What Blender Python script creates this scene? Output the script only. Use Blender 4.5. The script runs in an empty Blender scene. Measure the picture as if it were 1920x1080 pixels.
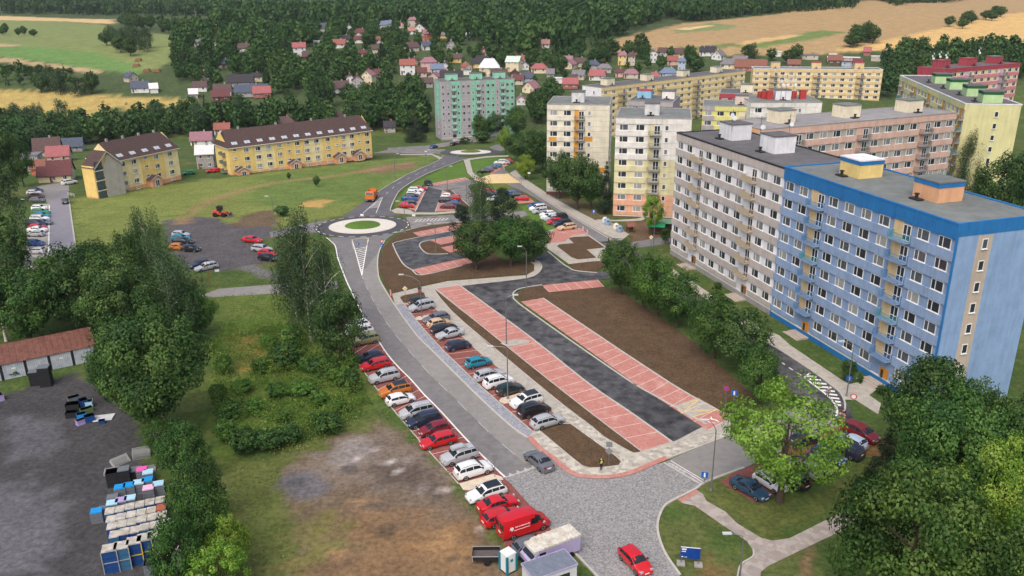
import bpy, bmesh, math, random
import numpy as np
from mathutils import Vector, Matrix
random.seed(7); RNG = np.random.default_rng(11)
S = bpy.context.scene; COL = S.collection; PI = math.pi; rad = math.radians
# ------------------------------------------------------------------ camera
CAMH = 54.0; FPX = 1560.0; PITCH = math.atan(570 / 1560.0); ROLL = rad(-0.5)
FW = np.array([0, math.cos(PITCH), -math.sin(PITCH)])
_r0 = np.array([1.0, 0, 0]); _u0 = np.cross(_r0, FW)
RT = _r0 * math.cos(ROLL) + _u0 * math.sin(ROLL); UP = -_r0 * math.sin(ROLL) + _u0 * math.cos(ROLL)
cam = bpy.data.cameras.new('camera'); cam_ob = bpy.data.objects.new('camera', cam); COL.objects.link(cam_ob)
cam.sensor_width = 36; cam.lens = 36 * FPX / 1920; cam.clip_end = 9000; cam.clip_start = 1
cam_ob.matrix_world = Matrix(((RT[0], UP[0], -FW[0], 0), (RT[1], UP[1], -FW[1], 0), (RT[2], UP[2], -FW[2], CAMH), (0, 0, 0, 1)))
S.camera = cam_ob
# ------------------------------------------------------------------ sky and sun (overcast)
SUN_EL, SUN_AZ = rad(55), rad(-160)          # azimuth measured from +Y towards +X
w = bpy.data.worlds.new('World'); S.world = w; w.use_nodes = True
nt = w.node_tree; bg = nt.nodes['Background']; sk = nt.nodes.new('ShaderNodeTexSky')
sk.sky_type = 'NISHITA'; sk.sun_disc = False; sk.sun_elevation = SUN_EL; sk.sun_rotation = SUN_AZ
sk.air_density = .8; sk.dust_density = 6.0; sk.ozone_density = 1.2
nt.links.new(sk.outputs[0], bg.inputs[0]); bg.inputs[1].default_value = 0.15
sl = bpy.data.lights.new('sun', 'SUN'); sl.energy = .8; sl.angle = rad(75); sl.color = (1, .99, .975)
so = bpy.data.objects.new('sun', sl); COL.objects.link(so)
_d = Vector((math.sin(SUN_AZ) * math.cos(SUN_EL), math.cos(SUN_AZ) * math.cos(SUN_EL), math.sin(SUN_EL)))
so.rotation_euler = _d.to_track_quat('Z', 'Y').to_euler(); so.location = (0, 0, 300)
S.view_settings.view_transform = 'Standard'; S.view_settings.look = 'None'; S.view_settings.gamma = 1
S.view_settings.exposure = 0.45
# ------------------------------------------------------------------ terrain profile and pixel -> ground
_KN = [(-400, 0), (172, 0), (212, -2), (240, -3.2), (272, -4.6), (302, -6), (330, -8.4), (365, -11.2), (385, -12), (410, -10.5),
       (440, -4), (485, 5), (580, 16), (700, 19), (900, 23), (1200, 30), (1500, 40), (2000, 68), (3000, 140), (4500, 230)]
_YS = np.arange(-400, 4500, 2.5); _Z = np.interp(_YS, [k[0] for k in _KN], [k[1] for k in _KN])
_k = np.exp(-0.5 * (np.arange(-12, 13) * 2.5 / 9.0) ** 2); _k /= _k.sum()
_Z = np.convolve(np.pad(_Z, 12, mode='edge'), _k, mode='valid')
def sstep(a, b, x): t = np.clip((x - a) / (b - a), 0, 1); return t * t * (3 - 2 * t)
def terr(x, y):
    x = np.asarray(x, float); y = np.asarray(y, float)
    far = sstep(520, 1100, y)
    return np.interp(y, _YS, _Z) + far * (5 * np.sin(x / 210 + .6) + 3 * np.sin(x / 97 + y / 260))
def tz(p): return float(terr(p[0], p[1]))
_DD = np.concatenate([np.linspace(35, 520, 1500), np.geomspace(520.5, 4300, 1500)])
def ray(px, py): return FW + RT * ((px - 960) / FPX) - UP * ((py - 540) / FPX)
def G(px, py, z=None, dz=0.0):
    d = ray(px, py)
    if z is not None:
        t = (z - CAMH) / d[2]; return Vector((d[0] * t, d[1] * t))
    xs = d[0] / d[1] * _DD; h = CAMH + d[2] / d[1] * _DD - terr(xs, _DD) - dz
    i = int(np.argmax(h <= 0))
    if h[i] > 0: i = len(_DD) - 1
    if i == 0: D = _DD[0]
    else: D = _DD[i - 1] + (_DD[i] - _DD[i - 1]) * h[i - 1] / (h[i - 1] - h[i] + 1e-9)
    return Vector((d[0] / d[1] * D, D))
def proj(p):
    v = np.array(p, float) - np.array([0, 0, CAMH]); c = v.dot(FW)
    return 960 + FPX * v.dot(RT) / c, 540 - FPX * v.dot(UP) / c
def depth(p): return (np.array((p[0], p[1], tz(p))) - np.array([0, 0, CAMH])).dot(FW)
def hgt(base, ytop):                      # height of an upright standing on ground point, whose top shows at pixel row ytop
    b = tz(base); lo, hi = 0.0, 60.0
    for _ in range(30):
        m = (lo + hi) / 2
        if proj((base[0], base[1], b + m))[1] > ytop: lo = m
        else: hi = m
    return lo
def FR(ox, oy, s): return lambda *pts: [(ox + x / s, oy + y / s) for x, y in pts]
E_ = FR(640, 360, 3); H_ = FR(640, 720, 3); I_ = FR(1280, 720, 3); F_ = FR(1280, 360, 3); D_ = FR(0, 360, 3); A_ = FR(0, 0, 3); B_ = FR(640, 0, 3); C_ = FR(1280, 0, 3)
R1 = FR(640, 580, 6); R2 = FR(720, 740, 6); R3 = FR(840, 900, 6); R4 = FR(740, 540, 6); R5 = FR(860, 660, 6); R6 = FR(730, 280, 6)
R7 = FR(920, 350, 6); R8 = FR(560, 370, 6); S1 = FR(1320, 740, 4.908); S2 = FR(0, 320, 5.4); S3 = FR(300, 380, 6); S6 = FR(1080, 360, 7.7125)
S7 = FR(1160, 840, 4.5); S8 = FR(1400, 600, 5.4)
def GW(pts): return [G(*p) for p in pts]
# ------------------------------------------------------------------ materials
MATS = {}
def mat(name, col, rough=.8, var=.12, scale=1.2, bump=0.0, col2=None, spec=.3, metal=0.0, coat=0.0, big=.0, emit=None):
    if name in MATS: return MATS[name]
    m = bpy.data.materials.new(name); m.use_nodes = True; MATS[name] = m
    n = m.node_tree.nodes; L = m.node_tree.links; b = n['Principled BSDF']
    b.inputs['Roughness'].default_value = rough; b.inputs['Specular IOR Level'].default_value = spec; b.inputs['Metallic'].default_value = metal
    if coat: b.inputs['Coat Weight'].default_value = coat; b.inputs['Coat Roughness'].default_value = .08
    b.inputs['Base Color'].default_value = (*col, 1)
    m.diffuse_color = (*col, 1)
    if var or bump or col2:
        g = n.new('ShaderNodeNewGeometry'); t = n.new('ShaderNodeTexNoise'); t.inputs['Scale'].default_value = scale; t.inputs['Detail'].default_value = 5
        t.inputs['Roughness'].default_value = .65
        L.new(g.outputs['Position'], t.inputs['Vector'])
        mx = n.new('ShaderNodeMix'); mx.data_type = 'RGBA'
        c2 = col2 or tuple(min(1, c * (1 + var)) for c in col); c1 = col if col2 else tuple(c * (1 - var) for c in col)
        mr = n.new('ShaderNodeMapRange'); mr.inputs[1].default_value = .36; mr.inputs[2].default_value = .64
        L.new(t.outputs[0], mr.inputs[0]); L.new(mr.outputs[0], mx.inputs[0])
        mx.inputs[6].default_value = (*c1, 1); mx.inputs[7].default_value = (*c2, 1); out = mx.outputs[2]
        if big:
            t2 = n.new('ShaderNodeTexNoise'); t2.inputs['Scale'].default_value = scale * .12; t2.inputs['Detail'].default_value = 4
            L.new(g.outputs['Position'], t2.inputs['Vector'])
            m2 = n.new('ShaderNodeMapRange'); m2.inputs[1].default_value = .3; m2.inputs[2].default_value = .7; m2.inputs[3].default_value = 1 - big; m2.inputs[4].default_value = 1 + big
            L.new(t2.outputs[0], m2.inputs[0]); h = n.new('ShaderNodeVectorMath'); h.operation = 'SCALE'
            L.new(out, h.inputs[0]); L.new(m2.outputs[0], h.inputs['Scale']); out = h.outputs[0]
        L.new(out, b.inputs['Base Color'])
        if bump:
            bp = n.new('ShaderNodeBump'); bp.inputs['Strength'].default_value = bump; bp.inputs['Distance'].default_value = .05
            L.new(t.outputs[0], bp.inputs['Height']); L.new(bp.outputs[0], b.inputs['Normal'])
    if emit: b.inputs['Emission Color'].default_value = (*emit, 1)
    return m
def sR(*c): return tuple(((v / 255) / 12.92 if v <= 10 else (((v / 255) + .055) / 1.055) ** 2.4) for v in c)   # sRGB swatch -> linear
# ------------------------------------------------------------------ mesh helpers
class MB:
    def __init__(s): s.v = []; s.f = []; s.m = []
    def quad(s, a, b, c, d, m=0):
        i = len(s.v); s.v += [tuple(a), tuple(b), tuple(c), tuple(d)]; s.f.append((i, i + 1, i + 2, i + 3)); s.m.append(m); return s
    def face(s, pts, m=0):
        i = len(s.v); s.v += [tuple(p) for p in pts]; s.f.append(tuple(range(i, i + len(pts)))); s.m.append(m); return s
    def box(s, x0, x1, y0, y1, z0, z1, m=0, mt=None):
        i = len(s.v)
        s.v += [(x0, y0, z0), (x1, y0, z0), (x1, y1, z0), (x0, y1, z0), (x0, y0, z1), (x1, y0, z1), (x1, y1, z1), (x0, y1, z1)]
        for k, q in enumerate(((0, 3, 2, 1), (4, 5, 6, 7), (0, 1, 5, 4), (1, 2, 6, 5), (2, 3, 7, 6), (3, 0, 4, 7))):
            s.f.append(tuple(i + j for j in q)); s.m.append(mt if (k == 1 and mt is not None) else m)
        return s
    def cbox(s, c, d, m=0): return s.box(c[0] - d[0] / 2, c[0] + d[0] / 2, c[1] - d[1] / 2, c[1] + d[1] / 2, c[2] - d[2] / 2, c[2] + d[2] / 2, m)
    def tube(s, path, r, n=6, m=0, cap=True):
        P = [Vector(p) for p in path]; rs = r if isinstance(r, (list, tuple)) else [r] * len(P); i0 = len(s.v)
        for k, p in enumerate(P):
            d = (P[min(k + 1, len(P) - 1)] - P[max(k - 1, 0)]).normalized()
            a = d.orthogonal().normalized() if abs(d.z) < .95 else Vector((1, 0, 0)); a = (a - d * a.dot(d)).normalized(); b = d.cross(a)
            for j in range(n):
                t = 2 * PI * j / n; q = p + (a * math.cos(t) + b * math.sin(t)) * rs[k]; s.v.append(tuple(q))
        for k in range(len(P) - 1):
            for j in range(n):
                s.f.append((i0 + k * n + j, i0 + k * n + (j + 1) % n, i0 + (k + 1) * n + (j + 1) % n, i0 + (k + 1) * n + j)); s.m.append(m)
        if cap:
            s.f.append(tuple(i0 + j for j in range(n))[::-1]); s.m.append(m)
            s.f.append(tuple(i0 + (len(P) - 1) * n + j for j in range(n))); s.m.append(m)
        return s
    def lathe(s, prof, n=12, m=0, c=(0, 0)):
        i0 = len(s.v)
        for r, z in prof:
            for j in range(n): s.v.append((c[0] + r * math.cos(2 * PI * j / n), c[1] + r * math.sin(2 * PI * j / n), z))
        for k in range(len(prof) - 1):
            for j in range(n):
                s.f.append((i0 + k * n + j, i0 + k * n + (j + 1) % n, i0 + (k + 1) * n + (j + 1) % n, i0 + (k + 1) * n + j)); s.m.append(m)
        s.f.append(tuple(i0 + (len(prof) - 1) * n + j for j in range(n))); s.m.append(m)
        return s
    def mesh(s, name, mats, smooth=0):
        me = bpy.data.meshes.new(name); me.from_pydata(s.v, [], s.f)
        for k in (mats if isinstance(mats, (list, tuple)) else [mats]): me.materials.append(k)
        if any(s.m): me.polygons.foreach_set('material_index', s.m)
        if smooth:
            me.polygons.foreach_set('use_smooth', [True] * len(me.polygons)); me.set_sharp_from_angle(angle=rad(smooth))
        me.update(); return me
    def build(s, name, mats, parent=None, smooth=0): return obj(name, s.mesh(name, mats, smooth), parent)
def obj(name, me, parent=None, loc=None, rz=None, mt=None):
    o = bpy.data.objects.new(name, me); COL.objects.link(o)
    if parent: o.parent = parent
    if loc is not None: o.location = loc
    if rz is not None: o.rotation_euler = (0, 0, rz)
    if mt is not None: o.material_slots[0].link = 'OBJECT'; o.material_slots[0].material = mt
    return o
def tag(o, label=None, cat=None, group=None, kind=None):
    if label: o['label'] = label
    if cat: o['category'] = cat
    if group: o['group'] = group
    if kind: o['kind'] = kind
    return o
def thing(name, label, cat, loc=(0, 0, 0), rz=0, group=None):
    o = bpy.data.objects.new(name, None); COL.objects.link(o); o.empty_display_size = .5
    o.location = loc; o.rotation_euler = (0, 0, rz); return tag(o, label, cat, group)
def sm(pts, n=5):                          # Catmull-Rom smoothing of a polyline
    P = [Vector(p[:2]) for p in pts]; out = []
    for i in range(len(P) - 1):
        a = P[max(i - 1, 0)]; b = P[i]; c = P[i + 1]; d = P[min(i + 2, len(P) - 1)]
        for k in range(n):
            t = k / n; out.append(.5 * ((2 * b) + (c - a) * t + (2 * a - 5 * b + 4 * c - d) * t * t + (3 * b - a - 3 * c + d) * t ** 3))
    out.append(P[-1]); return out
def resamp(pts, step):
    out = [pts[0].copy()]
    for a, b in zip(pts, pts[1:]):
        n = max(1, int((b - a).length / step)); out += [a.lerp(b, (k + 1) / n) for k in range(n)]
    return out
def sheet(name, pts, dz, material, parent=None, kind='structure', step=5.0):
    bm = bmesh.new(); vs = [bm.verts.new((p[0], p[1], 0)) for p in pts]
    try: f = bm.faces.new(vs)
    except ValueError: return None
    f.normal_update()
    if f.normal.z < 0: f.normal_flip()
    bmesh.ops.triangulate(bm, faces=[f], ngon_method='EAR_CLIP')
    y0 = min(p[1] for p in pts); y1 = max(p[1] for p in pts); y = 160.0
    while y < y1:
        if y > y0:
            g = bm.verts[:] + bm.edges[:] + bm.faces[:]
            bmesh.ops.bisect_plane(bm, geom=g, plane_co=(0, y, 0), plane_no=(0, 1, 0), dist=1e-4)
        y += step * (1 if y < 450 else 3)
    for v in bm.verts: v.co.z = float(terr(v.co.x, v.co.y)) + dz
    me = bpy.data.meshes.new(name); bm.to_mesh(me); bm.free(); me.materials.append(material)
    o = obj(name, me, parent)
    if kind and not parent: o['kind'] = kind
    return o
def offset(pts, d):
    out = []
    for i, p in enumerate(pts):
        t = (pts[min(i + 1, len(pts) - 1)] - pts[max(i - 1, 0)]).normalized(); out.append(p + Vector((-t.y, t.x)) * d)
    return out
def ribbon_mb(mb, pts, w, dz, h=None, dash=None):
    P = resamp(pts, 3.0)
    segs = [P]
    if dash:
        on, off = dash; tot = [0]
        for a, b in zip(P, P[1:]): tot.append(tot[-1] + (b - a).length)
        def at(s):
            k = max(0, min(len(P) - 2, int(np.searchsorted(tot, s)) - 1)); return P[k].lerp(P[k + 1], (s - tot[k]) / max(1e-6, tot[k + 1] - tot[k]))
        segs = []; s = 0
        while s + on < tot[-1]: segs.append([at(s), at(s + on)]); s += on + off
    for Q in segs:
        a = offset(Q, w / 2); b = offset(Q, -w / 2)
        za = [tz(p) for p in a]; zb = [tz(p) for p in b]
        for i in range(len(Q) - 1):
            A = (*b[i], zb[i] + dz); Bq = (*b[i + 1], zb[i + 1] + dz); Cq = (*a[i + 1], za[i + 1] + dz); Dq = (*a[i], za[i] + dz)
            mb.quad(A, Bq, Cq, Dq)
            if h:
                lo = lambda p: (p[0], p[1], p[2] - h)
                mb.quad(lo(A), lo(Bq), Bq, A); mb.quad(Dq, Cq, lo(Cq), lo(Dq))
    return mb
def in_poly(x, y, poly):
    r = np.zeros(np.shape(x), bool); n = len(poly)
    for i in range(n):
        x0, y0 = poly[i][0], poly[i][1]; x1, y1 = poly[(i + 1) % n][0], poly[(i + 1) % n][1]
        if y0 == y1: continue
        c = ((y0 > y) != (y1 > y)) & (x < (x1 - x0) * (y - y0) / (y1 - y0) + x0); r ^= c
    return r
def sdist(x, y, poly):                     # signed distance, positive inside
    d = np.full(np.shape(x), 1e9); n = len(poly)
    for i in range(n):
        x0, y0 = poly[i][0], poly[i][1]; ex = poly[(i + 1) % n][0] - x0; ey = poly[(i + 1) % n][1] - y0
        t = np.clip(((x - x0) * ex + (y - y0) * ey) / (ex * ex + ey * ey + 1e-9), 0, 1)
        d = np.minimum(d, (x - x0 - t * ex) ** 2 + (y - y0 - t * ey) ** 2)
    d = np.sqrt(d); return np.where(in_poly(x, y, poly), d, -d)
_H = RNG.random((256, 256))
def vnoise(x, y):
    xi = np.floor(x).astype(int); yi = np.floor(y).astype(int); fx = x - xi; fy = y - yi; fx = fx * fx * (3 - 2 * fx); fy = fy * fy * (3 - 2 * fy)
    h = lambda a, b: _H[a & 255, b & 255]
    return (h(xi, yi) * (1 - fx) + h(xi + 1, yi) * fx) * (1 - fy) + (h(xi, yi + 1) * (1 - fx) + h(xi + 1, yi + 1) * fx) * fy
def fnoise(x, y): return vnoise(x, y) * .5 + vnoise(x * 2.1 + 7, y * 2.1) * .3 + vnoise(x * 4.3, y * 4.3 + 3) * .2
# ------------------------------------------------------------------ ground sheet
_FIELDS = [  # pixel polygon, swatch, feather m, grassiness
 ([(0, 0), (1920, 0), (1920, 175), (1000, 240), (700, 235), (400, 230), (0, 300)], (66, 82, 50), 15, 1),
 (A_((0, 105), (330, 115), (600, 140), (640, 170), (1000, 200), (1060, 220), (960, 300), (950, 360), (780, 420), (560, 395), (200, 340), (60, 325), (0, 300), (-300, 280), (-300, 90)), (118, 130, 78), 5, 1),
 (A_((-200, 262), (140, 262), (560, 300), (790, 390), (780, 420), (560, 395), (60, 325), (-200, 305)), (98, 130, 70), 3, 1),
 (A_((-200, 235), (100, 250), (130, 258), (-200, 272)), (170, 148, 110), 3, 0),
 (A_((-200, 80), (180, 95), (640, 108), (640, 135), (330, 118), (-200, 104)), (196, 168, 120), 6, 0),
 (A_((1010, 112), (1320, 122), (1900, 134), (1860, 170), (1700, 162), (1320, 205), (1200, 160), (1060, 140)), (196, 166, 114), 6, 0),
 (A_((-100, 320), (60, 328), (420, 376), (580, 398), (580, 418), (400, 402), (60, 352), (-100, 340)), (168, 146, 110), 2, 0),
 (A_((-200, 500), (300, 515), (640, 540), (1100, 560), (1060, 590), (840, 615), (640, 605), (540, 650), (330, 670), (150, 620), (-200, 610)), (168, 148, 88), 3, .6),
 (A_((1110, -20), (1320, 18), (1400, 45), (1300, 75), (1220, 55), (1160, 15)), (128, 138, 88), 12, 1),
 ([(1115, 92), (1150, 74), (1280, 44), (1440, 28), (1600, 6), (1700, -12), (2100, -12), (2100, 30), (1920, 34), (1700, 70), (1640, 92), (1560, 102), (1400, 104), (1280, 102), (1180, 103)], (164, 138, 98), 6, .2),
 (C_((860, 285), (1100, 240), (1800, 84), (2200, 60), (2200, 320), (1560, 295), (1000, 288)), (200, 166, 108), 5, .1),
 (C_((330, 268), (600, 205), (760, 168), (930, 180), (700, 228), (420, 275)), (106, 124, 68), 4, 1),
 (C_((280, 248), (560, 200), (700, 194), (600, 214), (380, 254)), (198, 166, 114), 3, 0),
 (C_((-40, 168), (160, 128), (320, 148), (240, 166), (-40, 188)), (122, 132, 84), 4, 1),
 (C_((-60, 164), (150, 140), (195, 142), (40, 168)), (204, 176, 130), 3, 0),
 (C_((-80, 275), (270, 244), (340, 256), (-40, 295)), (104, 118, 68), 3, 1),
 (C_((1300, 292), (1640, 284), (1580, 350), (1300, 350)), (100, 118, 64), 4, 1),
 ([(135, 372), (345, 342), (430, 332), (700, 302), (840, 288), (760, 335), (690, 380), (640, 405), (520, 430), (310, 420), (270, 430), (140, 480)], (112, 122, 62), 4, 1),
 ([(480, 330), (700, 304), (830, 292), (745, 338), (690, 378), (560, 395), (470, 380)], (94, 114, 56), 6, 1),
 (D_((1660, 80), (1760, 40), (1880, 45), (1800, 88)), (172, 142, 84), 1.5, .4),
 (D_((1290, 190), (1330, 150), (1450, 108), (1540, 100), (1560, 195), (1400, 210)), (102, 86, 68), 1.2, 0),
 (B_((60, 965), (240, 925), (420, 912), (400, 948), (220, 978)), (122, 100, 76), 2, .2),
 (D_((915, 160), (1100, 135), (1200, 142), (1310, 200), (1540, 193), (1580, 250), (1480, 258), (1480, 335), (1570, 350), (1560, 385), (1420, 412), (1360, 435), (1200, 448), (1080, 440), (980, 340), (940, 250)), (86, 83, 84), 1.0, 0),
 (D_((1330, 428), (1420, 405), (1590, 478), (1590, 500), (1480, 484)), (106, 104, 104), .6, 0),
 ([(395, 600), (540, 555), (640, 650), (700, 730), (650, 800), (500, 860), (415, 860), (390, 740)], (88, 108, 46), 6, 1),
 ([(400, 545), (540, 548), (560, 575), (480, 600), (395, 600)], (96, 112, 54), 3, 1),
 ([(430, 635), (500, 625), (520, 670), (450, 700)], (140, 120, 66), 4, .8),
 ([(640, 790), (720, 780), (820, 860), (900, 950), (960, 1040), (1000, 1100), (420, 1100), (430, 880), (520, 840)], (88, 96, 50), 4, 1),
 ([(520, 905), (560, 862), (640, 822), (690, 802), (740, 797), (790, 843), (850, 908), (895, 960), (930, 1015), (950, 1060), (1000, 1130), (540, 1130), (555, 1000)], (106, 92, 76), 1.6, .0),
 ([(555, 880), (650, 825), (730, 803), (800, 862), (860, 930), (760, 945), (640, 915)], (116, 104, 92), 3, 0),
 ([(560, 985), (700, 955), (840, 975), (900, 1010), (940, 1130), (560, 1130)], (122, 98, 72), 4, 0),
 ([(600, 850), (680, 815), (700, 850), (640, 880)], (132, 124, 118), 1.5, 0), ([(700, 880), (790, 870), (840, 930), (760, 930)], (90, 80, 72), 2.5, 0), ([(580, 1000), (640, 980), (660, 1030), (600, 1060)], (96, 82, 66), 2.5, 0), ([(800, 1000), (860, 990), (880, 1050), (820, 1060)], (146, 116, 82), 2.5, 0), ([(640, 930), (720, 935), (700, 960), (640, 955)], (142, 116, 88), 2, 0), ([(600, 940), (650, 1010), (560, 1060), (550, 980)], (110, 106, 62), 3, 1),
 ([(520, 902), (575, 880), (620, 905), (600, 935), (540, 930)], (96, 94, 96), 1.2, 0),
 ([(720,866), (727,861), (740,864.0), (736,871), (726,870.0)], (176, 170, 164), .35, 0),
 ([(692,845), (698,841), (708,843.4), (705,849), (697,848.2)], (160, 150, 144), .35, 0),
 ([(738,885), (743,880), (752,883.0), (749,890), (742,889.0)], (170, 164, 158), .35, 0),
 ([(662,855), (666,852), (674,853.8), (672,858), (666,857.4)], (180, 172, 166), .35, 0),
 ([(672,905), (678,901), (688,903.4), (685,909), (677,908.2)], (150, 142, 136), .35, 0),
 ([(781,915), (787,909), (799,912.6), (795,921), (786,919.8)], (168, 160, 152), .35, 0),
 ([(825,918), (832,913), (845,916.0), (841,923), (831,922.0)], (164, 154, 144), .35, 0),
 ([(794,900), (798,896), (806,898.4), (804,904), (798,903.2)], (158, 150, 146), .35, 0),
 ([(896,995), (902,990), (914,993.0), (910,1000), (901,999.0)], (190, 184, 174), .35, 0),
 ([(641,880), (651,873), (669,877.2), (663,887), (649,885.6)], (84, 78, 74), .35, 0),
 ([(842,875), (848,871), (858,873.4), (855,879), (847,878.2)], (140, 116, 90), .35, 0),
 ([(753,860), (758,852), (767,856.8), (764,868), (757,866.4)], (150, 146, 146), .35, 0),
 ([(690,995), (711,985), (750,991.0), (738,1005), (708,1003.0)], (92, 78, 62), .35, 0),
 ([(606,1040), (623,1031), (654,1036.4), (644,1049), (620,1047.2)], (140, 112, 80), .35, 0),
 ([(830,1045), (844,1037), (870,1041.8), (862,1053), (842,1051.4)], (98, 84, 66), .35, 0),
 ([(744,1020), (762,1012), (796,1016.8), (786,1028), (760,1026.4)], (138, 106, 72), .35, 0),
 ([(676,950), (693,942), (724,946.8), (714,958), (690,956.4)], (96, 86, 76), .35, 0),
 ([(544,905), (555,897), (576,901.8), (570,913), (554,911.4)], (84, 82, 84), .35, 0),
 ([(-200, 760), (0, 745), (60, 722), (140, 702), (215, 735), (258, 800), (285, 900), (330, 1000), (360, 1120), (-200, 1120)], (68, 67, 68), .8, 0),
 ([(-60, 950), (60, 900), (110, 960), (100, 1080), (-60, 1080)], (96, 96, 100), 3, 0),
 ([(10, 780), (110, 790), (100, 850), (20, 860)], (88, 88, 92), 2.5, 0),
 ([(1010, 385), (1060, 360), (1140, 400), (1130, 420)], (94, 88, 62), 2, .5),
 ([(1330, 925), (1420, 950), (1540, 935), (1640, 850), (1680, 830), (1650, 900), (1560, 960), (1450, 1000), (1400, 990)], (84, 92, 46), 3, 1),
 ([(1600, 835), (1660, 825), (1655, 850), (1610, 860)], (126, 98, 62), 1, .2),
 ([(1510, 1030), (1525, 1025), (1520, 1100), (1500, 1100)], (128, 104, 78), .6, 0),
 ([(1300, 1060), (1330, 1040), (1370, 1080), (1330, 1100)], (112, 92, 60), 1.5, .4),
 ([(1180, 455), (1215, 452), (1250, 440), (1250, 418), (1170, 415)], (104, 84, 66), .8, 0),
]
_LINES = [  # worn tracks in the meadow
 ([(340, 418), (362, 396), (400, 376), (450, 358), (520, 342), (600, 333), (700, 318), (770, 305)], 3.6, (140, 118, 82), .1),
 ([(250, 408), (340, 404), (352, 396)], 1.5, (96, 108, 50), 1),
]
def build_ground():
    ys = np.concatenate([np.linspace(-130, 28, 14), np.arange(30, 330, 1.0), np.geomspace(331, 4400, 235)])
    us = np.linspace(-1.12, 1.12, 520)
    X = (ys[:, None] + 150) * us[None, :]; Y = np.repeat(ys[:, None], len(us), 1)
    nr, nc = X.shape; x = X.ravel(); y = Y.ravel(); z = terr(x, y)
    col = np.empty((len(x), 4)); n1 = fnoise(x / 9, y / 9); n2 = fnoise(x / 2.2 + 50, y / 2.2)
    base = np.array(sR(68, 88, 42)); dry = np.array(sR(94, 96, 56)); k = sstep(.5, .72, n1)[:, None]
    col[:, :3] = base * (1 - .6 * k) + dry * .6 * k; col[:, 3] = 1
    def paint(m, c, g):
        col[:, :3] = col[:, :3] * (1 - m[:, None]) + np.array(sR(*c)) * m[:, None]; col[:, 3] = col[:, 3] * (1 - m) + g * m
    for pts, c, fe, g in _FIELDS:
        P = GW(pts); bx = [p[0] for p in P]; by = [p[1] for p in P]; pad = fe * 3
        s = np.where((x > min(bx) - pad) & (x < max(bx) + pad) & (y > min(by) - pad) & (y < max(by) + pad))[0]
        if not len(s): continue
        d = sdist(x[s], y[s], P); m = np.zeros(len(x)); m[s] = sstep(-.5, .5, d / fe + (n2[s] - .5) * 2.4); paint(m, c, g)
    for pts, wd, c, g in _LINES:
        P = resamp(sm(GW(pts)), 1.0); d = np.full(len(x), 1e9); s = np.where((y > 120) & (y < 330))[0]
        for p in P: d[s] = np.minimum(d[s], (x[s] - p[0]) ** 2 + (y[s] - p[1]) ** 2)
        paint(sstep(-.4, .4, (wd / 2 - np.sqrt(np.minimum(d, 1e6))) / wd + (n2 - .5)) * .85, c, g)
    me = bpy.data.meshes.new('ground'); me.vertices.add(len(x)); me.vertices.foreach_set('co', np.stack([x, y, z], 1).astype(np.float32).ravel())
    i = (np.arange(nr - 1)[:, None] * nc + np.arange(nc - 1)[None, :]).ravel(); q = np.stack([i, i + 1, i + nc + 1, i + nc], 1)
    me.loops.add(q.size); me.loops.foreach_set('vertex_index', q.ravel()); me.polygons.add(len(q)); me.polygons.foreach_set('loop_start', np.arange(0, q.size, 4))
    me.polygons.foreach_set('use_smooth', np.ones(len(q), bool)); me.update(calc_edges=True)
    a = me.color_attributes.new('gcol', 'FLOAT_COLOR', 'POINT'); a.data.foreach_set('color', col.astype(np.float32).ravel())
    m = bpy.data.materials.new('ground_cover'); m.use_nodes = True; n = m.node_tree.nodes; L = m.node_tree.links; b = n['Principled BSDF']
    b.inputs['Roughness'].default_value = .95; b.inputs['Specular IOR Level'].default_value = .15
    at = n.new('ShaderNodeAttribute'); at.attribute_name = 'gcol'; g = n.new('ShaderNodeNewGeometry')
    def noise(sc, lo, hi, a0, a1, det=5):
        t = n.new('ShaderNodeTexNoise'); t.inputs['Scale'].default_value = sc; t.inputs['Detail'].default_value = det; t.inputs['Roughness'].default_value = .7
        L.new(g.outputs['Position'], t.inputs['Vector']); r = n.new('ShaderNodeMapRange')
        for k, v in zip((1, 2, 3, 4), (lo, hi, a0, a1)): r.inputs[k].default_value = v
        L.new(t.outputs[0], r.inputs[0]); return r.outputs[0], t.outputs[0]
    f1, raw = noise(1.6, .3, .7, .55, 1.45, 8); f2, _ = noise(.16, .3, .7, .78, 1.22); f3, _ = noise(.45, .52, .7, 0, .38)
    mu = n.new('ShaderNodeMath'); mu.operation = 'MULTIPLY'; L.new(f1, mu.inputs[0]); L.new(f2, mu.inputs[1])
    sc = n.new('ShaderNodeVectorMath'); sc.operation = 'SCALE'; L.new(at.outputs['Color'], sc.inputs[0]); L.new(mu.outputs[0], sc.inputs['Scale'])
    dm = n.new('ShaderNodeMath'); dm.operation = 'MULTIPLY'; L.new(f3, dm.inputs[0]); L.new(at.outputs['Alpha'], dm.inputs[1])
    mx = n.new('ShaderNodeMix'); mx.data_type = 'RGBA'; L.new(dm.outputs[0], mx.inputs[0]); L.new(sc.outputs[0], mx.inputs[6]); mx.inputs[7].default_value = (*sR(136, 130, 80), 1)
    L.new(mx.outputs[2], b.inputs['Base Color'])
    bp = n.new('ShaderNodeBump'); bp.inputs['Strength'].default_value = .6; bp.inputs['Distance'].default_value = .12; L.new(raw, bp.inputs['Height']); L.new(bp.outputs[0], b.inputs['Normal'])
    me.materials.append(m); o = obj('ground', me); o['kind'] = 'structure'
build_ground()
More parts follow.
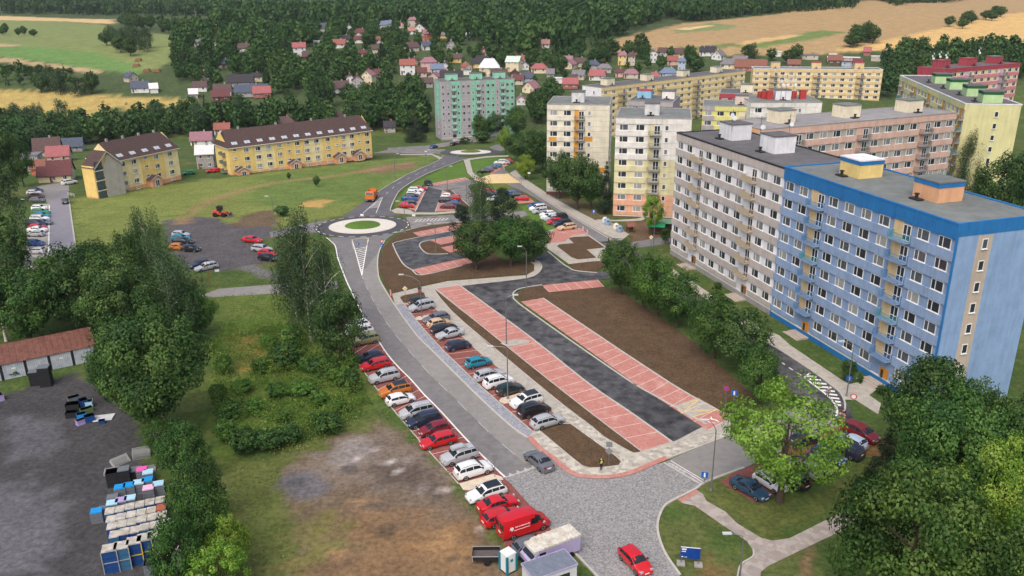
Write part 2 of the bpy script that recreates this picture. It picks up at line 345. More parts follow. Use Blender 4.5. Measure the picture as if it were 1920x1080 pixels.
# ------------------------------------------------------------------ roads, bays, paving
def cell_mat(name, c1, c2, scale, c3=None, amt=.3):
    m = bpy.data.materials.new(name); m.use_nodes = True; n = m.node_tree.nodes; L = m.node_tree.links; b = n['Principled BSDF']
    b.inputs['Roughness'].default_value = .85; b.inputs['Specular IOR Level'].default_value = .25
    g = n.new('ShaderNodeNewGeometry'); v = n.new('ShaderNodeTexVoronoi'); v.inputs['Scale'].default_value = scale; L.new(g.outputs['Position'], v.inputs['Vector'])
    sp = n.new('ShaderNodeSeparateColor'); L.new(v.outputs['Color'], sp.inputs[0])
    mx = n.new('ShaderNodeMix'); mx.data_type = 'RGBA'; L.new(sp.outputs[0], mx.inputs[0]); mx.inputs[6].default_value = (*c1, 1); mx.inputs[7].default_value = (*c2, 1)
    t = n.new('ShaderNodeTexNoise'); t.inputs['Scale'].default_value = .5; t.inputs['Detail'].default_value = 6; t.inputs['Roughness'].default_value = .7; L.new(g.outputs['Position'], t.inputs['Vector'])
    r = n.new('ShaderNodeMapRange'); r.inputs[1].default_value = .5; r.inputs[2].default_value = .72; r.inputs[3].default_value = 0; r.inputs[4].default_value = amt; L.new(t.outputs[0], r.inputs[0])
    m2 = n.new('ShaderNodeMix'); m2.data_type = 'RGBA'; L.new(r.outputs[0], m2.inputs[0]); L.new(mx.outputs[2], m2.inputs[6]); m2.inputs[7].default_value = (*(c3 or c2), 1)
    L.new(m2.outputs[2], b.inputs['Base Color'])
    bp = n.new('ShaderNodeBump'); bp.inputs['Strength'].default_value = .5; bp.inputs['Distance'].default_value = .02; L.new(v.outputs['Distance'], bp.inputs['Height']); L.new(bp.outputs[0], b.inputs['Normal'])
    MATS[name] = m; return m
M_road = mat('asphalt_aged', sR(116, 114, 113), .85, .14, .9, .3, big=.1, spec=.3)
M_road2 = mat('asphalt_aged_light', sR(134, 131, 127), .85, .10, .9, .3, big=.08, spec=.3)
M_new = mat('asphalt_fresh', sR(48, 48, 50), .65, .1, .55, .2, col2=sR(92, 92, 93), big=.3, spec=.3)
M_lot = mat('asphalt_patchy', sR(104, 100, 98), .8, .1, .4, .2, col2=sR(140, 136, 132), big=.1)
M_red = cell_mat('brick_pavers_rose', sR(168, 112, 102), sR(186, 130, 118), 6.0, sR(202, 166, 154), .6)
M_red2 = cell_mat('brick_pavers_dark', sR(118, 68, 62), sR(140, 86, 78), 6.0, sR(160, 118, 110), .45)
M_pave = cell_mat('pavers_grey', sR(160, 154, 144), sR(178, 172, 160), 2.2, sR(146, 140, 130), .4)
M_path = cell_mat('pavers_mottled', sR(146, 136, 130), sR(170, 162, 154), 1.6, sR(122, 116, 110), .5)
M_gravel = cell_mat('cobble_strip_blue_grey', sR(120, 124, 132), sR(160, 162, 168), 5.0, sR(134, 136, 142), .3)
M_cob = cell_mat('cobblestone', sR(108, 108, 108), sR(160, 158, 156), 8.0, sR(126, 124, 122), .5)
M_soil = mat('bare_soil', sR(74, 59, 45), .95, .2, 3.5, 1.0, col2=sR(100, 82, 63), big=.16, spec=.1)
M_white = mat('road_paint_white', sR(226, 224, 218), .7, .08, 2)
M_faint = mat('joint_line_pale', sR(218, 194, 186), .8, .1, 2)
M_faded = mat('road_paint_faded', sR(176, 173, 168), .8, .12, 2)
M_yel = mat('road_paint_yellow', sR(226, 190, 96), .7, .06, 2)
M_kerb = mat('kerb_concrete', sR(178, 174, 166), .85, .08, 2)
M_apron = mat('apron_stone', sR(206, 200, 188), .85, .07, 1.5, big=.05)
M_grass = mat('lawn', sR(84, 104, 44), .95, .2, 1.8, .6, col2=sR(112, 116, 58), big=.15, spec=.1)
M_grass2 = mat('lawn_bright', sR(74, 108, 44), .95, .2, 1.8, .6, col2=sR(96, 120, 54), big=.12, spec=.1)
M_ochre = mat('pavers_ochre', sR(206, 180, 130), .85, .1, 1, col2=sR(220, 196, 150))
def sh(name, px, dz, m): return sheet(name, GW(px), dz, m)
ROAD_L = [(612, 446), (626.7, 458.3), (630.8, 470), (633, 483), (641.7, 506.7), (650, 528), (660, 549), (684, 598), (706.7, 635), (726.7, 665), (746.7, 688.3), (771.7, 713.3), (795, 740), (823, 768), (876.7, 826.7), (920, 870), (947, 895)]
ROAD_R = [(740, 438), (721.7, 451.7), (711.7, 470), (708, 490), (708.5, 508), (711.7, 525), (725, 549), (740, 573), (756.7, 596.7), (783, 631.7), (806.7, 655), (840, 688), (860, 708), (910, 756.7), (960, 801.7), (990, 822), (1014, 846), (1037, 862)]
ROAD_C = [(677.5, 515), (691.7, 548), (711.7, 585), (738, 624), (766.7, 658), (806.7, 703), (845, 740), (886.7, 781.7), (928, 821.7), (983, 868)]
gL, gR, gC = sm(GW(ROAD_L), 3), sm(GW(ROAD_R), 3), sm(GW(ROAD_C), 3)
sheet('main_road', gL + [G(1013, 876)] + gR[::-1], .03, M_road)
sheet('main_road_newer_lane', gC + [G(1013, 874)] + gR[6:-1][::-1], .04, M_road2)
COB = [(945, 897), (956.7, 906.7), (986.7, 940), (1036.7, 996.7), (1073, 1030), (1120, 1080), (1160, 1125), (1310, 1125), (1275.6, 1080), (1249, 1042), (1235.6, 1009), (1233, 982), (1242, 955.6), (1258, 941), (1304, 918), (1324, 904), (1244, 868), (1220, 874), (1180, 890), (1140, 897), (1087, 895), (1060, 883), (1037, 862), (1013, 874)]
sh('cobbled_junction', COB, .05, M_cob)
sh('side_street', [(1244, 868), (1280, 852), (1363, 818), (1440, 785), (1490, 765), (1530, 745), (1578, 776), (1568, 800), (1480, 840), (1395, 878), (1324, 904)], .035, M_road2)
def world_ribbon_sheet(name, px, wd, dz, m):
    P = resamp(sm(GW(px)), 4.0); return sheet(name, offset(P, wd / 2) + offset(P, -wd / 2)[::-1], dz, m)
world_ribbon_sheet('street_by_blue_block', [(1003, 358), (1085, 410), (1140, 455), (1235, 520), (1330, 585), (1420, 652), (1490, 703), (1535, 742), (1552, 775), (1535, 800)], 6.2, .025, M_new)
world_ribbon_sheet('street_upper', [(930, 318), (955, 338), (978, 350), (1010, 364), (1085, 410), (1135, 452)], 5.6, .032, M_road)
world_ribbon_sheet('side_lane', [(1140, 462), (1200, 458), (1262, 448), (1330, 436)], 5, .03, M_road)
# roundabouts
def disc(c, r, n=40, a0=0): return [Vector((c[0] + r * math.cos(2 * PI * i / n + a0), c[1] + r * math.sin(2 * PI * i / n + a0))) for i in range(n)]
RB1 = G(680, 424); k1 = depth(RB1) / FPX; RB2 = G(882.5, 285.5); k2 = depth(RB2) / FPX
for nm, c, k, r3, r2, r1, gm in (('roundabout', RB1, k1, 89, 62.5, 33, M_grass2), ('roundabout', RB2, k2, 58, 38.3, 19, M_grass)):
    sheet(nm + '_carriageway', disc(c, r3 * k), .045, mat('asphalt_dark', sR(78, 76, 80), .8, .15, .6, .2, big=.12))
    ring = MB(); a, b = disc(c, r2 * k, 48), disc(c, r1 * k, 48)
    for i in range(48):
        j = (i + 1) % 48; ring.quad((*a[i], tz(a[i]) + .16), (*a[j], tz(a[j]) + .16), (*b[j], tz(b[j]) + .22), (*b[i], tz(b[i]) + .22))
        ring.quad((*a[i], tz(a[i])), (*a[j], tz(a[j])), (*a[j], tz(a[j]) + .16), (*a[i], tz(a[i]) + .16))
    tag(ring.build(nm + '_apron', M_apron), kind='structure')
    dome = MB(); cz = tz(c)
    for r0, r9, z0, z9 in ((1, .7, .24, .5), (.7, .35, .5, .7), (.35, .02, .7, .75)):
        p, q = disc(c, r1 * k * r0, 36), disc(c, r1 * k * r9, 36)
        for i in range(36): j = (i + 1) % 36; dome.quad((*p[i], cz + z0), (*p[j], cz + z0), (*q[j], cz + z9), (*q[i], cz + z9))
    tag(dome.build(nm + '_grass_island', gm), kind='structure')
NL = [(641.7, 408), (653, 400), (685, 376), (730, 346.7), (763, 328), (800, 311.7), (823, 300), (832, 291)]
NR = [(750, 404), (733, 397), (732.5, 390), (741.7, 370), (755, 353), (797, 328), (847, 308), (868, 300), (885, 297)]
sheet('north_road', sm(GW(NL), 3) + sm(GW(NR), 3)[::-1], .03, mat('asphalt_mid', sR(96, 94, 97), .85, .14, .8, .3, big=.1))
sh('road_west_stub', [(505, 436), (560, 422), (612, 413), (625, 424), (606, 436), (560, 437), (508, 446)], .035, M_road)
sh('road_east_arm', [(760, 407), (800, 406), (843, 403), (960, 398), (1000, 392), (1000, 402), (960, 412), (857, 418), (810, 422), (773, 432)], .03, M_lot)
sh('road_far_west', [(700, 287), (727, 281), (800, 279), (835, 280), (835, 289), (800, 288), (727, 287)], .03, M_lot)
sh('road_far_east', [(917, 276), (950, 264), (985, 254), (990, 262), (955, 275), (935, 286)], .03, M_road)
sh('green_block_parking', [(727, 277), (800, 273), (860, 262), (913, 253), (960, 248), (962, 254), (915, 262), (862, 271), (805, 279), (727, 282)], .028, M_lot)
sh('service_road', D_((1130, 585), (1230, 545), (1570, 518), (1900, 500), (1900, 545), (1570, 570), (1210, 592)), .03, M_road2)
sh('west_lane', S2((500, 330), (620, 200), (690, 190), (700, 310), (770, 800), (780, 1000), (500, 1000), (500, 800)), .03, mat('asphalt_lilac_grey', sR(130, 128, 134), .85, .08, .8, .2, big=.06))
sh('west_yard', S2((280, 200), (420, 150), (690, 110), (700, 200), (620, 300), (500, 335), (430, 300)), .026, M_road2)
sh('west_bays', S2((330, 340), (500, 335), (495, 1000), (240, 1000), (270, 700)), .034, cell_mat('bay_slabs', sR(150, 146, 138), sR(168, 162, 152), 1.5, sR(120, 116, 108), .4))
# paved plaza, foot paths, bays
PAV = [E_((285, 575))[0], *E_((430, 540), (600, 503), (1040, 470), (1085, 445), (1085, 412), (1065, 396), (1080, 388), (1112, 400), (1126, 425), (1100, 466), (1050, 488), (680, 530)), (862, 536), (1040, 720), (1203, 848), (1258, 829), (1320, 795), (1330, 806), (1372, 782), (1368, 818), (1280, 850), (1250, 862), (1220, 873), (1180, 889), (1140, 896), (1087, 894), (1060, 882), (1037, 861), (1014, 845), (991, 821), (998, 810), (1011, 807), (1058, 792), (1032, 770), (988, 733), (930, 688), (868, 633), (822, 585), (812, 576), (758, 571), (741, 573)]
sh('paved_footpath', PAV, .09, M_pave)
sh('plaza_pavers', [(1056, 760), (1110, 800), (1133, 820), (1187, 851), (1203, 849), (1260, 832), (1362, 807), (1365, 817), (1280, 848), (1248, 860), (1220, 871), (1180, 887), (1140, 894), (1087, 892), (1062, 880), (1040, 860), (1017, 845), (996, 822), (1012, 808), (1060, 792), (1035, 771)], .1, cell_mat('pavers_speckled', sR(150, 144, 132), sR(196, 190, 176), 1.9, sR(132, 126, 116), .45))
mb = MB(); ribbon_mb(mb, sm(GW([(992, 820), (1014, 843), (1038, 860), (1062, 881), (1088, 893), (1140, 895), (1180, 888), (1219, 872), (1250, 859)])), .75, .115); tag(mb.build('plaza_brick_border', M_red), kind='structure')
GRV_R = [(758, 571.7), (790, 613), (833, 660), (860, 686), (895, 720), (936.7, 756.7), (998, 810)]
sheet('cobble_verge', sm(GW(ROAD_R[7:16]), 3) + [G(998, 811)] + sm(GW(GRV_R), 3)[::-1], .1, M_gravel)
RR = [(812, 576), (822, 585), (868, 633), (903, 665), (931.7, 688), (988, 733), (1032, 770), (1058, 792)]
bay_r = sheet('brick_bays_by_verge', sm(GW(GRV_R), 3) + [G(1011, 807)] + sm(GW(RR), 3)[::-1], .105, M_red2)
LL = [(655, 640), (660, 666), (680, 695), (700, 721.7), (711.7, 736.7), (731.7, 761.7), (775, 813), (806.7, 848), (838, 883), (860, 907.5), (896.7, 948), (931.7, 998), (955, 1035)]
LR = ROAD_L[7:] + [(957, 907), (987, 940), (1037, 997), (1072, 1032)]
sheet('brick_bays_by_mud', sm(GW(LR), 3) + sm(GW(LL), 3)[::-1], .035, M_red2)
sh('bay_island', R2((845, 1005), (1000, 960), (1230, 895), (1320, 925), (1345, 960), (1150, 1010), (960, 1080), (890, 1075)), .06, cell_mat('pavers_cream', sR(190, 176, 156), sR(206, 194, 174), 2, sR(170, 158, 140), .3))
sh('bay_island', R5((455, 555), (480, 525), (620, 490), (740, 445), (760, 450), (590, 580), (520, 590), (470, 575)), .13, MATS['pavers_cream'])
sh('bay_island', R4((232, 345), (260, 328), (320, 318), (430, 300), (340, 355), (300, 368), (245, 365)), .13, MATS['pavers_cream'])
AL = [(817, 542), (941, 643), (1037, 720), (1120, 785), (1203, 848)]; AR = [(862, 536), (990, 630), (1103, 720), (1180, 773), (1260, 830)]
AISLE_R = E_((968, 590), (1000, 632), (1320, 860), (1640, 1080)) + [(1193, 724), (1325, 797)]
AISLE = E_((680, 530), (900, 506), (1050, 486), (1105, 462), (1127, 425), (1110, 398), (1075, 385), (1140, 345), (1170, 335), (1235, 395), (1280, 425), (1320, 442), (1440, 452), (1560, 440), (1560, 485), (1440, 495), (1130, 526), (1020, 545), (980, 565)) + AISLE_R + [(1260, 831)] + AR[::-1][1:]
sh('fresh_asphalt_aisle', AISLE, .095, M_new)
sh('rose_bays_by_path', AL + AR[::-1], .11, M_red)
BL = [(977, 567), (1193, 722), (1327, 808)]; BR = [(1018, 560), (1257, 720), (1372, 783)]
sh('rose_bays_by_soil', BL + BR[::-1], .11, M_red)
sh('rose_bays_top', E_((1128, 527), (1440, 496), (1478, 536), (1170, 567)), .11, M_red)
sh('bay_island', R4((1190, 630), (1260, 600), (1470, 585), (1515, 600), (1510, 630), (1270, 670)), .14, M_pave)
LOT1 = E_((640, 220), (480, 250), (310, 287), (298, 312), (345, 402), (400, 440), (640, 385), (840, 350), (840, 190))
sh('bare_soil_bed', E_((212, 430), (215, 370), (240, 310), (300, 250), (420, 202), (700, 170), (760, 200), (800, 300), (900, 380), (1060, 400), (1080, 415), (1080, 440), (1040, 465), (600, 498), (430, 535), (290, 572), (245, 530)), .1, M_soil)
sh('fresh_asphalt_loop', LOT1, .115, M_new)
sh('rose_bays_loop_top', E_((405, 231), (640, 185), (700, 178), (720, 203), (640, 217), (437, 251)), .13, M_red)
sh('rose_bays_loop_bottom', E_((400, 440), (640, 386), (720, 372), (740, 400), (680, 415), (455, 469)), .13, M_red)
sh('soil_tongue', E_((445, 300), (460, 286), (510, 280), (600, 300), (760, 290), (760, 330), (600, 347), (500, 349), (462, 335)), .135, M_soil)
sh('rose_bays_loop_middle', E_((500, 276), (700, 240), (720, 268), (560, 300)), .15, M_red)
sh('rose_bays_loop_middle', E_((560, 316), (740, 280), (760, 315), (610, 345)), .15, M_red)
sh('bare_soil_field', [(966, 556), (985, 541), (1017, 536), (1030, 550), (1132, 539.5), (1160, 545), (1240, 598), (1300, 642), (1360, 695), (1415, 745), (1372, 783), (1257, 719), (1018, 559.5), (977, 566)], .12, M_soil)
sh('soil_strip', [(813, 541.7), (818, 550), (846.7, 583), (883, 616.7), (921.7, 651.7), (951.7, 673), (1006.7, 720), (1056.7, 760), (1110, 800), (1133, 820), (1187, 850), (1202, 848), (1120, 785), (1037, 720), (941, 643)], .125, M_soil)
sh('soil_island', H_((1115, 262), (1250, 222), (1290, 230), (1540, 410), (1572, 440), (1560, 460), (1520, 470), (1400, 475), (1350, 460)), .125, M_soil)
sh('soil_patch', R4((60, 112), (90, 92), (300, 50), (330, 62), (350, 118), (150, 172), (100, 172)), .125, M_soil)
# crossing court by the towers
sh('court_paving', R7((540, 560), (640, 500), (760, 470), (1000, 470), (1300, 690), (1290, 760), (1270, 850), (1180, 845), (880, 875), (650, 710), (560, 640)), .1, M_pave)
sh('rose_bays_court', R7((620, 560), (740, 470), (1000, 480), (1080, 530), (900, 560), (840, 620), (650, 640)), .112, M_red)
sh('soil_court', R7((875, 585), (930, 572), (1100, 562), (1285, 690), (1080, 713), (1190, 805), (980, 825), (910, 800), (745, 675), (770, 655), (935, 640)), .125, M_soil)
sh('soil_court_strip', R7((880, 877), (1100, 850), (1230, 840), (1280, 900), (1200, 955), (1000, 960), (950, 940)), .12, M_soil)
sh('tower_footpath', R7((395, 0), (480, 0), (640, 90), (900, 240), (1180, 380), (1280, 385), (1560, 540), (1500, 590), (1380, 585), (1290, 545), (1000, 380), (700, 200)), .09, M_pave)
sh('tower_footpath_spur', R7((1180, 372), (1400, 378), (1640, 365), (1690, 350), (1720, 300), (1810, 295), (1790, 340), (1700, 385), (1540, 395), (1240, 392)), .095, M_pave)
# lot before the second roundabout
sh('upper_lot', R6((290, 705), (430, 420), (860, 348), (960, 345), (1000, 380), (900, 400), (888, 430), (950, 490), (960, 640), (900, 645), (700, 462), (605, 465), (515, 705)), .03, M_lot)
sh('upper_lot_dark_aisle', R6((292, 703), (430, 424), (602, 466), (514, 703)), .045, M_new)
sh('upper_bays', R6((225, 672), (160, 640), (400, 425), (430, 420), (290, 690)), .05, M_red)
sh('upper_bays', R6((438, 392), (640, 352), (845, 316), (905, 342), (700, 375), (500, 412)), .05, M_red)
sh('upper_bays', R6((516, 703), (604, 466), (640, 470), (775, 560), (750, 690)), .05, M_red)
sh('upper_soil', R6((612, 464), (690, 458), (905, 640), (890, 660), (752, 690), (777, 560), (640, 474)), .06, M_soil)
sh('upper_path', R6((20, 690), (90, 660), (230, 680), (280, 712), (520, 712), (900, 680), (900, 705), (520, 735), (250, 735), (60, 720)), .055, M_pave)
sh('upper_bays', R6((1420, 560), (1560, 530), (1640, 600), (1450, 612)), .05, M_red)
sh('upper_bays', R6((1110, 270), (1330, 120), (1355, 165), (1150, 285)), .05, M_red)
sh('ochre_crossing', R6((940, 342), (1150, 282), (1340, 276), (1480, 380), (1080, 387)), .06, M_ochre)
sh('upper_path', R6((835, 120), (900, 110), (940, 260), (1020, 320), (1000, 335), (940, 325), (880, 270)), .05, M_pave)
sh('upper_path', R6((870, 108), (1100, 78), (1340, 68), (1340, 82), (1100, 94), (900, 122)), .055, M_pave)
sh('upper_path', R6((120, 55), (480, 50), (600, 100), (560, 112), (480, 66), (120, 66)), .05, M_pave)
sh('upper_path', R6((1350, 270), (1420, 230), (1480, 300), (1720, 460), (1920, 600), (1920, 650), (1490, 400)), .05, M_pave)
sh('upper_lawn', R6((60, 660), (90, 560), (190, 440), (430, 300), (700, 185), (830, 140), (870, 270), (950, 330), (845, 312), (500, 380), (380, 400), (160, 600)), .02, M_grass2)
sh('upper_lawn', R6((905, 130), (1120, 96), (1320, 95), (1110, 262), (1120, 300), (1020, 310), (950, 250)), .02, M_grass2)
sh('upper_lawn', R6((1060, 392), (1310, 390), (1440, 460), (1300, 480), (1120, 440)), .02, M_grass)
sh('verge_lawn', R7((330, 220), (420, 215), (640, 340), (780, 480), (660, 520), (540, 440)), .03, M_grass2)
# blue block pavement, lower right paths and bays
sh('block_footpath', S8((150, 85), (330, 160), (440, 260), (960, 610), (1040, 655), (1220, 615), (1330, 700), (1240, 765), (1360, 850), (1330, 960), (1100, 815), (985, 812), (940, 728), (860, 662), (650, 508), (290, 262)), .09, M_pave)
sh('block_footpath', [(1428, 616), (1300, 530), (1262, 505), (1258, 512), (1300, 545), (1420, 632), (1452, 652)], .088, M_pave)
sh('lower_footpath', S7((500, 440), (660, 358), (710, 390), (740, 450), (900, 540), (1000, 640), (1200, 760), (1300, 785), (1440, 765)) + I_((600, 870), (870, 735), (1000, 680), (1030, 750), (880, 835), (700, 920)) + S7((1260, 1000), (1200, 1050), (1190, 1120), (990, 1120), (1030, 985), (1130, 920), (1130, 860), (1080, 790), (870, 650), (640, 490), (540, 470)), .06, M_path)
sh('crossing_tactile', S7((497, 440), (655, 357), (680, 375), (530, 462)), .075, M_red)
sh('street_bays', [(1350, 905), (1372, 890), (1480, 842), (1575, 798), (1620, 800), (1655, 825), (1620, 845), (1560, 880), (1480, 915), (1420, 945)], .055, M_red2)
# painted lines, kerbs
pm = MB()
ribbon_mb(pm, [p for p in gL], .22, .06)
pf = MB(); ribbon_mb(pf, gC, .1, .065, dash=(3, 3.5)); pj = MB()
for t in range(4):
    a, b = G(950, 897), G(1012, 876); d = (b - a); n = Vector((-d.y, d.x)).normalized()
    p = a + d * (.08 + .23 * t); q = a + d * (.08 + .23 * t + .17); pf.face([(*p, .075), (*q, .075), (*((p + q) / 2 + n * .8), .075)])
ribbon_mb(pf, [G(947, 896), G(1013, 873)], .2, .07)
def bays(Lp, Rp, n, dz, s=0, e=1, w_=.085):
    A = resamp(sm(GW(Lp), 3), .5); Bq = resamp(sm(GW(Rp), 3), .5)
    for i in range(n + 1):
        t = s + (e - s) * i / n; ribbon_mb(pj, [A[int(t * (len(A) - 1))], Bq[int(t * (len(Bq) - 1))]], w_, dz)
bays(AL, AR, 25, .12); bays(BL, BR, 22, .12); bays(LL[1:10], ROAD_L[8:], 18, .045); bays(GRV_R, RR, 19, .12)
bays(E_((1170, 566), (1478, 536)), E_((1128, 527), (1440, 496)), 5, .12)
bays(E_((405, 231), (640, 185)), E_((437, 251), (680, 210)), 5, .14); bays(E_((400, 440), (680, 378)), E_((455, 469), (720, 405)), 5, .14)
bays(R6((230, 668), (410, 425)), R6((290, 690), (428, 424)), 8, .06); bays(R6((438, 392), (845, 316)), R6((500, 412), (905, 342)), 7, .06)
bays([(61, 386), (50, 500)], [(92, 386), (91, 500)], 14, .045); ribbon_mb(pm, GW([(92.5, 385), (91.5, 480)]), .25, .045)
for c, r, n in ((RB1, 89 * k1, 26),):
    for i in range(n):
        a = 2 * PI * i / n; ribbon_mb(pm, [c + Vector((math.cos(a + t) * (r - .5), math.sin(a + t) * (r - .5))) for t in (0, .045, .09, .13)], .22, .06)
tri = GW(R8((600, 480), (785, 465), (712, 880)))
for a, b in ((0, 2), (1, 2)): ribbon_mb(pm, [tri[a], tri[b]], .2, .07)
for i in range(13):
    t = .28 + i * .052; u = t + .035; ribbon_mb(pm, [tri[0].lerp(tri[2], t + .03), tri[1].lerp(tri[2], t)], .32, .07)
sp = GW(R8((725, 180), (870, 180), (945, 0), (925, 0)))
ribbon_mb(pm, [sp[0], sp[3]], .15, .06); ribbon_mb(pm, [sp[1], sp[2]], .15, .06)
for i in range(9): t = .3 + i * .07; ribbon_mb(pm, [sp[0].lerp(sp[3], t), sp[1].lerp(sp[2], t + .06)], .3, .06)
for y in (252, 278): ribbon_mb(pm, GW(R8((1290, y), (1500, y - 10), (1690, y - 22))), .15, .06)
for i in range(9): t = i / 9; ribbon_mb(pm, GW(R8((1310 + 380 * t, 276 - 20 * t), (1345 + 380 * t, 252 - 20 * t))), .2, .06)
hl = GW(S8((580, 585), (720, 690), (830, 780), (890, 850), (915, 930), (885, 1010)))
ribbon_mb(pm, sm(hl), .3, .06); ribbon_mb(pm, GW(S8((640, 540), (580, 585))), .25, .06)
for a, b in (((595, 570), (705, 580)), ((625, 600), (750, 612)), ((670, 638), (808, 652)), ((715, 678), (858, 688)), ((765, 715), (892, 726)), ((805, 752), (918, 764)), ((850, 790), (938, 800)), ((875, 826), (950, 834)), ((895, 858), (955, 868))):
    ribbon_mb(pm, GW(S8(a, b)), .5, .06)
ribbon_mb(pm, GW(S8((350, 430), (450, 500), (565, 570))), .2, .06, dash=(.9, 1.1))
ribbon_mb(pf, GW(S7((380, 125), (710, 318))), .3, .07); ribbon_mb(pm, GW(S7((440, 112), (740, 290))), .12, .07)
for i in range(5): t = .05 + i * .09; a = G(*S7((400 + 330 * t, 125 + 190 * t))[0]); b = G(*S7((455 + 320 * t, 135 + 190 * t))[0]); ribbon_mb(pf, [a, b], .3, .075)
ribbon_mb(pm, GW(NL[2:]), .12, .05); ribbon_mb(pm, GW([(700, 385), (745, 345), (800, 318), (850, 300)]), .12, .05, dash=(3, 5))
ribbon_mb(pm, GW(I_((0, 485), (120, 560))), .12, .07)
tag(pm.build('road_markings', M_white), kind='structure')
tag(pj.build('bay_lines', M_faint), kind='structure'); tag(pf.build('faded_markings', M_faded), kind='structure')
ym = MB()
for a, b in (((5, 160), (195, 148)), ((5, 160), (95, 90)), ((0, 120), (95, 88)), ((50, 190), (195, 150)), ((0, 170), (-40, 130))): ribbon_mb(ym, GW(I_(a, b)), .14, .125)
sh('hatched_slab', I_((-45, 125), (90, 78), (200, 148), (48, 196), (0, 168)), .117, M_pave); tag(ym.build('disabled_bay_hatching', M_yel), kind='structure')
hm = MB(); wc = G(*I_((165, 212))[0])      # wheelchair mark
ribbon_mb(hm, [wc + Vector((math.cos(t) * .55, math.sin(t) * .55)) for t in np.linspace(0, 5.2, 12)], .14, .125)
ribbon_mb(hm, [wc + Vector(p) for p in ((.1, 1.1), (.05, .35), (.6, .3), (.8, -.3))], .16, .126)
tag(hm.build('wheelchair_mark', M_white), kind='structure')
km = MB()
def kerb(px, w_=.25, h=.17, dz=0.0): ribbon_mb(km, sm(GW(px), 3), w_, h + dz, h + .1)
kerb(ROAD_R[1:8]); kerb(ROAD_R[7:16]); kerb(AR); kerb(AISLE_R); kerb(E_((680, 528), (900, 504), (1050, 484), (1105, 460), (1127, 425), (1110, 396), (1075, 383)))
kerb(E_((968, 590), (965, 575), (985, 555), (1030, 540), (1128, 525))); kerb(BR); kerb(AL, .15); kerb(RR, .15)
kerb(E_((640, 218), (480, 248), (308, 285), (296, 312), (343, 402), (398, 441), (455, 470), (680, 417))); kerb(E_((640, 248), (510, 272), (455, 284), (440, 305), (465, 338), (500, 352), (600, 350)))
kerb(E_((1160, 335), (1235, 398), (1280, 428), (1320, 446), (1440, 456))); kerb(R7((380, 0), (700, 212), (1000, 392), (1290, 562), (1380, 602), (1490, 598)))
kerb(R7((1090, 550), (1300, 692))); kerb(NR[1:]); kerb(NL[2:6], .2); kerb(S8((280, 270), (650, 512), (860, 668), (940, 735), (985, 815), (995, 900), (960, 960)))
kerb([(1275.6, 1080), (1249, 1042), (1235.6, 1009), (1233, 982), (1242, 955.6), (1258, 941), (1304, 918), (1324, 904), (1395, 878)]); kerb([(1072, 1032), (1120, 1082), (1150, 1115)])
kerb(H_((1110, 262), (1290, 228), (1545, 410), (1575, 442), (1560, 463), (1400, 478), (1350, 462), (1112, 265)), .12); kerb([(1203, 849), (1260, 831), (1363, 806)], .15); kerb([(1250, 861), (1280, 850), (1365, 818)], .2)
kerb(S7((1000, 1100), (1030, 990), (1132, 922), (1134, 860)), .15); kerb([(860, 908), (838, 883), (806, 848), (775, 813), (731, 761), (700, 721), (660, 666)], .12, .08)
kerb(S2((700, 310), (770, 800)), .3); kerb([(1202, 848), (1187, 851), (1133, 821), (1056, 761), (951, 674), (846, 584), (813, 542)], .12)
kerb(GRV_R, .12); kerb(R8((600, 480), (620, 590), (730, 590), (785, 465), (600, 480)), .12); kerb([(740, 437), (773, 430), (810, 421), (857, 416)], .2); kerb(R6((290, 705), (430, 420)), .25, .1); kerb(R6((515, 705), (604, 465)), .25, .1); kerb(R6((700, 462), (905, 645)), .25, .1)
tag(km.build('kerbs', M_kerb), kind='structure')
# ------------------------------------------------------------------ apartment blocks
M_fr = mat('window_frame_white', sR(222, 222, 220), .5, 0)
PANES = [mat('pane_dark', sR(46, 52, 58), .12, 0, spec=.6), mat('pane_curtain', sR(120, 124, 124), .2, .25, 3, spec=.5), mat('pane_mid', sR(78, 86, 92), .12, .2, 2, spec=.6), mat('pane_blind', sR(150, 152, 148), .25, .1, 4, spec=.5)]
M_roofing = mat('bitumen_roofing', sR(96, 95, 96), .9, .12, .5, .2, big=.12)
M_roofing2 = mat('bitumen_roofing_grey_green', sR(112, 117, 114), .9, .14, .5, .2, big=.15)
M_conc = mat('concrete', sR(150, 147, 142), .9, .1, .8, big=.08)
M_metal = mat('metal_grey', sR(130, 132, 134), .45, .05, 2, metal=.6)
M_dark = mat('dark_trim', sR(44, 44, 46), .6, 0)
M_steps = mat('step_concrete', sR(170, 158, 146), .9, .08, 1)
_WC = {}
def window_meshes(w_, h, key='std', frame=None, mull=1):
    k = (round(w_, 2), round(h, 2), key)
    if k in _WC: return _WC[k]
    f = MB(); t = .09; d0, d1 = -.03, .06
    f.box(-w_ / 2, w_ / 2, d0, d1, 0, t); f.box(-w_ / 2, w_ / 2, d0, d1, h - t, h); f.box(-w_ / 2, -w_ / 2 + t, d0, d1, t, h - t); f.box(w_ / 2 - t, w_ / 2, d0, d1, t, h - t)
    for i in range(mull): x = -w_ / 2 + w_ * ((i + 1) / (mull + 1) if mull > 1 else .36); f.box(x - t * .55, x + t * .55, d0, d1, t, h - t)
    f.box(-w_ / 2 - .06, w_ / 2 + .06, -.13, d1, -.06, 0)
    p = MB(); p.box(-w_ / 2 + .04, w_ / 2 - .04, .01, .05, .03, h - .03)
    _WC[k] = (f.mesh('window', frame or M_fr), [p.mesh('pane', m) for m in PANES]); return _WC[k]
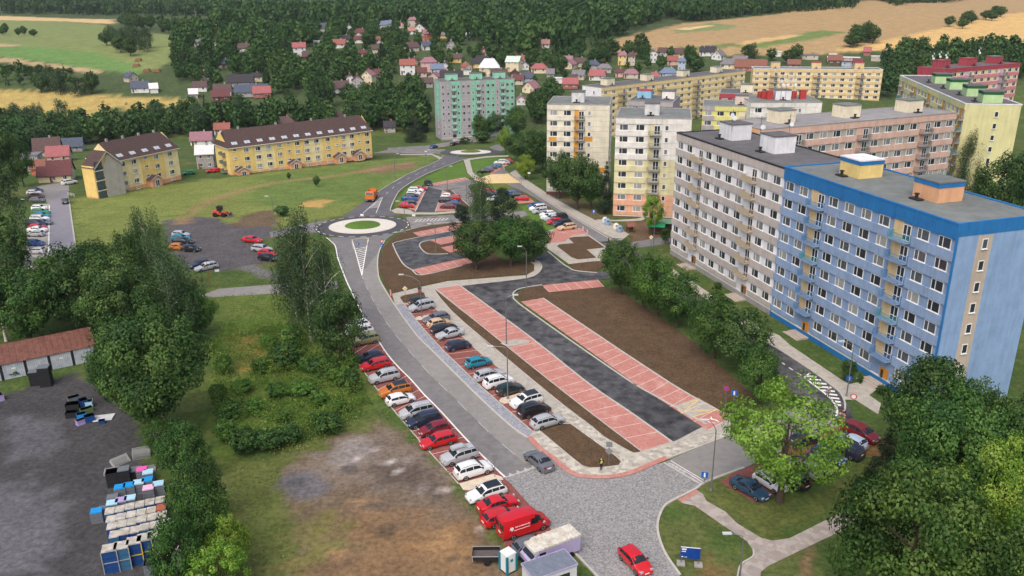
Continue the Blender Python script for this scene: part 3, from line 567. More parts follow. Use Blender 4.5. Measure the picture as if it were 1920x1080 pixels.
def add_window(root, x, y, z, w_, h, rz=0, key='std', frame=None, mull=1, rnd=None):
    fm, pm_ = window_meshes(w_, h, key, frame, mull); o = obj('window', fm, root, (x, y, z), rz)
    r = random.random(); obj('pane', pm_[0 if r < .38 else 1 if r < .58 else 2 if r < .88 else 3], o); return o
def slab(name, label, P0, ang, L, D, z0, floors, mods, st, cat='apartment building', group=None):
    """P0 front left ground corner, x along the facade, y into the building; st = style"""
    g = st.get
    fh = g('fh', 2.9); pl = g('plinth', 1.3); par = g('par', 1.0); HT = pl + floors * fh + par
    root = thing(name, label, cat, (P0[0], P0[1], z0), ang, group); md = g('pd', .2)
    band = g('band'); infill = g('infill', band[0] if isinstance(band, list) else band); end = g('end', infill)
    zones = g('zones') or [(0, HT - .02, infill, end)]
    for a, b, mf, me_ in zones:
        c = MB(); c.box(0, L, md, D - md, a, b, 1); c.m[-4] = 0; c.m[-2] = 0; c.m[1] = c.m[0] = 1
        c.build('wall', [mf, me_], root)
    rf = MB(); rf.box(.28, L - .28, .28, D - .28, HT - .04, HT + .05); rf.build('roof', g('roofm', M_roofing), root)
    pr = MB(); t = .3
    pr.box(-.04, L + .04, -.04, t, HT - .02, HT + .22); pr.box(-.04, L + .04, D - t, D + .04, HT - .02, HT + .22); pr.box(-.04, t, t, D - t, HT - .02, HT + .22); pr.box(L - t, L + .04, t, D - t, HT - .02, HT + .22)
    pr.build('parapet', g('coping', M_conc), root)
    x = 0; wins = []
    # plinth
    MB().box(.0, L, .05, md + .02, 0, pl - .35).build('plinth', g('plinthm', M_conc), root)
    bw = MB(); bw.box(.2, L - .2, .1, md + .01, pl - .5, pl - .12); bw.build('basement_window_strip', M_fr, root) if g('bstrip', True) else None
    pmesh = {}
    def panel(x0, x1, z_0, z_1, m, nm='panel'):
        k = (round(x1 - x0, 2), round(z_1 - z_0, 2))
        if k not in pmesh: pmesh[k] = MB().box(.025, k[0] - .025, 0, md + .01, .02, k[1] - .02).mesh('panel', m)
        o = obj(nm, pmesh[k], root, (x0, 0, z_0)); o.material_slots[0].link = 'OBJECT'; o.material_slots[0].material = m
    def bm_(i, f): return band(i, f) if callable(band) else (band[f] if isinstance(band, list) else band)
    wl, wh = g('ww', 2.05), g('wh', 1.46); mode = g('mode', 'band'); sill = g('sill', .92)
    for i, (kind, mw) in enumerate(mods):
        cx = x + mw / 2
        if kind != 'b':
            if mode == 'band':
                for f in range(floors + 1):
                    zb = pl + f * fh - (.42 if f else .0); zt = pl + f * fh + (sill if f < floors else par - .03)
                    if f == floors: panel(x, x + mw, zb, zt, g('top') or bm_(i, floors - 1))
                    else: panel(x, x + mw, zb, zt, bm_(i, f))
                if kind == 'n' or kind == 's':
                    for f in range(floors): panel(x, x + mw, pl + f * fh + sill, pl + (f + 1) * fh - .42, bm_(i, f))
            else:
                for f in range(floors): panel(x, x + mw, pl + f * fh, pl + (f + 1) * fh, bm_(i, f))
                panel(x, x + mw, pl + floors * fh, HT - .03, g('top') or bm_(i, floors - 1))
        for f in range(floors):
            zf = pl + f * fh; yw = -.03 if (mode == 'full' or kind == 's') else md - .06
            if kind == 'w': add_window(root, cx, yw, zf + sill + .02, wl, wh, key=g('wkey', 'std'), frame=g('frame'))
            elif kind == 's': add_window(root, cx, yw, zf + sill + .1, .85, 1.25, key=g('wkey', 'std'), frame=g('frame'), mull=0)
            elif kind == '2': 
                for dx in (-.25, .25): add_window(root, cx + dx * mw, yw, zf + sill + .02, .95, wh, key=g('wkey', 'std'), frame=g('frame'), mull=0)
            elif kind == 'b':
                if f > 0 or g('b0'):
                    b = MB().box(x + .25, x + mw - .1, -.95, md, zf - .14, zf + .02).build('balcony', g('slabm', M_conc), root)
                    r = MB(); zt = zf + 1.0
                    for a_, b_ in (((x + .28, -.92), (x + mw - .13, -.92)), ((x + .28, -.92), (x + .28, md)), ((x + mw - .13, -.92), (x + mw - .13, md))):
                        r.tube([(*a_, zt), (*b_, zt)], .035, 4); n = max(2, int(((a_[0] - b_[0]) ** 2 + (a_[1] - b_[1]) ** 2) ** .5 / .22))
                        r.tube([(*a_, zt - .45), (*b_, zt - .45)], .02, 4)
                        for q in range(n + 1): t_ = q / n; px, py = a_[0] + (b_[0] - a_[0]) * t_, a_[1] + (b_[1] - a_[1]) * t_; r.box(px - .018, px + .018, py - .018, py + .018, zf, zt)
                    rl = g('rail'); rl = rl[(f * 7 + i * 3) % len(rl)] if isinstance(rl, list) else rl
                    if g('solid'): r.box(x + .3, x + mw - .15, -.94, -.9, zf + .02, zt - .08)
                    r.build('railing', rl or M_metal, b)
                    dr = MB(); dw, dh = 1.45, 2.2; dx0 = x + mw - .35 - dw
                    for u, v, s_, e_ in ((0, .1, 0, dh), (dw - .1, dw, 0, dh), (dw * .5 - .06, dw * .5 + .06, 0, dh)): dr.box(dx0 + u, dx0 + v, md - .08, md - .01, zf + s_, zf + e_)
                    for s_ in (0, .75, dh - .1): dr.box(dx0, dx0 + dw, md - .07, md - .015, zf + s_, zf + s_ + .1)
                    dd = dr.build('balcony_door', M_fr, root); MB().box(dx0 + .03, dx0 + dw - .03, md - .045, md - .02, zf + .03, zf + dh - .03).build('pane', PANES[0], dd)
                    MB().box(x + .05, dx0 - .02, md - .03, md + .01, zf + .03, zf + fh - .2).build('recess_panel', g('recess', infill), root)
                else:
                    e = MB(); e.box(x + mw - 2.0, x + mw - .4, md - .1, md + .01, .3, 2.5).build('entrance_door', g('doorm', mat('door_ochre', sR(196, 132, 44), .5, .06, 3)), root)
                    MB().box(x + mw - 1.75, x + mw - 1.25, md - .13, md - .09, 1.0, 2.2).build('door_glass', PANES[0], root)
                    s_ = MB()
                    for q in range(3): s_.box(x - .3 * (q == 2), x + mw, -1.2 - .45 * q, md if q == 0 else -1.2 - .45 * (q - 1), 0, .3 - .1 * q)
                    s_.build('entrance_steps', M_steps, root)
            if kind == 'b' and f == floors - 1: panel(x, x + mw, zf + fh - .35, HT - .03, g('top') or bm_(i, f))
        x += mw
    # end wall windows (right or left end)
    for side, yc, strip, small in g('ends', ()):
        xe = L if side == 'r' else 0; rz = PI / 2 if side == 'r' else -PI / 2; sx = 1 if side == 'r' else -1
        if strip: MB().box(min(xe - .02 * sx, xe + .04 * sx), max(xe - .02 * sx, xe + .04 * sx), yc - 1.15, yc + 1.15, pl, HT - par - .2).build('stair_strip', strip, root)
        for f in range(floors): add_window(root, xe + .08 * sx, yc, pl + f * fh + .9, .9 if small else 1.85, 1.35, rz, mull=0 if small else 1)
    if g('endband'):
        m, h = g('endband'); MB().box(L - .01, L + .05, md + .02, D - .05, HT - h, HT - .02).build('end_band', m, root)
    if g('corner'): MB().box(L - .02, L + .06, -.03, .32, 0, HT - .02).build('corner_strip', g('corner'), root)
    for px, py, sx, sy, hh, m, capm in g('pent', ()):
        b = MB().box(px - sx / 2, px + sx / 2, py - sy / 2, py + sy / 2, HT + .03, HT + hh).build('lift_house', m, root)
        MB().box(px - sx / 2 - .12, px + sx / 2 + .12, py - sy / 2 - .12, py + sy / 2 + .12, HT + hh, HT + hh + .18, 0).build('lift_house_roof', capm, b)
        if g('pband'): MB().box(px - sx / 2 - .06, px + sx / 2 + .06, py - sy / 2 - .06, py + sy / 2 + .06, HT + hh - .6, HT + hh - .01).build('lift_house_band', g('pband'), b)
        v = MB(); v.box(px - 1.2, px + .6, py - sy / 2 - 1.6, py - sy / 2 - .6, HT + .03, HT + .3); v.lathe([(.22, HT + .3), (.22, HT + .8), (.34, HT + .82), (.34, HT + .98), (.05, HT + 1.05)], 8, 0, (px - .3, py - sy / 2 - 1.1)); v.build('roof_vent', M_dark, root)
    root['ht'] = HT; return root
def corner(px, py, z): return G(px, py, z=z)
def span(a, b): d = b - a; return math.atan2(d.y, d.x), d.length
def c_(n, rgb, var=.07, sc=.6, big=.06):     # painted render with rain streaks
    if n in MATS: return MATS[n]
    m = mat(n, sR(*rgb), .85, var, sc, .08, big=big); nt_ = m.node_tree; N, L = nt_.nodes, nt_.links; b = N['Principled BSDF']; src = b.inputs['Base Color'].links[0].from_socket
    g = N.new('ShaderNodeNewGeometry'); mp = N.new('ShaderNodeMapping'); mp.inputs['Scale'].default_value = (1.1, 1.1, .09); t = N.new('ShaderNodeTexNoise'); t.inputs['Scale'].default_value = 1.3; t.inputs['Detail'].default_value = 6; t.inputs['Roughness'].default_value = .7
    r = N.new('ShaderNodeMapRange'); r.inputs[1].default_value = .42; r.inputs[2].default_value = .78; r.inputs[3].default_value = 1.02; r.inputs[4].default_value = .8
    v = N.new('ShaderNodeVectorMath'); v.operation = 'SCALE'; L.new(g.outputs['Position'], mp.inputs[0]); L.new(mp.outputs[0], t.inputs['Vector']); L.new(t.outputs[0], r.inputs[0]); L.new(src, v.inputs[0]); L.new(r.outputs[0], v.inputs['Scale']); L.new(v.outputs[0], b.inputs['Base Color']); return m
W, B_BAY = ('w', 3.62), ('b', 3.62)
PAT = [W, W, B_BAY, W, W, W, W, B_BAY, W, W]
# grey and blue blocks, one row
Pa, Pb, Pc = G(1255.3, 476.4), G(1438.6, 591.7), G(1734, 772)
ang, LL_ = span(Pa, Pc); dirv = (Pc - Pa).normalized(); Pb = Pa + dirv * ((Pb - Pa).dot(dirv)); LG = (Pb - Pa).length; LB = (Pc - Pb).length
def fit(p, L): k = L / sum(m[1] for m in p); return [(a, b * k) for a, b in p]
M_beige = c_('facade_beige_panel', (184, 175, 168)); M_wfac = c_('facade_white_infill', (226, 226, 228)); M_bal = c_('balcony_sand', (186, 172, 150), .1)
M_blue = c_('facade_pale_blue', (138, 160, 190)); M_blue2 = c_('facade_blue_infill', (132, 154, 184)); M_sblue = c_('facade_strong_blue', (38, 112, 172)); M_cream = c_('facade_cream_recess', (214, 188, 142))
M_pwhite = c_('lift_house_white', (220, 220, 222)); M_railb = mat('railing_blue', sR(70, 130, 180), .5, 0); M_railt = mat('railing_teal', sR(50, 146, 160), .5, 0); M_raild = mat('railing_sand', sR(180, 164, 138), .6, 0); M_orange = mat('door_brown', sR(150, 100, 50), .5, .06, 3)
slab('grey_apartment_block', 'grey and white panel apartment block joined to the blue one, white lift houses', Pa, ang, LG - .02, 14.0, 0, 8, fit(PAT, LG - .02),
     dict(band=M_beige, infill=M_wfac, end=M_wfac, recess=M_wfac, rail=M_raild, slabm=M_bal, solid=True, doorm=M_orange, coping=M_dark,
          pent=[(9.5, 7.5, 4.6, 4.2, 3.0, M_pwhite, M_roofing), (23.5, 7.5, 4.6, 4.2, 3.0, M_pwhite, M_roofing)]))
_CP = (70, 165, 210)
slab('blue_apartment_block', 'pale blue panel apartment block with strong blue parapet band and cream stair strip', Pb, ang, LB, 14.0, 0, 8, fit(PAT, LB),
     dict(band=M_blue, infill=M_blue2, end=c_('facade_end_blue', (134, 162, 196)), top=M_sblue, recess=M_cream, rail=[M_railb, M_railb, M_railt, M_railb], slabm=M_blue2, roofm=M_roofing2, plinthm=M_sblue, par=1.5, plinth=1.2, fh=2.88,
          coping=M_sblue, endband=(M_sblue, 1.5), corner=M_sblue, ends=[('r', 4.6, c_('facade_stair_beige', (186, 172, 156)), True)], pband=M_sblue,
          pent=[(8.8, 7.5, 4.6, 4.2, 2.7, c_('lift_house_yellow', (226, 200, 130)), M_pwhite), (24.5, 7.5, 4.6, 4.2, 2.7, c_('lift_house_peach', (214, 164, 124)), M_roofing2)]))
# towers
M_ivory = c_('facade_ivory', (214, 208, 188), .1, .5, .1); M_ivy2 = c_('facade_pale_yellow', (206, 200, 160), .08); M_peach = c_('facade_peach', (214, 164, 136), .06); M_ora = c_('facade_orange', (206, 150, 60)); M_gwhite = c_('facade_greyish_white', (214, 212, 204), .12, .5, .12)
TM = [('w', 4.0), ('w', 3.9), ('b', 3.2), ('s', 2.4), ('n', 4.6)]
for nm, lab, fl, fr, ztop, bands, acc in (
    ('tower_block', 'ivory tower block with orange squares and orange balcony recesses', (1025.5, 196), (1144, 197), 22.6, [M_ivory] * 8, True),
    ('tower_block', 'whitish tower block fading to peach on its lower floors', (1155, 221), (1297.5, 223), 23.2, [M_peach, M_peach, M_ivy2, M_ivy2, M_ivy2, M_gwhite, M_gwhite, M_gwhite], False)):
    a, b = corner(*fl, ztop), corner(*fr, ztop); an, L = span(a, b); an -= .03; n = 8; HT = 1.3 + 8 * 2.9 + 1.0
    zs = None
    if not acc: zs = [(0, 7.1, M_peach, M_peach), (7.1, 15.8, M_ivy2, M_ivy2), (15.8, HT - .02, M_gwhite, M_gwhite)]
    r = slab(nm, lab, a, an, L, 17.5, ztop - HT, 8, fit(TM, L), dict(band=bands, infill=bands[4], end=bands[4], zones=zs, recess=M_ora if acc else M_ivy2, roofm=M_roofing2, plinthm=c_('plinth_brown', (110, 70, 64)), rail=M_metal,
             pent=[(L * .47, 7, 3.6, 4, 2.8, c_('lift_house_grey_white', (200, 200, 198), .15), M_roofing)], ends=[('r', 5, None, False), ('r', 12, None, False)]))
    if acc:
        for x0, f in ((.55, 5), (10.6, 5), (14.6, 2), (11.8, 0), (3.6, 3)): MB().box(x0, x0 + 2.2, -.03, .02, 1.3 + f * 2.9 - .3, 1.3 + f * 2.9 + (.8 if x0 < 4 else 1.1)).build('accent_panel', M_ora, r)
# salmon slab
M_salm = c_('facade_salmon', (206, 172, 156)); M_sgrey = c_('facade_stone_grey', (170, 164, 154)); M_ycream = c_('lift_house_cream', (224, 214, 186))
a, b = corner(1429, 244, 25.0), corner(1795, 212, 25.0); an, L = span(a, b)
P13 = [W, W, B_BAY, W, W, W, W, B_BAY, W, W, W, W, B_BAY, W, W]
slab('salmon_apartment_block', 'salmon pink panel block with grey patches and three cream lift houses', a, an, L, 13, 25 - 25.5, 8, fit(P13, L),
     dict(band=M_salm, infill=M_sgrey, end=c_('facade_apricot', (226, 176, 130)), recess=M_salm, rail=M_metal, coping=M_conc, roofm=mat('roofing_pale', sR(140, 138, 138), .9, .12, .5, big=.12),
          pent=[(L * .19, 7, 4.6, 4, 2.7, M_ycream, M_roofing2), (L * .52, 7, 4.6, 4, 2.7, M_ycream, M_roofing2), (L * .86, 7, 4.6, 4, 2.7, M_ycream, M_roofing2)]))
# green and grey block
M_mint = c_('facade_mint', (136, 192, 166)); M_ggrey = c_('facade_ash', (168, 162, 166)); M_dfr = mat('window_frame_pale', sR(190, 196, 192), .5, 0)
a = G(829, 264); za = tz(a); b0 = corner(964.5, 148.5, za + 25.4); an, L = span(a, b0); L = min(L, 52)
def gcol(i, f): return M_mint if i in (2, 3, 6, 7, 9, 10, 12, 13, 14) else M_ggrey
GP = [('2', 3.4)[0:2], ('w', 3.0), ('b', 3.6), ('s', 3), ('w', 3.4), ('w', 3.2), ('s', 3), ('b', 3.6), ('s', 3), ('w', 3.4), ('w', 3.2), ('s', 3), ('b', 3.6), ('w', 3.2), ('w', 3.2)]
GP[0] = ('s', 3.4); GP[1] = ('s', 3.2)
rg = slab('mint_apartment_block', 'mint green and grey panel block beside the far roundabout', a, an, L, 12.5, za, 8, fit(GP, L), dict(mode='full', band=gcol, infill=M_ggrey, end=M_ggrey, recess=M_mint, rail=mat('railing_pale_green', sR(150, 190, 172), .6, 0), solid=True, frame=M_dfr, wkey='pale', ww=1.4, wh=1.35, doorm=M_dark,
     ends=[('l', 5.2, None, True)], pent=[(L * .2, 7, 5, 3.6, 2.6, c_('lift_house_mint', (150, 206, 178)), M_roofing), (L * .53, 7, 5, 3.6, 2.6, MATS['lift_house_mint'], M_roofing), (L * .85, 7, 5, 3.6, 2.6, MATS['lift_house_mint'], M_roofing)]))
MB().box(-.05, .03, .8, 9.4, 9.2, 25.2).build('end_panel', M_mint, rg)
# yellow slabs behind
M_yb = c_('facade_yellow', (228, 202, 148)); M_yi = c_('facade_butter', (222, 206, 164)); M_tan = c_('facade_tan', (214, 188, 142))
zt = 11.0; a, b = corner(1128, 165, zt), corner(1398, 133, zt); an, L = span(a, b)
slab('yellow_apartment_block', 'long yellow and cream panel block with white end wall behind the towers', a, an, L, 12, zt - 25.5, 8, fit([W, W, B_BAY] + [W] * 4 + [B_BAY] + [W] * 4 + [B_BAY] + [W] * 4 + [B_BAY, W, W], L),
     dict(band=M_yb, infill=M_yi, end=M_pwhite, recess=M_yb, rail=M_metal, ends=[('l', 4.5, None, True)], pent=[(L * k, 6.5, 5, 4, 2.8, M_ycream, M_roofing2) for k in (.1, .35, .6, .85)]))
a, b = corner(1412.7, 129.5, zt), corner(1656, 131.5, zt); an, L = span(a, b)
slab('tan_apartment_block', 'tan yellow panel block with three lift houses, two of them red roofed', a, an, L, 12, zt - 22.5, 7, fit([W, W, B_BAY, W, W, W, W, B_BAY, W, W, W, W, B_BAY, W, W], L),
     dict(band=M_tan, infill=M_yi, end=M_yb, recess=M_tan, rail=M_metal, coping=M_pwhite, roofm=M_roofing2, pent=[(L * .18, 6, 4.6, 4, 3, M_tan, M_roofing2), (L * .5, 6, 4.6, 4, 3, M_tan, mat('roof_red', sR(166, 60, 56), .7, .1, 1)), (L * .83, 6, 4.6, 4, 3, M_tan, MATS['roof_red'])]))
# yellow-green slab on the right
M_pgr = c_('facade_pistachio', (196, 204, 156)); M_pye = c_('facade_lemon', (216, 208, 150)); M_dgr = c_('facade_dark_green', (26, 92, 50)); M_lgr = c_('lift_house_green', (176, 206, 152))
zt = 25.0; a, b = corner(1687, 141.7, zt), corner(1810, 195.5, zt); an, L = span(a, b)
slab('pistachio_apartment_block', 'lemon and pistachio panel block with dark green trimmed lift houses', a, an, L, 13, zt - 25.5, 8, fit([W, B_BAY] + [W] * 3 + [B_BAY] + [W] * 3 + [B_BAY] + [W] * 3 + [B_BAY] + [W] * 3 + [B_BAY], L),
     dict(band=lambda i, f: M_pye if (i // 3) % 2 else M_pgr, infill=M_pye, end=c_('facade_pale_lime', (206, 202, 150), .05, .4, .08), recess=M_ora, rail=[M_metal, MATS['railing_teal']], coping=M_pwhite, ends=[('r', 7.5, None, True)], pband=M_dgr,
          pent=[(L * k, 7, 4.2, 4.6, 2.7, M_lgr, M_roofing) for k in (.3, .52, .74, .93)]))
# red and pink slab behind it
M_crim = c_('facade_crimson', (164, 70, 80)); M_pinkb = c_('facade_rose', (206, 134, 140)); M_lil = c_('facade_lilac', (208, 172, 192))
zt = 22.0; a, b = corner(1772, 131, zt), corner(1914, 119.5, zt); an, L = span(a, b)
slab('crimson_apartment_block', 'rose and lilac panel block with crimson parapet behind the pistachio one', a, an, L, 12, zt - 22.5, 7, fit([W, W, W, B_BAY, W, W, W, W, B_BAY, W, W], L),
     dict(band=M_pinkb, infill=M_yi, end=M_crim, top=M_crim, recess=M_lil, rail=M_metal, coping=M_crim, pent=[(L * .12, 6, 5, 4, 2.8, M_crim, M_crim), (L * .46, 6, 5.5, 4, 2.8, M_crim, M_crim), (L * .82, 6, 5, 4, 2.8, M_crim, M_roofing2)]))
# small blocks in the gap
zt = 20.5; a, b = corner(1408, 192.5, zt), corner(1542, 192.5, zt); an, L = span(a, b)
rw = slab('white_apartment_block', 'white block with red rooftop steps and a lattice of white dishes', a, an, L, 17, zt - 25.5, 8, fit([('w', 5), ('w', 5), ('b', 3.4), ('s', 3), ('n', 5)], L), dict(band=M_gwhite, infill=M_gwhite, end=M_gwhite, recess=M_gwhite, rail=M_metal, roofm=M_roofing2, pent=[(L * .52, 8, 4.6, 4, 2.8, M_pwhite, M_roofing)]))
for i, (x, y) in enumerate(((L * .25, 11), (L * .28, 8.5), (L * .33, 7), (L * .72, 11), (L * .68, 9), (L * .82, 8))): MB().box(x - .9, x + .9, y - .8, y + .8, 25.5, 27.4 + (i % 3) * .4).build('rooftop_unit', MATS['roof_red'], rw)
zt = 19.0; a, b = corner(1349, 176, zt), corner(1412, 177.5, zt); an, L = span(a, b)
slab('red_topped_block', 'narrow block with red top storey and pale lift house between the yellow and white blocks', a, an, L, 14, zt - 22.5, 7, fit([W, W, W], L), dict(band=[M_crim] * 7, top=M_crim, infill=M_crim, end=M_crim, pent=[(L * .8, 6, 4, 4, 2.6, M_ycream, M_roofing2)]))
zt = 18.5; a, b = corner(1318, 199, zt), corner(1410, 201, zt); an, L = span(a, b)
slab('lime_apartment_block', 'grey and lime yellow low block with beige lift house behind the whitish tower', a, an, L, 13, zt - 22.5, 7, fit([W, W, W, B_BAY], L), dict(band=lambda i, f: M_ggrey if i == 0 else c_('facade_lime', (212, 208, 130)), infill=c_('facade_lime', (212, 208, 130)), end=M_ggrey, recess=M_ycream, rail=M_metal, roofm=M_roofing2, pent=[(L * .8, 6, 4, 3.6, 2.6, c_('lift_house_beige', (204, 188, 176)), M_roofing)]))
zt = 18.0; a, b = corner(1178, 193, zt), corner(1262, 196, zt); an, L = span(a, b)
slab('flat_roofed_block', 'low flat roofed block behind the two towers with light blue lift house', a, an, L, 16, zt - 22, 7, fit([W, W, W], L), dict(band=M_ggrey, infill=M_ggrey, end=M_ggrey, roofm=M_roofing, pent=[(L * .25, 10, 4.6, 4, 2.4, c_('lift_house_sky_blue', (140, 186, 212)), M_crim), (L * .8, 10, 4, 4, 2.4, M_gwhite, M_roofing)]))
# masts with dishes on the roofs
def mast(px, py, z, h, label, dishes):
    p = corner(px, py, z); t = thing('antenna_mast', label, 'antenna', (p[0], p[1], z), 0, 'rooftop antennas')
    m = MB(); m.tube([(0, 0, 0), (0, 0, h)], .06, 6)
    for k in range(3): m.tube([(-.5, 0, h * (.5 + .2 * k)), (.5, 0, h * (.5 + .2 * k))], .03, 4)
    m.build('pole', M_metal, t)
    for i in range(dishes):
        d = MB().lathe([(.05, 0), (.28, .05), (.42, .14), (.44, .16)], 10).build('dish', M_pwhite, t); d.location = (.25 * (-1) ** i, -.2, h * (.6 + .13 * i)); d.rotation_euler = (PI / 2.1, 0, .4 * i)
mast(1372, 246, 28.4, 4.0, 'slim mast with dish on white lift house of grey block', 2); mast(1424, 268, 28.4, 4.5, 'bare mast on the grey block roof by second lift house', 1)
mast(1478, 262, 25.5, 5, 'antenna pole on the salmon block roof edge', 1)
for i, (px, py) in enumerate(((1463, 190), (1472, 190), (1486, 190), (1745, 130), (1758, 126), (1770, 128), (1832, 118))): mast(px, py, 23, 6.5 if i > 2 else 7.5, 'tall rooftop antenna with dishes among the far blocks', 3)
# ------------------------------------------------------------------ yellow terraces with maroon roofs
M_mar = mat('roof_tile_maroon', sR(66, 52, 50), .85, .2, 2.5, .4, col2=sR(86, 68, 64)); M_yw = c_('render_yellow', (226, 196, 122)); M_yw2 = c_('render_cream_yellow', (230, 212, 162)); M_peachp = c_('render_peach', (214, 160, 124))
M_sky = mat('skylight_glass', sR(176, 184, 190), .1, 0, spec=.6); M_trim = mat('white_trim', sR(220, 216, 208), .6, 0)
def gable_roof(root, x0, x1, y0, y1, ze, rise, m, ov=.5, name='roof', hip=0.0, th=.22, fascia=True):
    """ridge along x; hip = inset of the ridge ends"""
    ym = (y0 + y1) / 2; a, b = x0 - ov, x1 + ov; f, k = y0 - ov, y1 + ov; dz = rise / ((y1 - y0) / 2) * ov; ze2 = ze - dz; zr = ze + rise; mb = MB()
    A, Bq, Cq, Dq, R0, R1_ = (a, f, ze2), (b, f, ze2), (b, k, ze2), (a, k, ze2), (a + hip, ym, zr), (b - hip, ym, zr)
    up = lambda p: (p[0], p[1], p[2] + th)
    mb.quad(up(A), up(Bq), up(R1_), up(R0)); mb.quad(up(Cq), up(Dq), up(R0), up(R1_))
    if hip: mb.face([up(Bq), up(Cq), up(R1_)]); mb.face([up(Dq), up(A), up(R0)])
    else:
        mb.face([Bq, up(Bq), up(R1_), R1_], 1); mb.face([R1_, up(R1_), up(Cq), Cq], 1); mb.face([A, R0, up(R0), up(A)], 1); mb.face([R0, Dq, up(Dq), up(R0)], 1)
    mb.quad(A, Bq, up(Bq), up(A), 1); mb.quad(Cq, Dq, up(Dq), up(Cq), 1)
    if hip: mb.quad(Bq, Cq, up(Cq), up(Bq), 1); mb.quad(Dq, A, up(A), up(Dq), 1)
    mb.quad(Bq, A, R0, R1_, 1); mb.quad(Dq, Cq, R1_, R0, 1)
    return mb.build(name, [m, M_trim if fascia else m], root)
def gable_wall(mb, x0, x1, y0, y1, z0, ze, rise, m=0):
    mb.box(x0, x1, y0, y1, z0, ze, m); ym = (y0 + y1) / 2
    for x in (x0, x1): mb.face([(x, y0, ze), (x, y1, ze), (x, ym, ze + rise)][:: (1 if x == x1 else -1)], m)
    return mb
def skylight(roof, x, y, z, slope, w_=.75, h=1.1, rz=0):
    o = MB().box(-w_ / 2 - .07, w_ / 2 + .07, -h / 2 - .07, h / 2 + .07, 0, .08).build('skylight', M_fr, roof); o.location = (x, y, z); o.rotation_euler = (slope, 0, 0)
    MB().box(-w_ / 2, w_ / 2, -h / 2, h / 2, .07, .1).build('pane', M_sky, o) if False else None
    o.data.materials.append(M_sky); o.data.polygons[1].material_index = 1
def terrace(name, label, P0, ang, L, D, z0, secs, porches, cols, floors=3, fh=2.85, wing=False):
    root = thing(name, label, 'apartment building', (P0[0], P0[1], z0), ang); pl = 1.4; ze = pl + floors * fh + .3; rise = 4.6
    x = 0
    for i, (sl, m, dy) in enumerate(secs):
        mb = MB(); gable_wall(mb, x, x + sl - .01, dy, D, pl, ze, rise * (1 - dy / D)); mb.build('wall', m, root)
        MB().box(x + .02, x + sl - .03, dy - .06, D - .1, 0, pl).build('plinth', M_peachp, root)
        x += sl
    rf = gable_roof(root, 0, L, 0, D, ze, rise, M_mar, .55, hip=1.6); sl_ = math.atan2(rise, D / 2)
    for i in range(1, 5):
        xx = L * i / 5 ; 
    n = int(L / 4.2)
    for i in range(n):
        for dx in (-.5, .5): skylight(rf, 2.6 + i * (L - 5) / max(1, n - 1) + dx, 1.0, ze + 1.0 * rise / (D / 2) + .2, sl_)
    for i in range(4): MB().box(L * (.12 + .25 * i) - .3, L * (.12 + .25 * i) + .3, D / 2 - .3, D / 2 + .3, ze + rise - .4, ze + rise + .9).build('chimney', M_conc, rf)
    for cx, fl in cols:
        for f in range(floors):
            if fl == 'st': add_window(root, cx, -.02, pl + f * fh + 1.9 if f < floors - 1 else pl + f * fh + 1.7, 1.25, .75, key='c')
            else: add_window(root, cx, -.02, pl + f * fh + .95, 1.75, 1.35, key='c')
        if fl != 'st': add_window(root, cx, -.1, .5, 1.3, .55, key='c')
    for cx in porches:
        p = MB(); gable_wall(MB(), 0, 1, 0, 1, 0, 1, 1); w2 = 1.9
        p.box(cx - w2, cx + w2, -2.0, 0, 0, 2.5); p.face([(cx - w2, -2.0, 2.5), (cx + w2, -2.0, 2.5), (cx, -2.0, 3.5)]); po = p.build('porch', M_peachp, root)
        r = MB()
        for s in (-1, 1):
            r.quad((cx, -2.4, 3.75), (cx + s * 2.5, -2.4, 2.5), (cx + s * 2.5, .1, 2.5), (cx, .1, 3.75)) if s < 0 else r.quad((cx + 2.5, -2.4, 2.5), (cx, -2.4, 3.75), (cx, .1, 3.75), (cx + 2.5, .1, 2.5))
            r.quad((cx, -2.42, 3.55), (cx, -2.42, 3.78), (cx + s * 2.5, -2.42, 2.53), (cx + s * 2.5, -2.42, 2.3), 1)
        r.build('porch_roof', [M_mar, M_trim], po)
        d = MB(); d.box(cx - .75, cx + .75, -2.08, -2.0, .1, 2.4); d.build('porch_door', M_fr, po)
        g = MB(); g.box(cx - .6, cx - .08, -2.1, -2.07, .4, 2.2); g.box(cx + .08, cx + .6, -2.1, -2.07, .4, 2.2); g.build('door_glass', PANES[0], po)
    for s in (0, L):      # gable balconies
        sx = -1 if s == 0 else 1
        if wing and s == 0: continue
        for f in range(3):
            b = MB().box(min(s, s + sx * 1.3), max(s, s + sx * 1.3), 3, 6, pl + f * fh + .1, pl + f * fh + .25).build('balcony', M_conc, root)
            r = MB(); xx = s + sx * 1.27
            r.box(xx - .03, xx + .03, 3, 6, pl + f * fh + .3, pl + f * fh + 1.15); r.box(min(s, xx), max(s, xx), 2.97, 3.03, pl + f * fh + .3, pl + f * fh + 1.15); r.box(min(s, xx), max(s, xx), 5.97, 6.03, pl + f * fh + .3, pl + f * fh + 1.15)
            r.build('railing', mat('railing_green_grey', sR(96, 118, 110), .6, 0), b)
    return root, ze, rise
a, b = G(434, 329), G(699, 299); an, L = span(a, b); z0 = (tz(a) + tz(b)) / 2 - .2; k = L / 60
_cols = [(2.3, 'st'), (6.8, 'w'), (11.3, 'w'), (15.5, 'w'), (19.8, 'w'), (23.6, 'st'), (27.2, 'w'), (31.2, 'w'), (35.4, 'w'), (40.2, 'w'), (44.2, 'st'), (47.2, 'w'), (51, 'w'), (54.2, 'st'), (58, 'w')]
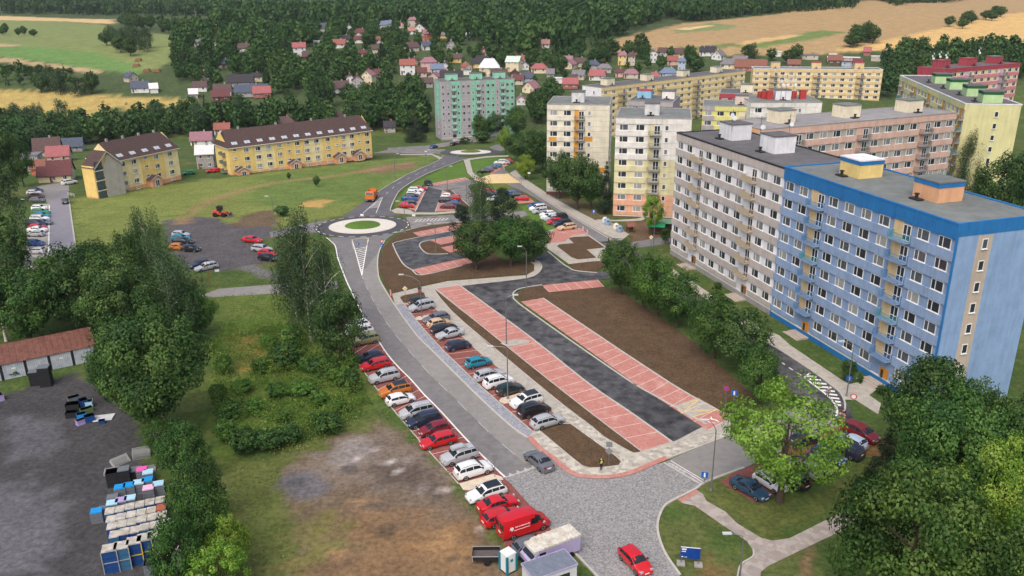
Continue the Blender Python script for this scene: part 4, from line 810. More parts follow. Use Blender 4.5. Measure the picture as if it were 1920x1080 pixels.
terrace('yellow_terrace', 'long yellow terrace with maroon roof, four peach porches and a row of skylights', a, an, L, 12, z0, [(9.8 * k, M_yw, .0), (8 * k, M_yw2, .12), (12 * k, M_yw, 0), (8 * k, M_yw2, .12), (9 * k, M_yw, 0), (5 * k, M_yw2, .12), (L - 51.8 * k, M_yw, 0)], [4 * k, 25 * k, 44.5 * k, 53 * k], [(c * k, f) for c, f in _cols])
a, b = G(226, 361), G(341, 337.5); an, L = span(a, b); z0 = (tz(a) + tz(b)) / 2 - .2; k = L / 24
rt, ze, rise = terrace('yellow_terrace', 'shorter yellow terrace with grey gabled wing and glazed loggias', a, an, L, 12, z0, [(9 * k, M_yw2, .1), (9 * k, M_yw, 0), (L - 18 * k, M_yw2, .1)], [12.5 * k], [(2.4 * k, 'w'), (6.6 * k, 'w'), (11 * k, 'st'), (15.2 * k, 'w'), (20.6 * k, 'w')], wing=True)
wg = MB()                       # gabled wing at the left end, towards the road
x0, x1, y0, y1 = -9.4, -.3, -2.6, 2.4; xm = (x0 + x1) / 2; rw_ = 3.6
wg.box(x0, x1, y0, y1, 1.4, ze); wg.face([(x0, y0, ze), (x1, y0, ze), (xm, y0, ze + rw_)]); wg.build('wing_wall', M_yw, rt)
MB().box(x0 + .02, x1 - .02, y0 + .02, y1 - .1, 0, 1.4).build('wing_plinth', M_peachp, rt)
gw = MB(); gw.box(x0 + 3.2, x1 + .02, y0 - .25, y0 + .01, .2, ze - .1); gw.face([(x0 + 3.2, y0 - .25, ze - .1), (x1 + .02, y0 - .25, ze - .1), (xm + .3, y0 - .25, ze + rw_ - .8)]); gw.build('wing_grey_facade', c_('render_warm_grey', (178, 172, 162)), rt)
for f in range(4):
    z = .5 + f * 2.85
    lg = MB().box(x0 + .3, x0 + 3.0, y0 - .06, y0 + .02, z + .9, z + 2.5).build('loggia', PANES[2], rt); MB().box(x0 + .2, x0 + 3.15, y0 - .3, y0 + .01, z - .15, z + .05).build('loggia_slab', M_trim, lg); MB().box(x0 + .3, x0 + 3.0, y0 - .2, y0 - .14, z + .05, z + .9).build('loggia_glass', mat('glass_green_dark', sR(60, 84, 78), .2, .2, 3), lg)
r = MB()
for s in (-1, 1):
    e = xm + s * (4.15 + .6); p, q = (xm, y0 - .7, ze + rw_ + .25), (e, y0 - .7, ze - .5); p2, q2 = (xm, y1 + .2, ze + rw_ + .25), (e, y1 + .2, ze - .5)
    r.quad(q, p, p2, q2) if s > 0 else r.quad(p, q, q2, p2)
    r.quad((xm, y0 - .72, ze + rw_), (xm, y0 - .72, ze + rw_ + .28), (e, y0 - .72, ze - .46), (e, y0 - .72, ze - .75), 1)
r.build('wing_roof', [M_mar, M_trim], rt)
# ------------------------------------------------------------------ village houses
ROOF = {k: mat('tile_' + k, sR(*v), .85, .18, 1.8, .3) for k, v in dict(slate=(76, 84, 98), brown=(88, 70, 68), maroon=(100, 62, 62), red=(142, 88, 78), pink=(156, 116, 110), dark=(58, 56, 60), grey=(116, 114, 116), blue=(104, 118, 138), pale=(206, 206, 204), mint=(186, 200, 188), metal=(152, 92, 92), mauve=(142, 104, 112), rust=(124, 84, 70)).items()}
WALL = {k: c_('render_' + k, v) for k, v in dict(white=(220, 220, 216), cream=(222, 206, 172), beige=(196, 184, 166), grey=(168, 162, 158), yellow=(220, 194, 122), pinkw=(216, 174, 164), orange=(190, 112, 88), bluew=(172, 188, 206), wood=(106, 82, 66), redw=(164, 108, 98)).items()}
HOUSES = []
_hn = 0; _used = {}
def house(px, py, wpx, roof, wall, kind='g', rot=0.0, st=1, name='house', where='in the village', dep=None, low=False, extra=''):
    """pixel of the base middle, pixel width of the front; kind g gable ridge across view, f gable facing view, h hipped, t flat"""
    p = G(px, py); z0 = tz(p); wd = .86 * wpx * depth(p) / FPX; wd = max(4.0, min(wd, 60))
    view = math.atan2(p.x, p.y); ang = -view + rad(rot)
    d = dep or min(8.5, max(5.5, wd * .8)); wh = (2.5 if st == 1 else 2.7 * st) if not low else 2.4
    col = {'pale': 'pale metal', 'mint': 'pale green', 'metal': 'bright red', 'blue': 'blue grey', 'pink': 'pinkish', 'pinkw': 'pink'}
    adj = {'redw': 'red', 'bluew': 'pale blue', 'wood': 'wooden', 'pinkw': 'pink'}
    lab = f"{adj.get(wall, wall)} {extra or ('house' if not low else 'shed')} with {col.get(roof, roof)} {'hipped' if kind == 'h' else 'flat' if kind == 't' else 'steep' if kind == 'f' else 'gabled'} roof {where}"
    _used.setdefault(lab, []).append(1); lab = lab.replace(' roof ', [' roof ', ' roof and side windows ', ' roof and chimney ', ' roof half in trees '][min(3, len(_used[lab]) - 1)], 1)
    r = thing(name if not low else 'shed', lab, 'house' if not low else 'shed', (p.x, p.y, z0 - .3), ang, 'houses ' + where)
    z = .3
    f = kind == 'f'
    if f: wd, d = d, wd            # ridge runs away from the viewer
    holder = r
    if f:
        r.rotation_euler = (0, 0, ang + PI / 2); 
    x0, x1, y0, y1 = -wd / 2, wd / 2, -d / 2, d / 2
    rise = 0 if kind == 't' else d * .5 * (.85 if kind in 'gf' else .65)
    mb = MB()
    if kind in 'gf': gable_wall(mb, x0, x1, y0, y1, 0, z + wh, rise)
    else: mb.box(x0, x1, y0, y1, 0, z + wh)
    mb.build('wall', WALL[wall], r)
    if kind == 't': rf = MB().box(x0 - .3, x1 + .3, y0 - .3, y1 + .3, z + wh, z + wh + .3).build('roof', ROOF[roof], r)
    else: rf = gable_roof(r, x0, x1, y0, y1, z + wh, rise, ROOF[roof], .45, hip=min(wd * .3, d * .45) if kind == 'h' else 0, fascia=False)
    if not low and kind != 't': ch = MB().box(wd * .15 - .3, wd * .15 + .3, -.5 + .3, .5 - .3 + .3, z + wh + rise * .6, z + wh + rise + .9).build('chimney', WALL['redw' if random.random() < .4 else 'grey'], rf)
    if not low or wd > 6:
        fx = [(x0 + wd * (i + .5) / max(2, int(wd / 3.2))) for i in range(max(2, int(wd / 3.2)))]
        for s in range(st):
            zz = z + .9 + s * 2.8
            for i, xx in enumerate(fx):
                if i > 5: break
                add_window(r, xx, y0 - .03, zz, 1.1, 1.25, key='h', mull=1)
            for yy in (-d * .25, d * .25):
                add_window(r, x1 + .03, yy, zz, 1.1, 1.25, PI / 2, key='h'); add_window(r, x0 - .03, yy, zz, 1.1, 1.25, -PI / 2, key='h')
        if kind in 'gf' and wh + rise > 4.8: 
            add_window(r, x1 + .03, 0, z + wh + .5, 1.0, 1.1, PI / 2, key='h2'); add_window(r, x0 - .03, 0, z + wh + .5, 1.0, 1.1, -PI / 2, key='h2')
        if not low: MB().box(x0 + .5, x0 + 1.4, y0 - .06, y0 + .02, z, z + 2.0).build('door', WALL['wood'], r)
    HOUSES.append((p, max(wd, d) * .6, proj((p.x, p.y, z0 + wh * .8)), math.hypot(p.x, p.y), wpx)); return r
def HS(fr, sc, rows, where):
    for q in rows:
        x, y, w_, roof, wall = q[:5]; kw = q[5] if len(q) > 5 else {}
        (px, py), = fr((x, y)); house(px, py, w_ / sc, roof, wall, where=where, **kw)
F_f = dict(kind='f'); F_h = dict(kind='h'); F2 = dict(st=2)
T3 = FR(560, 30, 6.354); T4 = FR(780, 60, 6.75); T5 = FR(1040, 60, 6.857); T6 = FR(220, 50, 5.333); T7 = FR(0, 200, 6.75); T8 = FR(1280, 60, 5.0526); T9 = FR(120, 200, 6); T10 = FR(400, 200, 5.647)
HS(T6, 5.333, [(245, 650, 190, 'slate', 'white', dict(rot=-12)), (140, 545, 120, 'slate', 'beige', dict(kind='f', rot=30)), (835, 640, 150, 'brown', 'white', dict(rot=-10)), (1060, 680, 190, 'brown', 'white', dict(rot=-8, extra='cottage')), (1350, 690, 370, 'slate', 'grey', dict(rot=-4, dep=8, extra='barn')),
   (1040, 735, 190, 'maroon', 'wood', dict(low=True)), (1240, 590, 280, 'dark', 'grey', dict(low=True, rot=-4)), (1390, 540, 130, 'dark', 'cream', F_h), (880, 530, 110, 'brown', 'grey', F_f), (1080, 410, 110, 'slate', 'beige', dict(rot=20)), (1280, 250, 140, 'brown', 'white', dict(rot=-15, st=1)), (820, 195, 100, 'grey', 'white', F_h), (1005, 185, 80, 'grey', 'white', F_f), (1825, 290, 140, 'metal', 'white', F2), (1890, 335, 80, 'brown', 'wood', dict(low=True)), (370, 655, 60, 'pale', 'white', dict(low=True)), (765, 710, 90, 'pale', 'grey', dict(low=True))], 'near the hay meadow')
house(*T6((1450, 700))[0], 36, 'metal', 'redw', low=True, where='before the slate barn', dep=7)
HS(T3, 6.354, [(490, 375, 170, 'red', 'white', dict(rot=-8)), (560, 315, 120, 'dark', 'white', {}), (715, 318, 160, 'maroon', 'white', F_h), (740, 235, 190, 'maroon', 'white', dict(kind='h', st=1)), (605, 170, 80, 'slate', 'white', F_f), (970, 322, 150, 'rust', 'white', F_h), (310, 178, 190, 'slate', 'grey', dict(extra='barn')), (990, 140, 130, 'blue', 'cream', dict(rot=10)), (1080, 125, 110, 'blue', 'grey', {}), (1220, 140, 90, 'maroon', 'pinkw', F_f), (1360, 125, 130, 'mauve', 'beige', dict(kind='h', st=2)), (1440, 185, 150, 'maroon', 'white', dict(kind='f')), (1350, 215, 100, 'pink', 'white', {}), (765, 490, 120, 'maroon', 'beige', F_h), (915, 435, 60, 'brown', 'beige', dict(low=True)), (1340, 415, 180, 'brown', 'beige', dict(rot=25)), (230, 345, 120, 'pale', 'white', dict(low=True, kind='t'))], 'on the upper slope')
HS(T3, 6.354, [(620, 850, 100, 'brown', 'white', dict(kind='f', st=2)), (710, 880, 150, 'brown', 'grey', dict(kind='f', st=2)), (840, 820, 150, 'mauve', 'cream', dict(kind='f', rot=-25, st=2)), (490, 905, 250, 'brown', 'white', dict(rot=6)), (950, 740, 90, 'maroon', 'beige', {}), (1300, 690, 200, 'red', 'white', dict(st=2)), (1385, 580, 70, 'maroon', 'redw', F_f), (100, 510, 90, 'brown', 'grey', dict(low=True))], 'above the stream trees')
HS(T4, 6.75, [(150, 118, 140, 'mauve', 'orange', dict(st=2, rot=20)), (340, 78, 140, 'grey', 'yellow', F_h), (140, 222, 150, 'slate', 'white', dict(rot=15)), (450, 212, 140, 'grey', 'grey', dict(kind='f', st=1)), (500, 380, 170, 'brown', 'yellow', {}), (860, 305, 140, 'maroon', 'redw', dict(kind='f')), (1640, 195, 110, 'pink', 'white', {}), (640, 100, 40, 'pale', 'white', dict(low=True))], 'below the wooded hill')
HS(T4, 6.75, [(165, 495, 230, 'mauve', 'pinkw', dict(kind='h', st=2)), (270, 515, 180, 'blue', 'bluew', {}), (370, 485, 130, 'brown', 'white', F_f), (80, 560, 130, 'maroon', 'beige', {}), (350, 570, 110, 'maroon', 'white', F_h), (240, 620, 140, 'mauve', 'beige', dict(kind='f', rot=-20)), (450, 640, 310, 'dark', 'beige', dict(dep=9)), (150, 690, 150, 'brown', 'grey', {}), (640, 490, 110, 'red', 'beige', dict(kind='f', rot=30)), (650, 530, 110, 'grey', 'white', dict(low=True, kind='t')), (840, 440, 330, 'dark', 'yellow', dict(kind='h', dep=12)), (930, 560, 290, 'pale', 'cream', dict(kind='h', st=2, dep=13)), (1240, 490, 200, 'mint', 'cream', dict(st=2, rot=-20)), (1330, 400, 120, 'red', 'white', {}), (1560, 510, 230, 'metal', 'cream', dict(kind='h', st=1)), (1380, 470, 110, 'brown', 'white', F_f), (1050, 600, 230, 'brown', 'white', {}), (1250, 580, 130, 'brown', 'wood', F_f), (1400, 630, 190, 'slate', 'bluew', dict(rot=10)), (1300, 655, 150, 'maroon', 'beige', dict(rot=-10)), (1460, 760, 210, 'mauve', 'cream', dict(kind='f', rot=-35)), (1330, 910, 130, 'mauve', 'white', F_f), (1700, 575, 90, 'grey', 'grey', dict(low=True)), (1800, 640, 110, 'pale', 'white', dict(low=True, kind='t'))], 'in the town behind the mint block')
HS(T5, 6.857, [(165, 415, 140, 'mauve', 'beige', {}), (200, 465, 140, 'mauve', 'cream', dict(kind='f', rot=-30)), (330, 440, 150, 'brown', 'beige', {}), (490, 470, 200, 'slate', 'grey', F_h), (640, 515, 200, 'grey', 'grey', F_h), (870, 415, 130, 'mauve', 'yellow', dict(kind='h', st=2)), (985, 420, 90, 'brown', 'beige', dict(kind='h', st=2)), (1265, 385, 100, 'grey', 'white', dict(kind='f', st=2)), (1400, 305, 150, 'brown', 'white', dict(kind='g', rot=-25)), (1590, 325, 200, 'brown', 'cream', dict(kind='g', rot=-10)), (1510, 415, 150, 'red', 'pinkw', dict(rot=10)), (980, 585, 210, 'mauve', 'beige', dict(kind='h', st=1)), (830, 570, 110, 'maroon', 'pinkw', F_h), (550, 610, 220, 'metal', 'white', dict(rot=-10)), (310, 605, 180, 'grey', 'beige', dict(rot=-12)), (240, 660, 100, 'brown', 'beige', {}), (1460, 575, 250, 'blue', 'bluew', dict(kind='h', st=1)), (1625, 560, 75, 'blue', 'bluew', dict(kind='h', st=3, dep=5)), (1280, 620, 140, 'metal', 'white', F_h), (200, 715, 220, 'metal', 'redw', dict(low=True)), (1905, 300, 80, 'dark', 'white', {})], 'behind the long yellow block')
HS(T8, 5.0526, [(240, 220, 150, 'dark', 'white', dict(rot=-10)), (340, 258, 120, 'grey', 'white', dict(kind='f', rot=-30)), (440, 340, 190, 'grey', 'cream', F_h), (545, 312, 150, 'grey', 'yellow', dict(rot=-20)), (640, 365, 330, 'rust', 'redw', dict(low=True, dep=9)), (1205, 255, 170, 'grey', 'beige', dict(low=True, kind='t', dep=6, extra='garage row')), (1520, 280, 330, 'pale', 'pinkw', dict(low=True, kind='t', dep=6, extra='garage row')), (1840, 270, 120, 'pale', 'beige', dict(low=True, kind='t', extra='garage row')), (1745, 218, 70, 'metal', 'redw', dict(low=True)), (1050, 340, 130, 'rust', 'wood', dict(low=True)), (1560, 320, 120, 'slate', 'bluew', dict(low=True, kind='t')), (1650, 330, 90, 'maroon', 'redw', dict(low=True)), (1440, 300, 140, 'rust', 'wood', dict(low=True)), (1420, 250, 50, 'pale', 'white', dict(low=True, kind='t')), (900, 225, 60, 'pale', 'white', dict(low=True, kind='t'))], 'by the garages below the wheat')
HS(T7, 6.75, [(620, 610, 340, 'brown', 'beige', dict(rot=-6, dep=10)), (760, 680, 290, 'metal', 'pinkw', dict(rot=-10, low=True, dep=7, extra='annex')), (790, 925, 300, 'maroon', 'cream', dict(rot=-10, dep=9)), (600, 945, 150, 'maroon', 'cream', dict(rot=-10, low=True, extra='garage')), (430, 800, 230, 'grey', 'grey', dict(rot=-18, st=2, kind='t')), (520, 850, 130, 'rust', 'orange', dict(low=True, rot=-18)), (920, 560, 300, 'slate', 'grey', dict(rot=-10, low=True))], 'beside the loggia wing')
HS(T9, 6, [(1610, 685, 210, 'pale', 'grey', dict(st=2, rot=-8)), (1560, 425, 260, 'mauve', 'white', dict(rot=-10)), (1790, 300, 190, 'red', 'white', dict(rot=-10))], 'between the yellow terraces')
HS(T10, 5.647, [(760, 215, 230, 'brown', 'cream', F_h), (1345, 150, 130, 'brown', 'cream', {}), (1870, 262, 130, 'dark', 'grey', {})], 'behind the long terrace')
# ------------------------------------------------------------------ trees
def leaf_material(name, c1, c2, c3):
    m = bpy.data.materials.new(name); m.use_nodes = True; n = m.node_tree.nodes; L = m.node_tree.links; b = n['Principled BSDF']; out = n['Material Output']
    b.inputs['Roughness'].default_value = .6; b.inputs['Specular IOR Level'].default_value = .25
    at = n.new('ShaderNodeAttribute'); at.attribute_name = 'lc'; cr = n.new('ShaderNodeValToRGB'); e = cr.color_ramp.elements
    e[0].color = (*sR(*c1), 1); e[1].color = (*sR(*c3), 1); k = e.new(.5); k.color = (*sR(*c2), 1); L.new(at.outputs['Fac'], cr.inputs[0])
    oi = n.new('ShaderNodeObjectInfo'); mu = n.new('ShaderNodeMix'); mu.data_type = 'RGBA'; mu.blend_type = 'MULTIPLY'; mu.inputs[0].default_value = 1
    L.new(cr.outputs[0], mu.inputs[6]); L.new(oi.outputs['Color'], mu.inputs[7]); L.new(mu.outputs[2], b.inputs['Base Color'])
    tr = n.new('ShaderNodeBsdfTranslucent'); L.new(mu.outputs[2], tr.inputs[0]); ms = n.new('ShaderNodeMixShader'); ms.inputs[0].default_value = .22
    L.new(b.outputs[0], ms.inputs[1]); L.new(tr.outputs[0], ms.inputs[2]); L.new(ms.outputs[0], out.inputs[0]); return m
LM = dict(lin=leaf_material('leaves_linden', (32, 58, 28), (54, 86, 38), (98, 122, 62)), wee=leaf_material('weed_leaves', (60, 92, 34), (90, 122, 46), (132, 150, 70)), bri=leaf_material('leaves_bright', (76, 110, 36), (110, 146, 50), (146, 174, 76)),
          bir=leaf_material('leaves_birch', (40, 64, 38), (62, 88, 52), (92, 114, 72)), con=leaf_material('needles', (26, 42, 30), (40, 58, 40), (60, 78, 50)),
          yel=leaf_material('leaves_yellow_green', (74, 108, 34), (104, 136, 46), (140, 160, 68)), mid=leaf_material('leaves_mixed', (34, 62, 30), (56, 90, 40), (92, 120, 58)))
M_bark = mat('bark', sR(78, 66, 56), .95, .25, 6, .5); M_birch = mat('bark_birch', sR(206, 200, 190), .85, .3, 5, .3)
def cards(P, Nn, size, asp, rng):
    """one rhombic leaf card per point"""
    n = len(P); r = rng.normal(size=(n, 3)); t = np.cross(Nn, r); t /= np.linalg.norm(t, axis=1)[:, None] + 1e-9; b = np.cross(Nn, t)
    s = size * (.65 + .7 * rng.random(n))[:, None]; a = s * asp
    V = np.stack([P - t * s, P - b * a + Nn * s * .25, P + t * s, P + b * a + Nn * s * .25], 1); return V.reshape(-1, 3)
def card_mesh(name, V, val, m):
    n = len(V) // 4; me = bpy.data.meshes.new(name); me.vertices.add(len(V)); me.vertices.foreach_set('co', V.astype(np.float32).ravel())
    me.loops.add(len(V)); me.loops.foreach_set('vertex_index', np.arange(len(V))); me.polygons.add(n); me.polygons.foreach_set('loop_start', np.arange(0, len(V), 4))
    me.update(calc_edges=True); a = me.attributes.new('lc', 'FLOAT', 'POINT'); a.data.foreach_set('value', np.repeat(val, 4).astype(np.float32)); me.materials.append(m); return me
def crown_pts(kind, n, rng):
    """points and normals of a unit tree: height 1, crown diameter 1"""
    if kind in ('lin', 'bri', 'mid', 'yel', 'bush'):
        lo = .05 if kind != 'bush' else .0; loose = kind == 'bri'
        K = 85 if not loose else 75; d = rng.normal(size=(K, 3)); d /= np.linalg.norm(d, axis=1)[:, None]; rr = (.35 + .65 * rng.random(K)) ** .55
        c = d * rr[:, None]; c[:, 2] = np.where(c[:, 2] < 0, c[:, 2] * .85, c[:, 2]); zz = lo + (1 - lo) * (.5 + .5 * c[:, 2] * .86)
        sh_ = np.where(c[:, 2] < -.3, .8, 1.0); sh_ = np.where(c[:, 2] > .4, .93, sh_); C = np.stack([c[:, 0] * .42 * sh_, c[:, 1] * .42 * sh_, zz], 1); R = (.07 + .07 * rng.random(K)) * (1 if not loose else .76)
    elif kind == 'bir':
        K = 60; zz = .2 + .78 * rng.random(K) ** .85; prof = np.interp(zz, [.2, .35, .6, .85, 1], [.6, .95, 1, .75, .15]); a = rng.random(K) * 2 * PI; rr = .44 * prof * np.sqrt(rng.random(K))
        C = np.stack([np.cos(a) * rr, np.sin(a) * rr, zz], 1); R = .075 + .06 * rng.random(K)
    elif kind == 'con':
        K = 80; zz = .06 + .92 * rng.random(K) ** 1.2; prof = (1.02 - zz); a = rng.random(K) * 2 * PI; rr = .42 * prof * (.5 + .5 * rng.random(K)); C = np.stack([np.cos(a) * rr, np.sin(a) * rr, zz - .03 * rr], 1); R = .035 + .09 * prof
    elif kind == 'pin':
        K = 75; zz = .28 + .68 * rng.random(K); prof = np.interp(zz, [.28, .5, .8, 1], [.8, 1, .7, .15]); a = rng.random(K) * 2 * PI; rr = .40 * prof * (.4 + .6 * rng.random(K)); C = np.stack([np.cos(a) * rr, np.sin(a) * rr, zz], 1); R = .06 + .06 * rng.random(K)
    w_ = R ** 2; idx = rng.choice(len(C), n, p=w_ / w_.sum()); d = rng.normal(size=(n, 3)); d /= np.linalg.norm(d, axis=1)[:, None]
    f = {'bir': (1, 1, 1.7), 'con': (1.2, 1.2, .6), 'pin': (1.3, 1.3, .6)}.get(kind, (1, 1, .8)); q = (.35 + .65 * rng.random(n) ** .5)[:, None]
    P = C[idx] + d * R[idx][:, None] * q * np.array(f); out = P - np.array([0, 0, .5]); out[:, 2] *= .6; out /= np.linalg.norm(out, axis=1)[:, None] + 1e-9
    N = d * .7 + out * .5 + rng.normal(size=(n, 3)) * .45 + np.array([0, 0, .25]); N /= np.linalg.norm(N, axis=1)[:, None]
    lob = rng.random(len(C)); val = np.clip(lob[idx] * .55 + rng.random(n) * .45, 0, 1); return P, N, val, C
PROTO = {}
def proto(kind, seed, n, leaf):
    k = (kind, seed, n)
    if k in PROTO: return PROTO[k]
    rng = np.random.default_rng(seed * 31 + hash(kind) % 1 + len(kind) + {'lin': 1, 'bri': 2, 'mid': 3, 'yel': 4, 'bush': 5, 'bir': 6, 'con': 7, 'pin': 8}[kind] * 100)
    P, N, val, C = crown_pts(kind, n, rng); V = cards(P, N, leaf, .62 if kind not in ('con', 'bir') else .4, rng); ml = LM[{'bush': 'mid', 'pin': 'con'}.get(kind, kind)]
    cm = card_mesh('crown', V, val, ml); t = MB()
    top = {'con': .95, 'bir': .85, 'pin': .8}.get(kind, .62); bend = rng.normal(size=2) * .03; r0 = .028 if kind != 'bir' else .02
    if kind == 'bush': top = .4; r0 = .02
    path = [(bend[0] * z * z, bend[1] * z * z, z) for z in np.linspace(-.02, top, 6)]; t.tube(path, [r0 * (1.25 if i == 0 else 1 - .16 * i) for i in range(6)], 7)
    for i in rng.choice(len(C), min(len(C), 12), replace=False):
        c = C[i]; z0 = max(.08, min(top * .95, c[2] - .08 - .25 * math.hypot(c[0], c[1]))); b0 = Vector((bend[0] * z0 * z0, bend[1] * z0 * z0, z0)); mid_ = b0.lerp(Vector(c), .5) + Vector((0, 0, .02)); t.tube([b0, mid_, Vector(c)], [r0 * .3, r0 * .2, r0 * .07], 5)
    PROTO[k] = (cm, t.mesh('trunk', M_birch if kind == 'bir' else M_bark, 60)); return PROTO[k]
NTREE = [0]; TREES = []
def tree_at(p, h, wd, kind, label, name='tree', cat='tree', group=None, n=5200, leaf=.026, tint=None, seed=None, z=None):
    s = seed if seed is not None else random.randrange(3); cm, tm = proto(kind, s, n, leaf); r = thing(name, label, cat, (p[0], p[1], tz(p) if z is None else z), random.random() * 6.28, group); r.scale = (wd, wd, h)
    c = obj('crown' if kind != 'bush' else 'foliage', cm, r); obj('trunk' if kind != 'bush' else 'stem', tm, r); v = .85 + .3 * random.random(); tn = tint or (1, 1, 1)
    c.color = (tn[0] * v * (.92 + .16 * random.random()), tn[1] * v, tn[2] * v * (.9 + .2 * random.random()), 1); NTREE[0] += 1; TREES.append(p); return r
def tree_px(px, py, top, wpx, kind, label, **kw):
    p = G(px, py); h = hgt(p, top); wd = wpx * depth(p) / FPX; return tree_at(p, h, wd, kind, label, **kw)
# single trees that stand out
for i, (px, py, tp, w_, kd, lab) in enumerate([
    (1163, 552, 434, 96, 'lin', 'round dark linden nearest the paved court, first of the row along the soil field'),
    (1205, 578, 470, 70, 'lin', 'narrow linden half hidden behind the first of the soil field row'),
    (1232, 592, 474, 92, 'mid', 'yellowish green linden in the middle of the soil field row'),
    (1268, 614, 496, 112, 'lin', 'broad dark linden in front of grey block entrance'), (1338, 672, 542, 112, 'lin', 'linden before the seam of the grey and blue blocks'),
    (1392, 700, 568, 120, 'lin', 'wide linden beside the dark street and the soil corner'), (1418, 762, 645, 92, 'mid', 'small conical linden at the tip of the soil field'),
    (1462, 940, 700, 250, 'bri', 'airy bright green ash over the cars parked on the brick bays'),
    (1742, 900, 652, 210, 'lin', 'dark round linden before the blue end wall'), (1745, 985, 708, 230, 'mid', 'tall fresh green tree below the blue end wall'),
    (1690, 1190, 852, 300, 'lin', 'huge linden with pale blossom tips over the lower lawn'), (1835, 1040, 806, 160, 'yel', 'yellow green maple between the big lindens'),
    (1897, 960, 690, 170, 'lin', 'tall dark tree beyond the blue end wall door'), (1890, 1230, 980, 210, 'lin', 'linden with pale tips at the lawn corner'), (1650, 935, 800, 110, 'con', 'dark spruce behind the blossoming linden'), (1780, 1210, 1010, 200, 'mid', 'shrubby tree below the huge linden'),
    (1872, 430, 276, 120, 'lin', 'broad dark tree behind the blue block roof'), (1800, 395, 262, 60, 'bir', 'slim birch beside the salmon block corner'), (1830, 415, 300, 40, 'con', 'thin spruce beside the pistachio end wall'), (1915, 520, 250, 90, 'lin', 'dark tree right of the pistachio block'),
    (893, 506, 404, 92, 'lin', 'dark linden on the soil bed by the loop bays'), (958, 500, 400, 92, 'mid', 'fresh green linden at the footpath bend'), (1000, 492, 408, 80, 'mid', 'yellowish linden next to the footpath bend'), (868, 465, 386, 54, 'pin', 'dark pine leaning over the loop bays'), (902, 472, 338, 62, 'bir', 'tall larch rising behind the lindens'), (945, 470, 350, 66, 'pin', 'dark pine behind the lindens by the court'),
    (1082, 392, 278, 88, 'lin', 'dark linden before the ivory tower'), (1048, 372, 275, 66, 'lin', 'tall linden left of the ivory tower'), (1108, 392, 300, 66, 'mid', 'linden before the whitish tower corner'), (985, 337, 288, 42, 'yel', 'small pale green tree by the white bollards'), (992, 325, 232, 80, 'lin', 'dark tree cluster front by the upper street'), (970, 302, 248, 50, 'lin', 'dark tree by the second roundabout'), (1018, 318, 240, 60, 'mid', 'dense tree beside the ivory tower'),
    (1222, 440, 358, 48, 'bri', 'young light green tree before the whitish tower entrance'), (1247, 457, 424, 22, 'lin', 'tiny dark tree beside the green shelter'), (1135, 400, 300, 40, 'con', 'dark conifer between the two towers'),
    (780, 266, 200, 52, 'con', 'dark bushy conifer at the mint block end wall'), (900, 262, 210, 34, 'lin', 'small tree by the mint block entrances'), (925, 258, 205, 52, 'mid', 'leafy tree before the mint block'), (968, 262, 195, 50, 'mid', 'green tree at the mint block corner'), (948, 290, 235, 34, 'yel', 'bright shrubby tree by the second roundabout'),
    (583, 640, 418, 116, 'bir', 'tall birch with white stems by the main road'), (560, 632, 440, 80, 'bir', 'birch leaning behind the tall one'), (640, 690, 530, 110, 'lin', 'dark tree at the end of the brick bays'), (618, 640, 470, 80, 'bir', 'birch nearest the road bend'),
    (300, 812, 560, 225, 'mid', 'big maple over the yard corner'), (240, 660, 465, 160, 'lin', 'dense tree behind the rusty garages'), (330, 650, 478, 130, 'bir', 'grey green birch before the gravel lot'), (290, 560, 402, 80, 'bir', 'willowy tree beside the gravel lot'), (160, 628, 450, 150, 'lin', 'dark tree behind garages beside the west bays'), (60, 648, 490, 150, 'mid', 'tree crowding the garage roof'), (110, 600, 468, 110, 'lin', 'round dark tree below the west bays'), (12, 640, 480, 130, 'bir', 'loose green tree at the garage roof end'), (25, 560, 380, 120, 'lin', 'dark tree beside the west bays'), (0, 480, 290, 120, 'bir', 'tall willow beside the west bays'), (20, 380, 235, 70, 'lin', 'tree at the yard of the maroon roofs'), (45, 350, 250, 50, 'mid', 'tree beside the lamp at the west yard'), (190, 560, 440, 90, 'mid', 'crown between garages and meadow'), (250, 590, 425, 90, 'lin', 'dark crown at the meadow edge'), (370, 640, 520, 90, 'mid', 'tree by the service road'), (212, 748, 636, 96, 'mid', 'low tree at the end of the garages'),
    (350, 905, 785, 105, 'mid', 'shrubby tree above the frame stacks'), (375, 985, 850, 110, 'mid', 'leafy tree beside the crate stacks'), (395, 1060, 895, 110, 'mid', 'tree over the blue pallet boxes'), (440, 1085, 960, 80, 'yel', 'yellow green maple at the mud edge'), (425, 1160, 1010, 130, 'bri', 'bright tree below the yellow green maple'), (310, 870, 780, 60, 'mid', 'low tree beside the upended frames'), (345, 1130, 960, 110, 'mid', 'tree beside the white topped boxes')]):
    big_ = w_ > 150; row_ = 'soil field' in lab or 'block entrance' in lab or 'seam' in lab; w_ *= 1.0 if row_ else 1.04
    tn_ = (1.2, 1.22, 1.0) if row_ or 'fresh' in lab else (1.22, 1.16, .95) if 'pale' in lab else (1.1, 1.12, 1.0) if 'tree' in lab and kd == 'mid' else None
    tree_px(px, py, tp, w_, kd, lab, n=(26000 if big_ else 10000) if kd != 'bri' else 11000, leaf=.0115 if big_ else (.0155 if kd in ('lin', 'mid', 'yel') else .0135), seed=i % 3, tint=tn_)
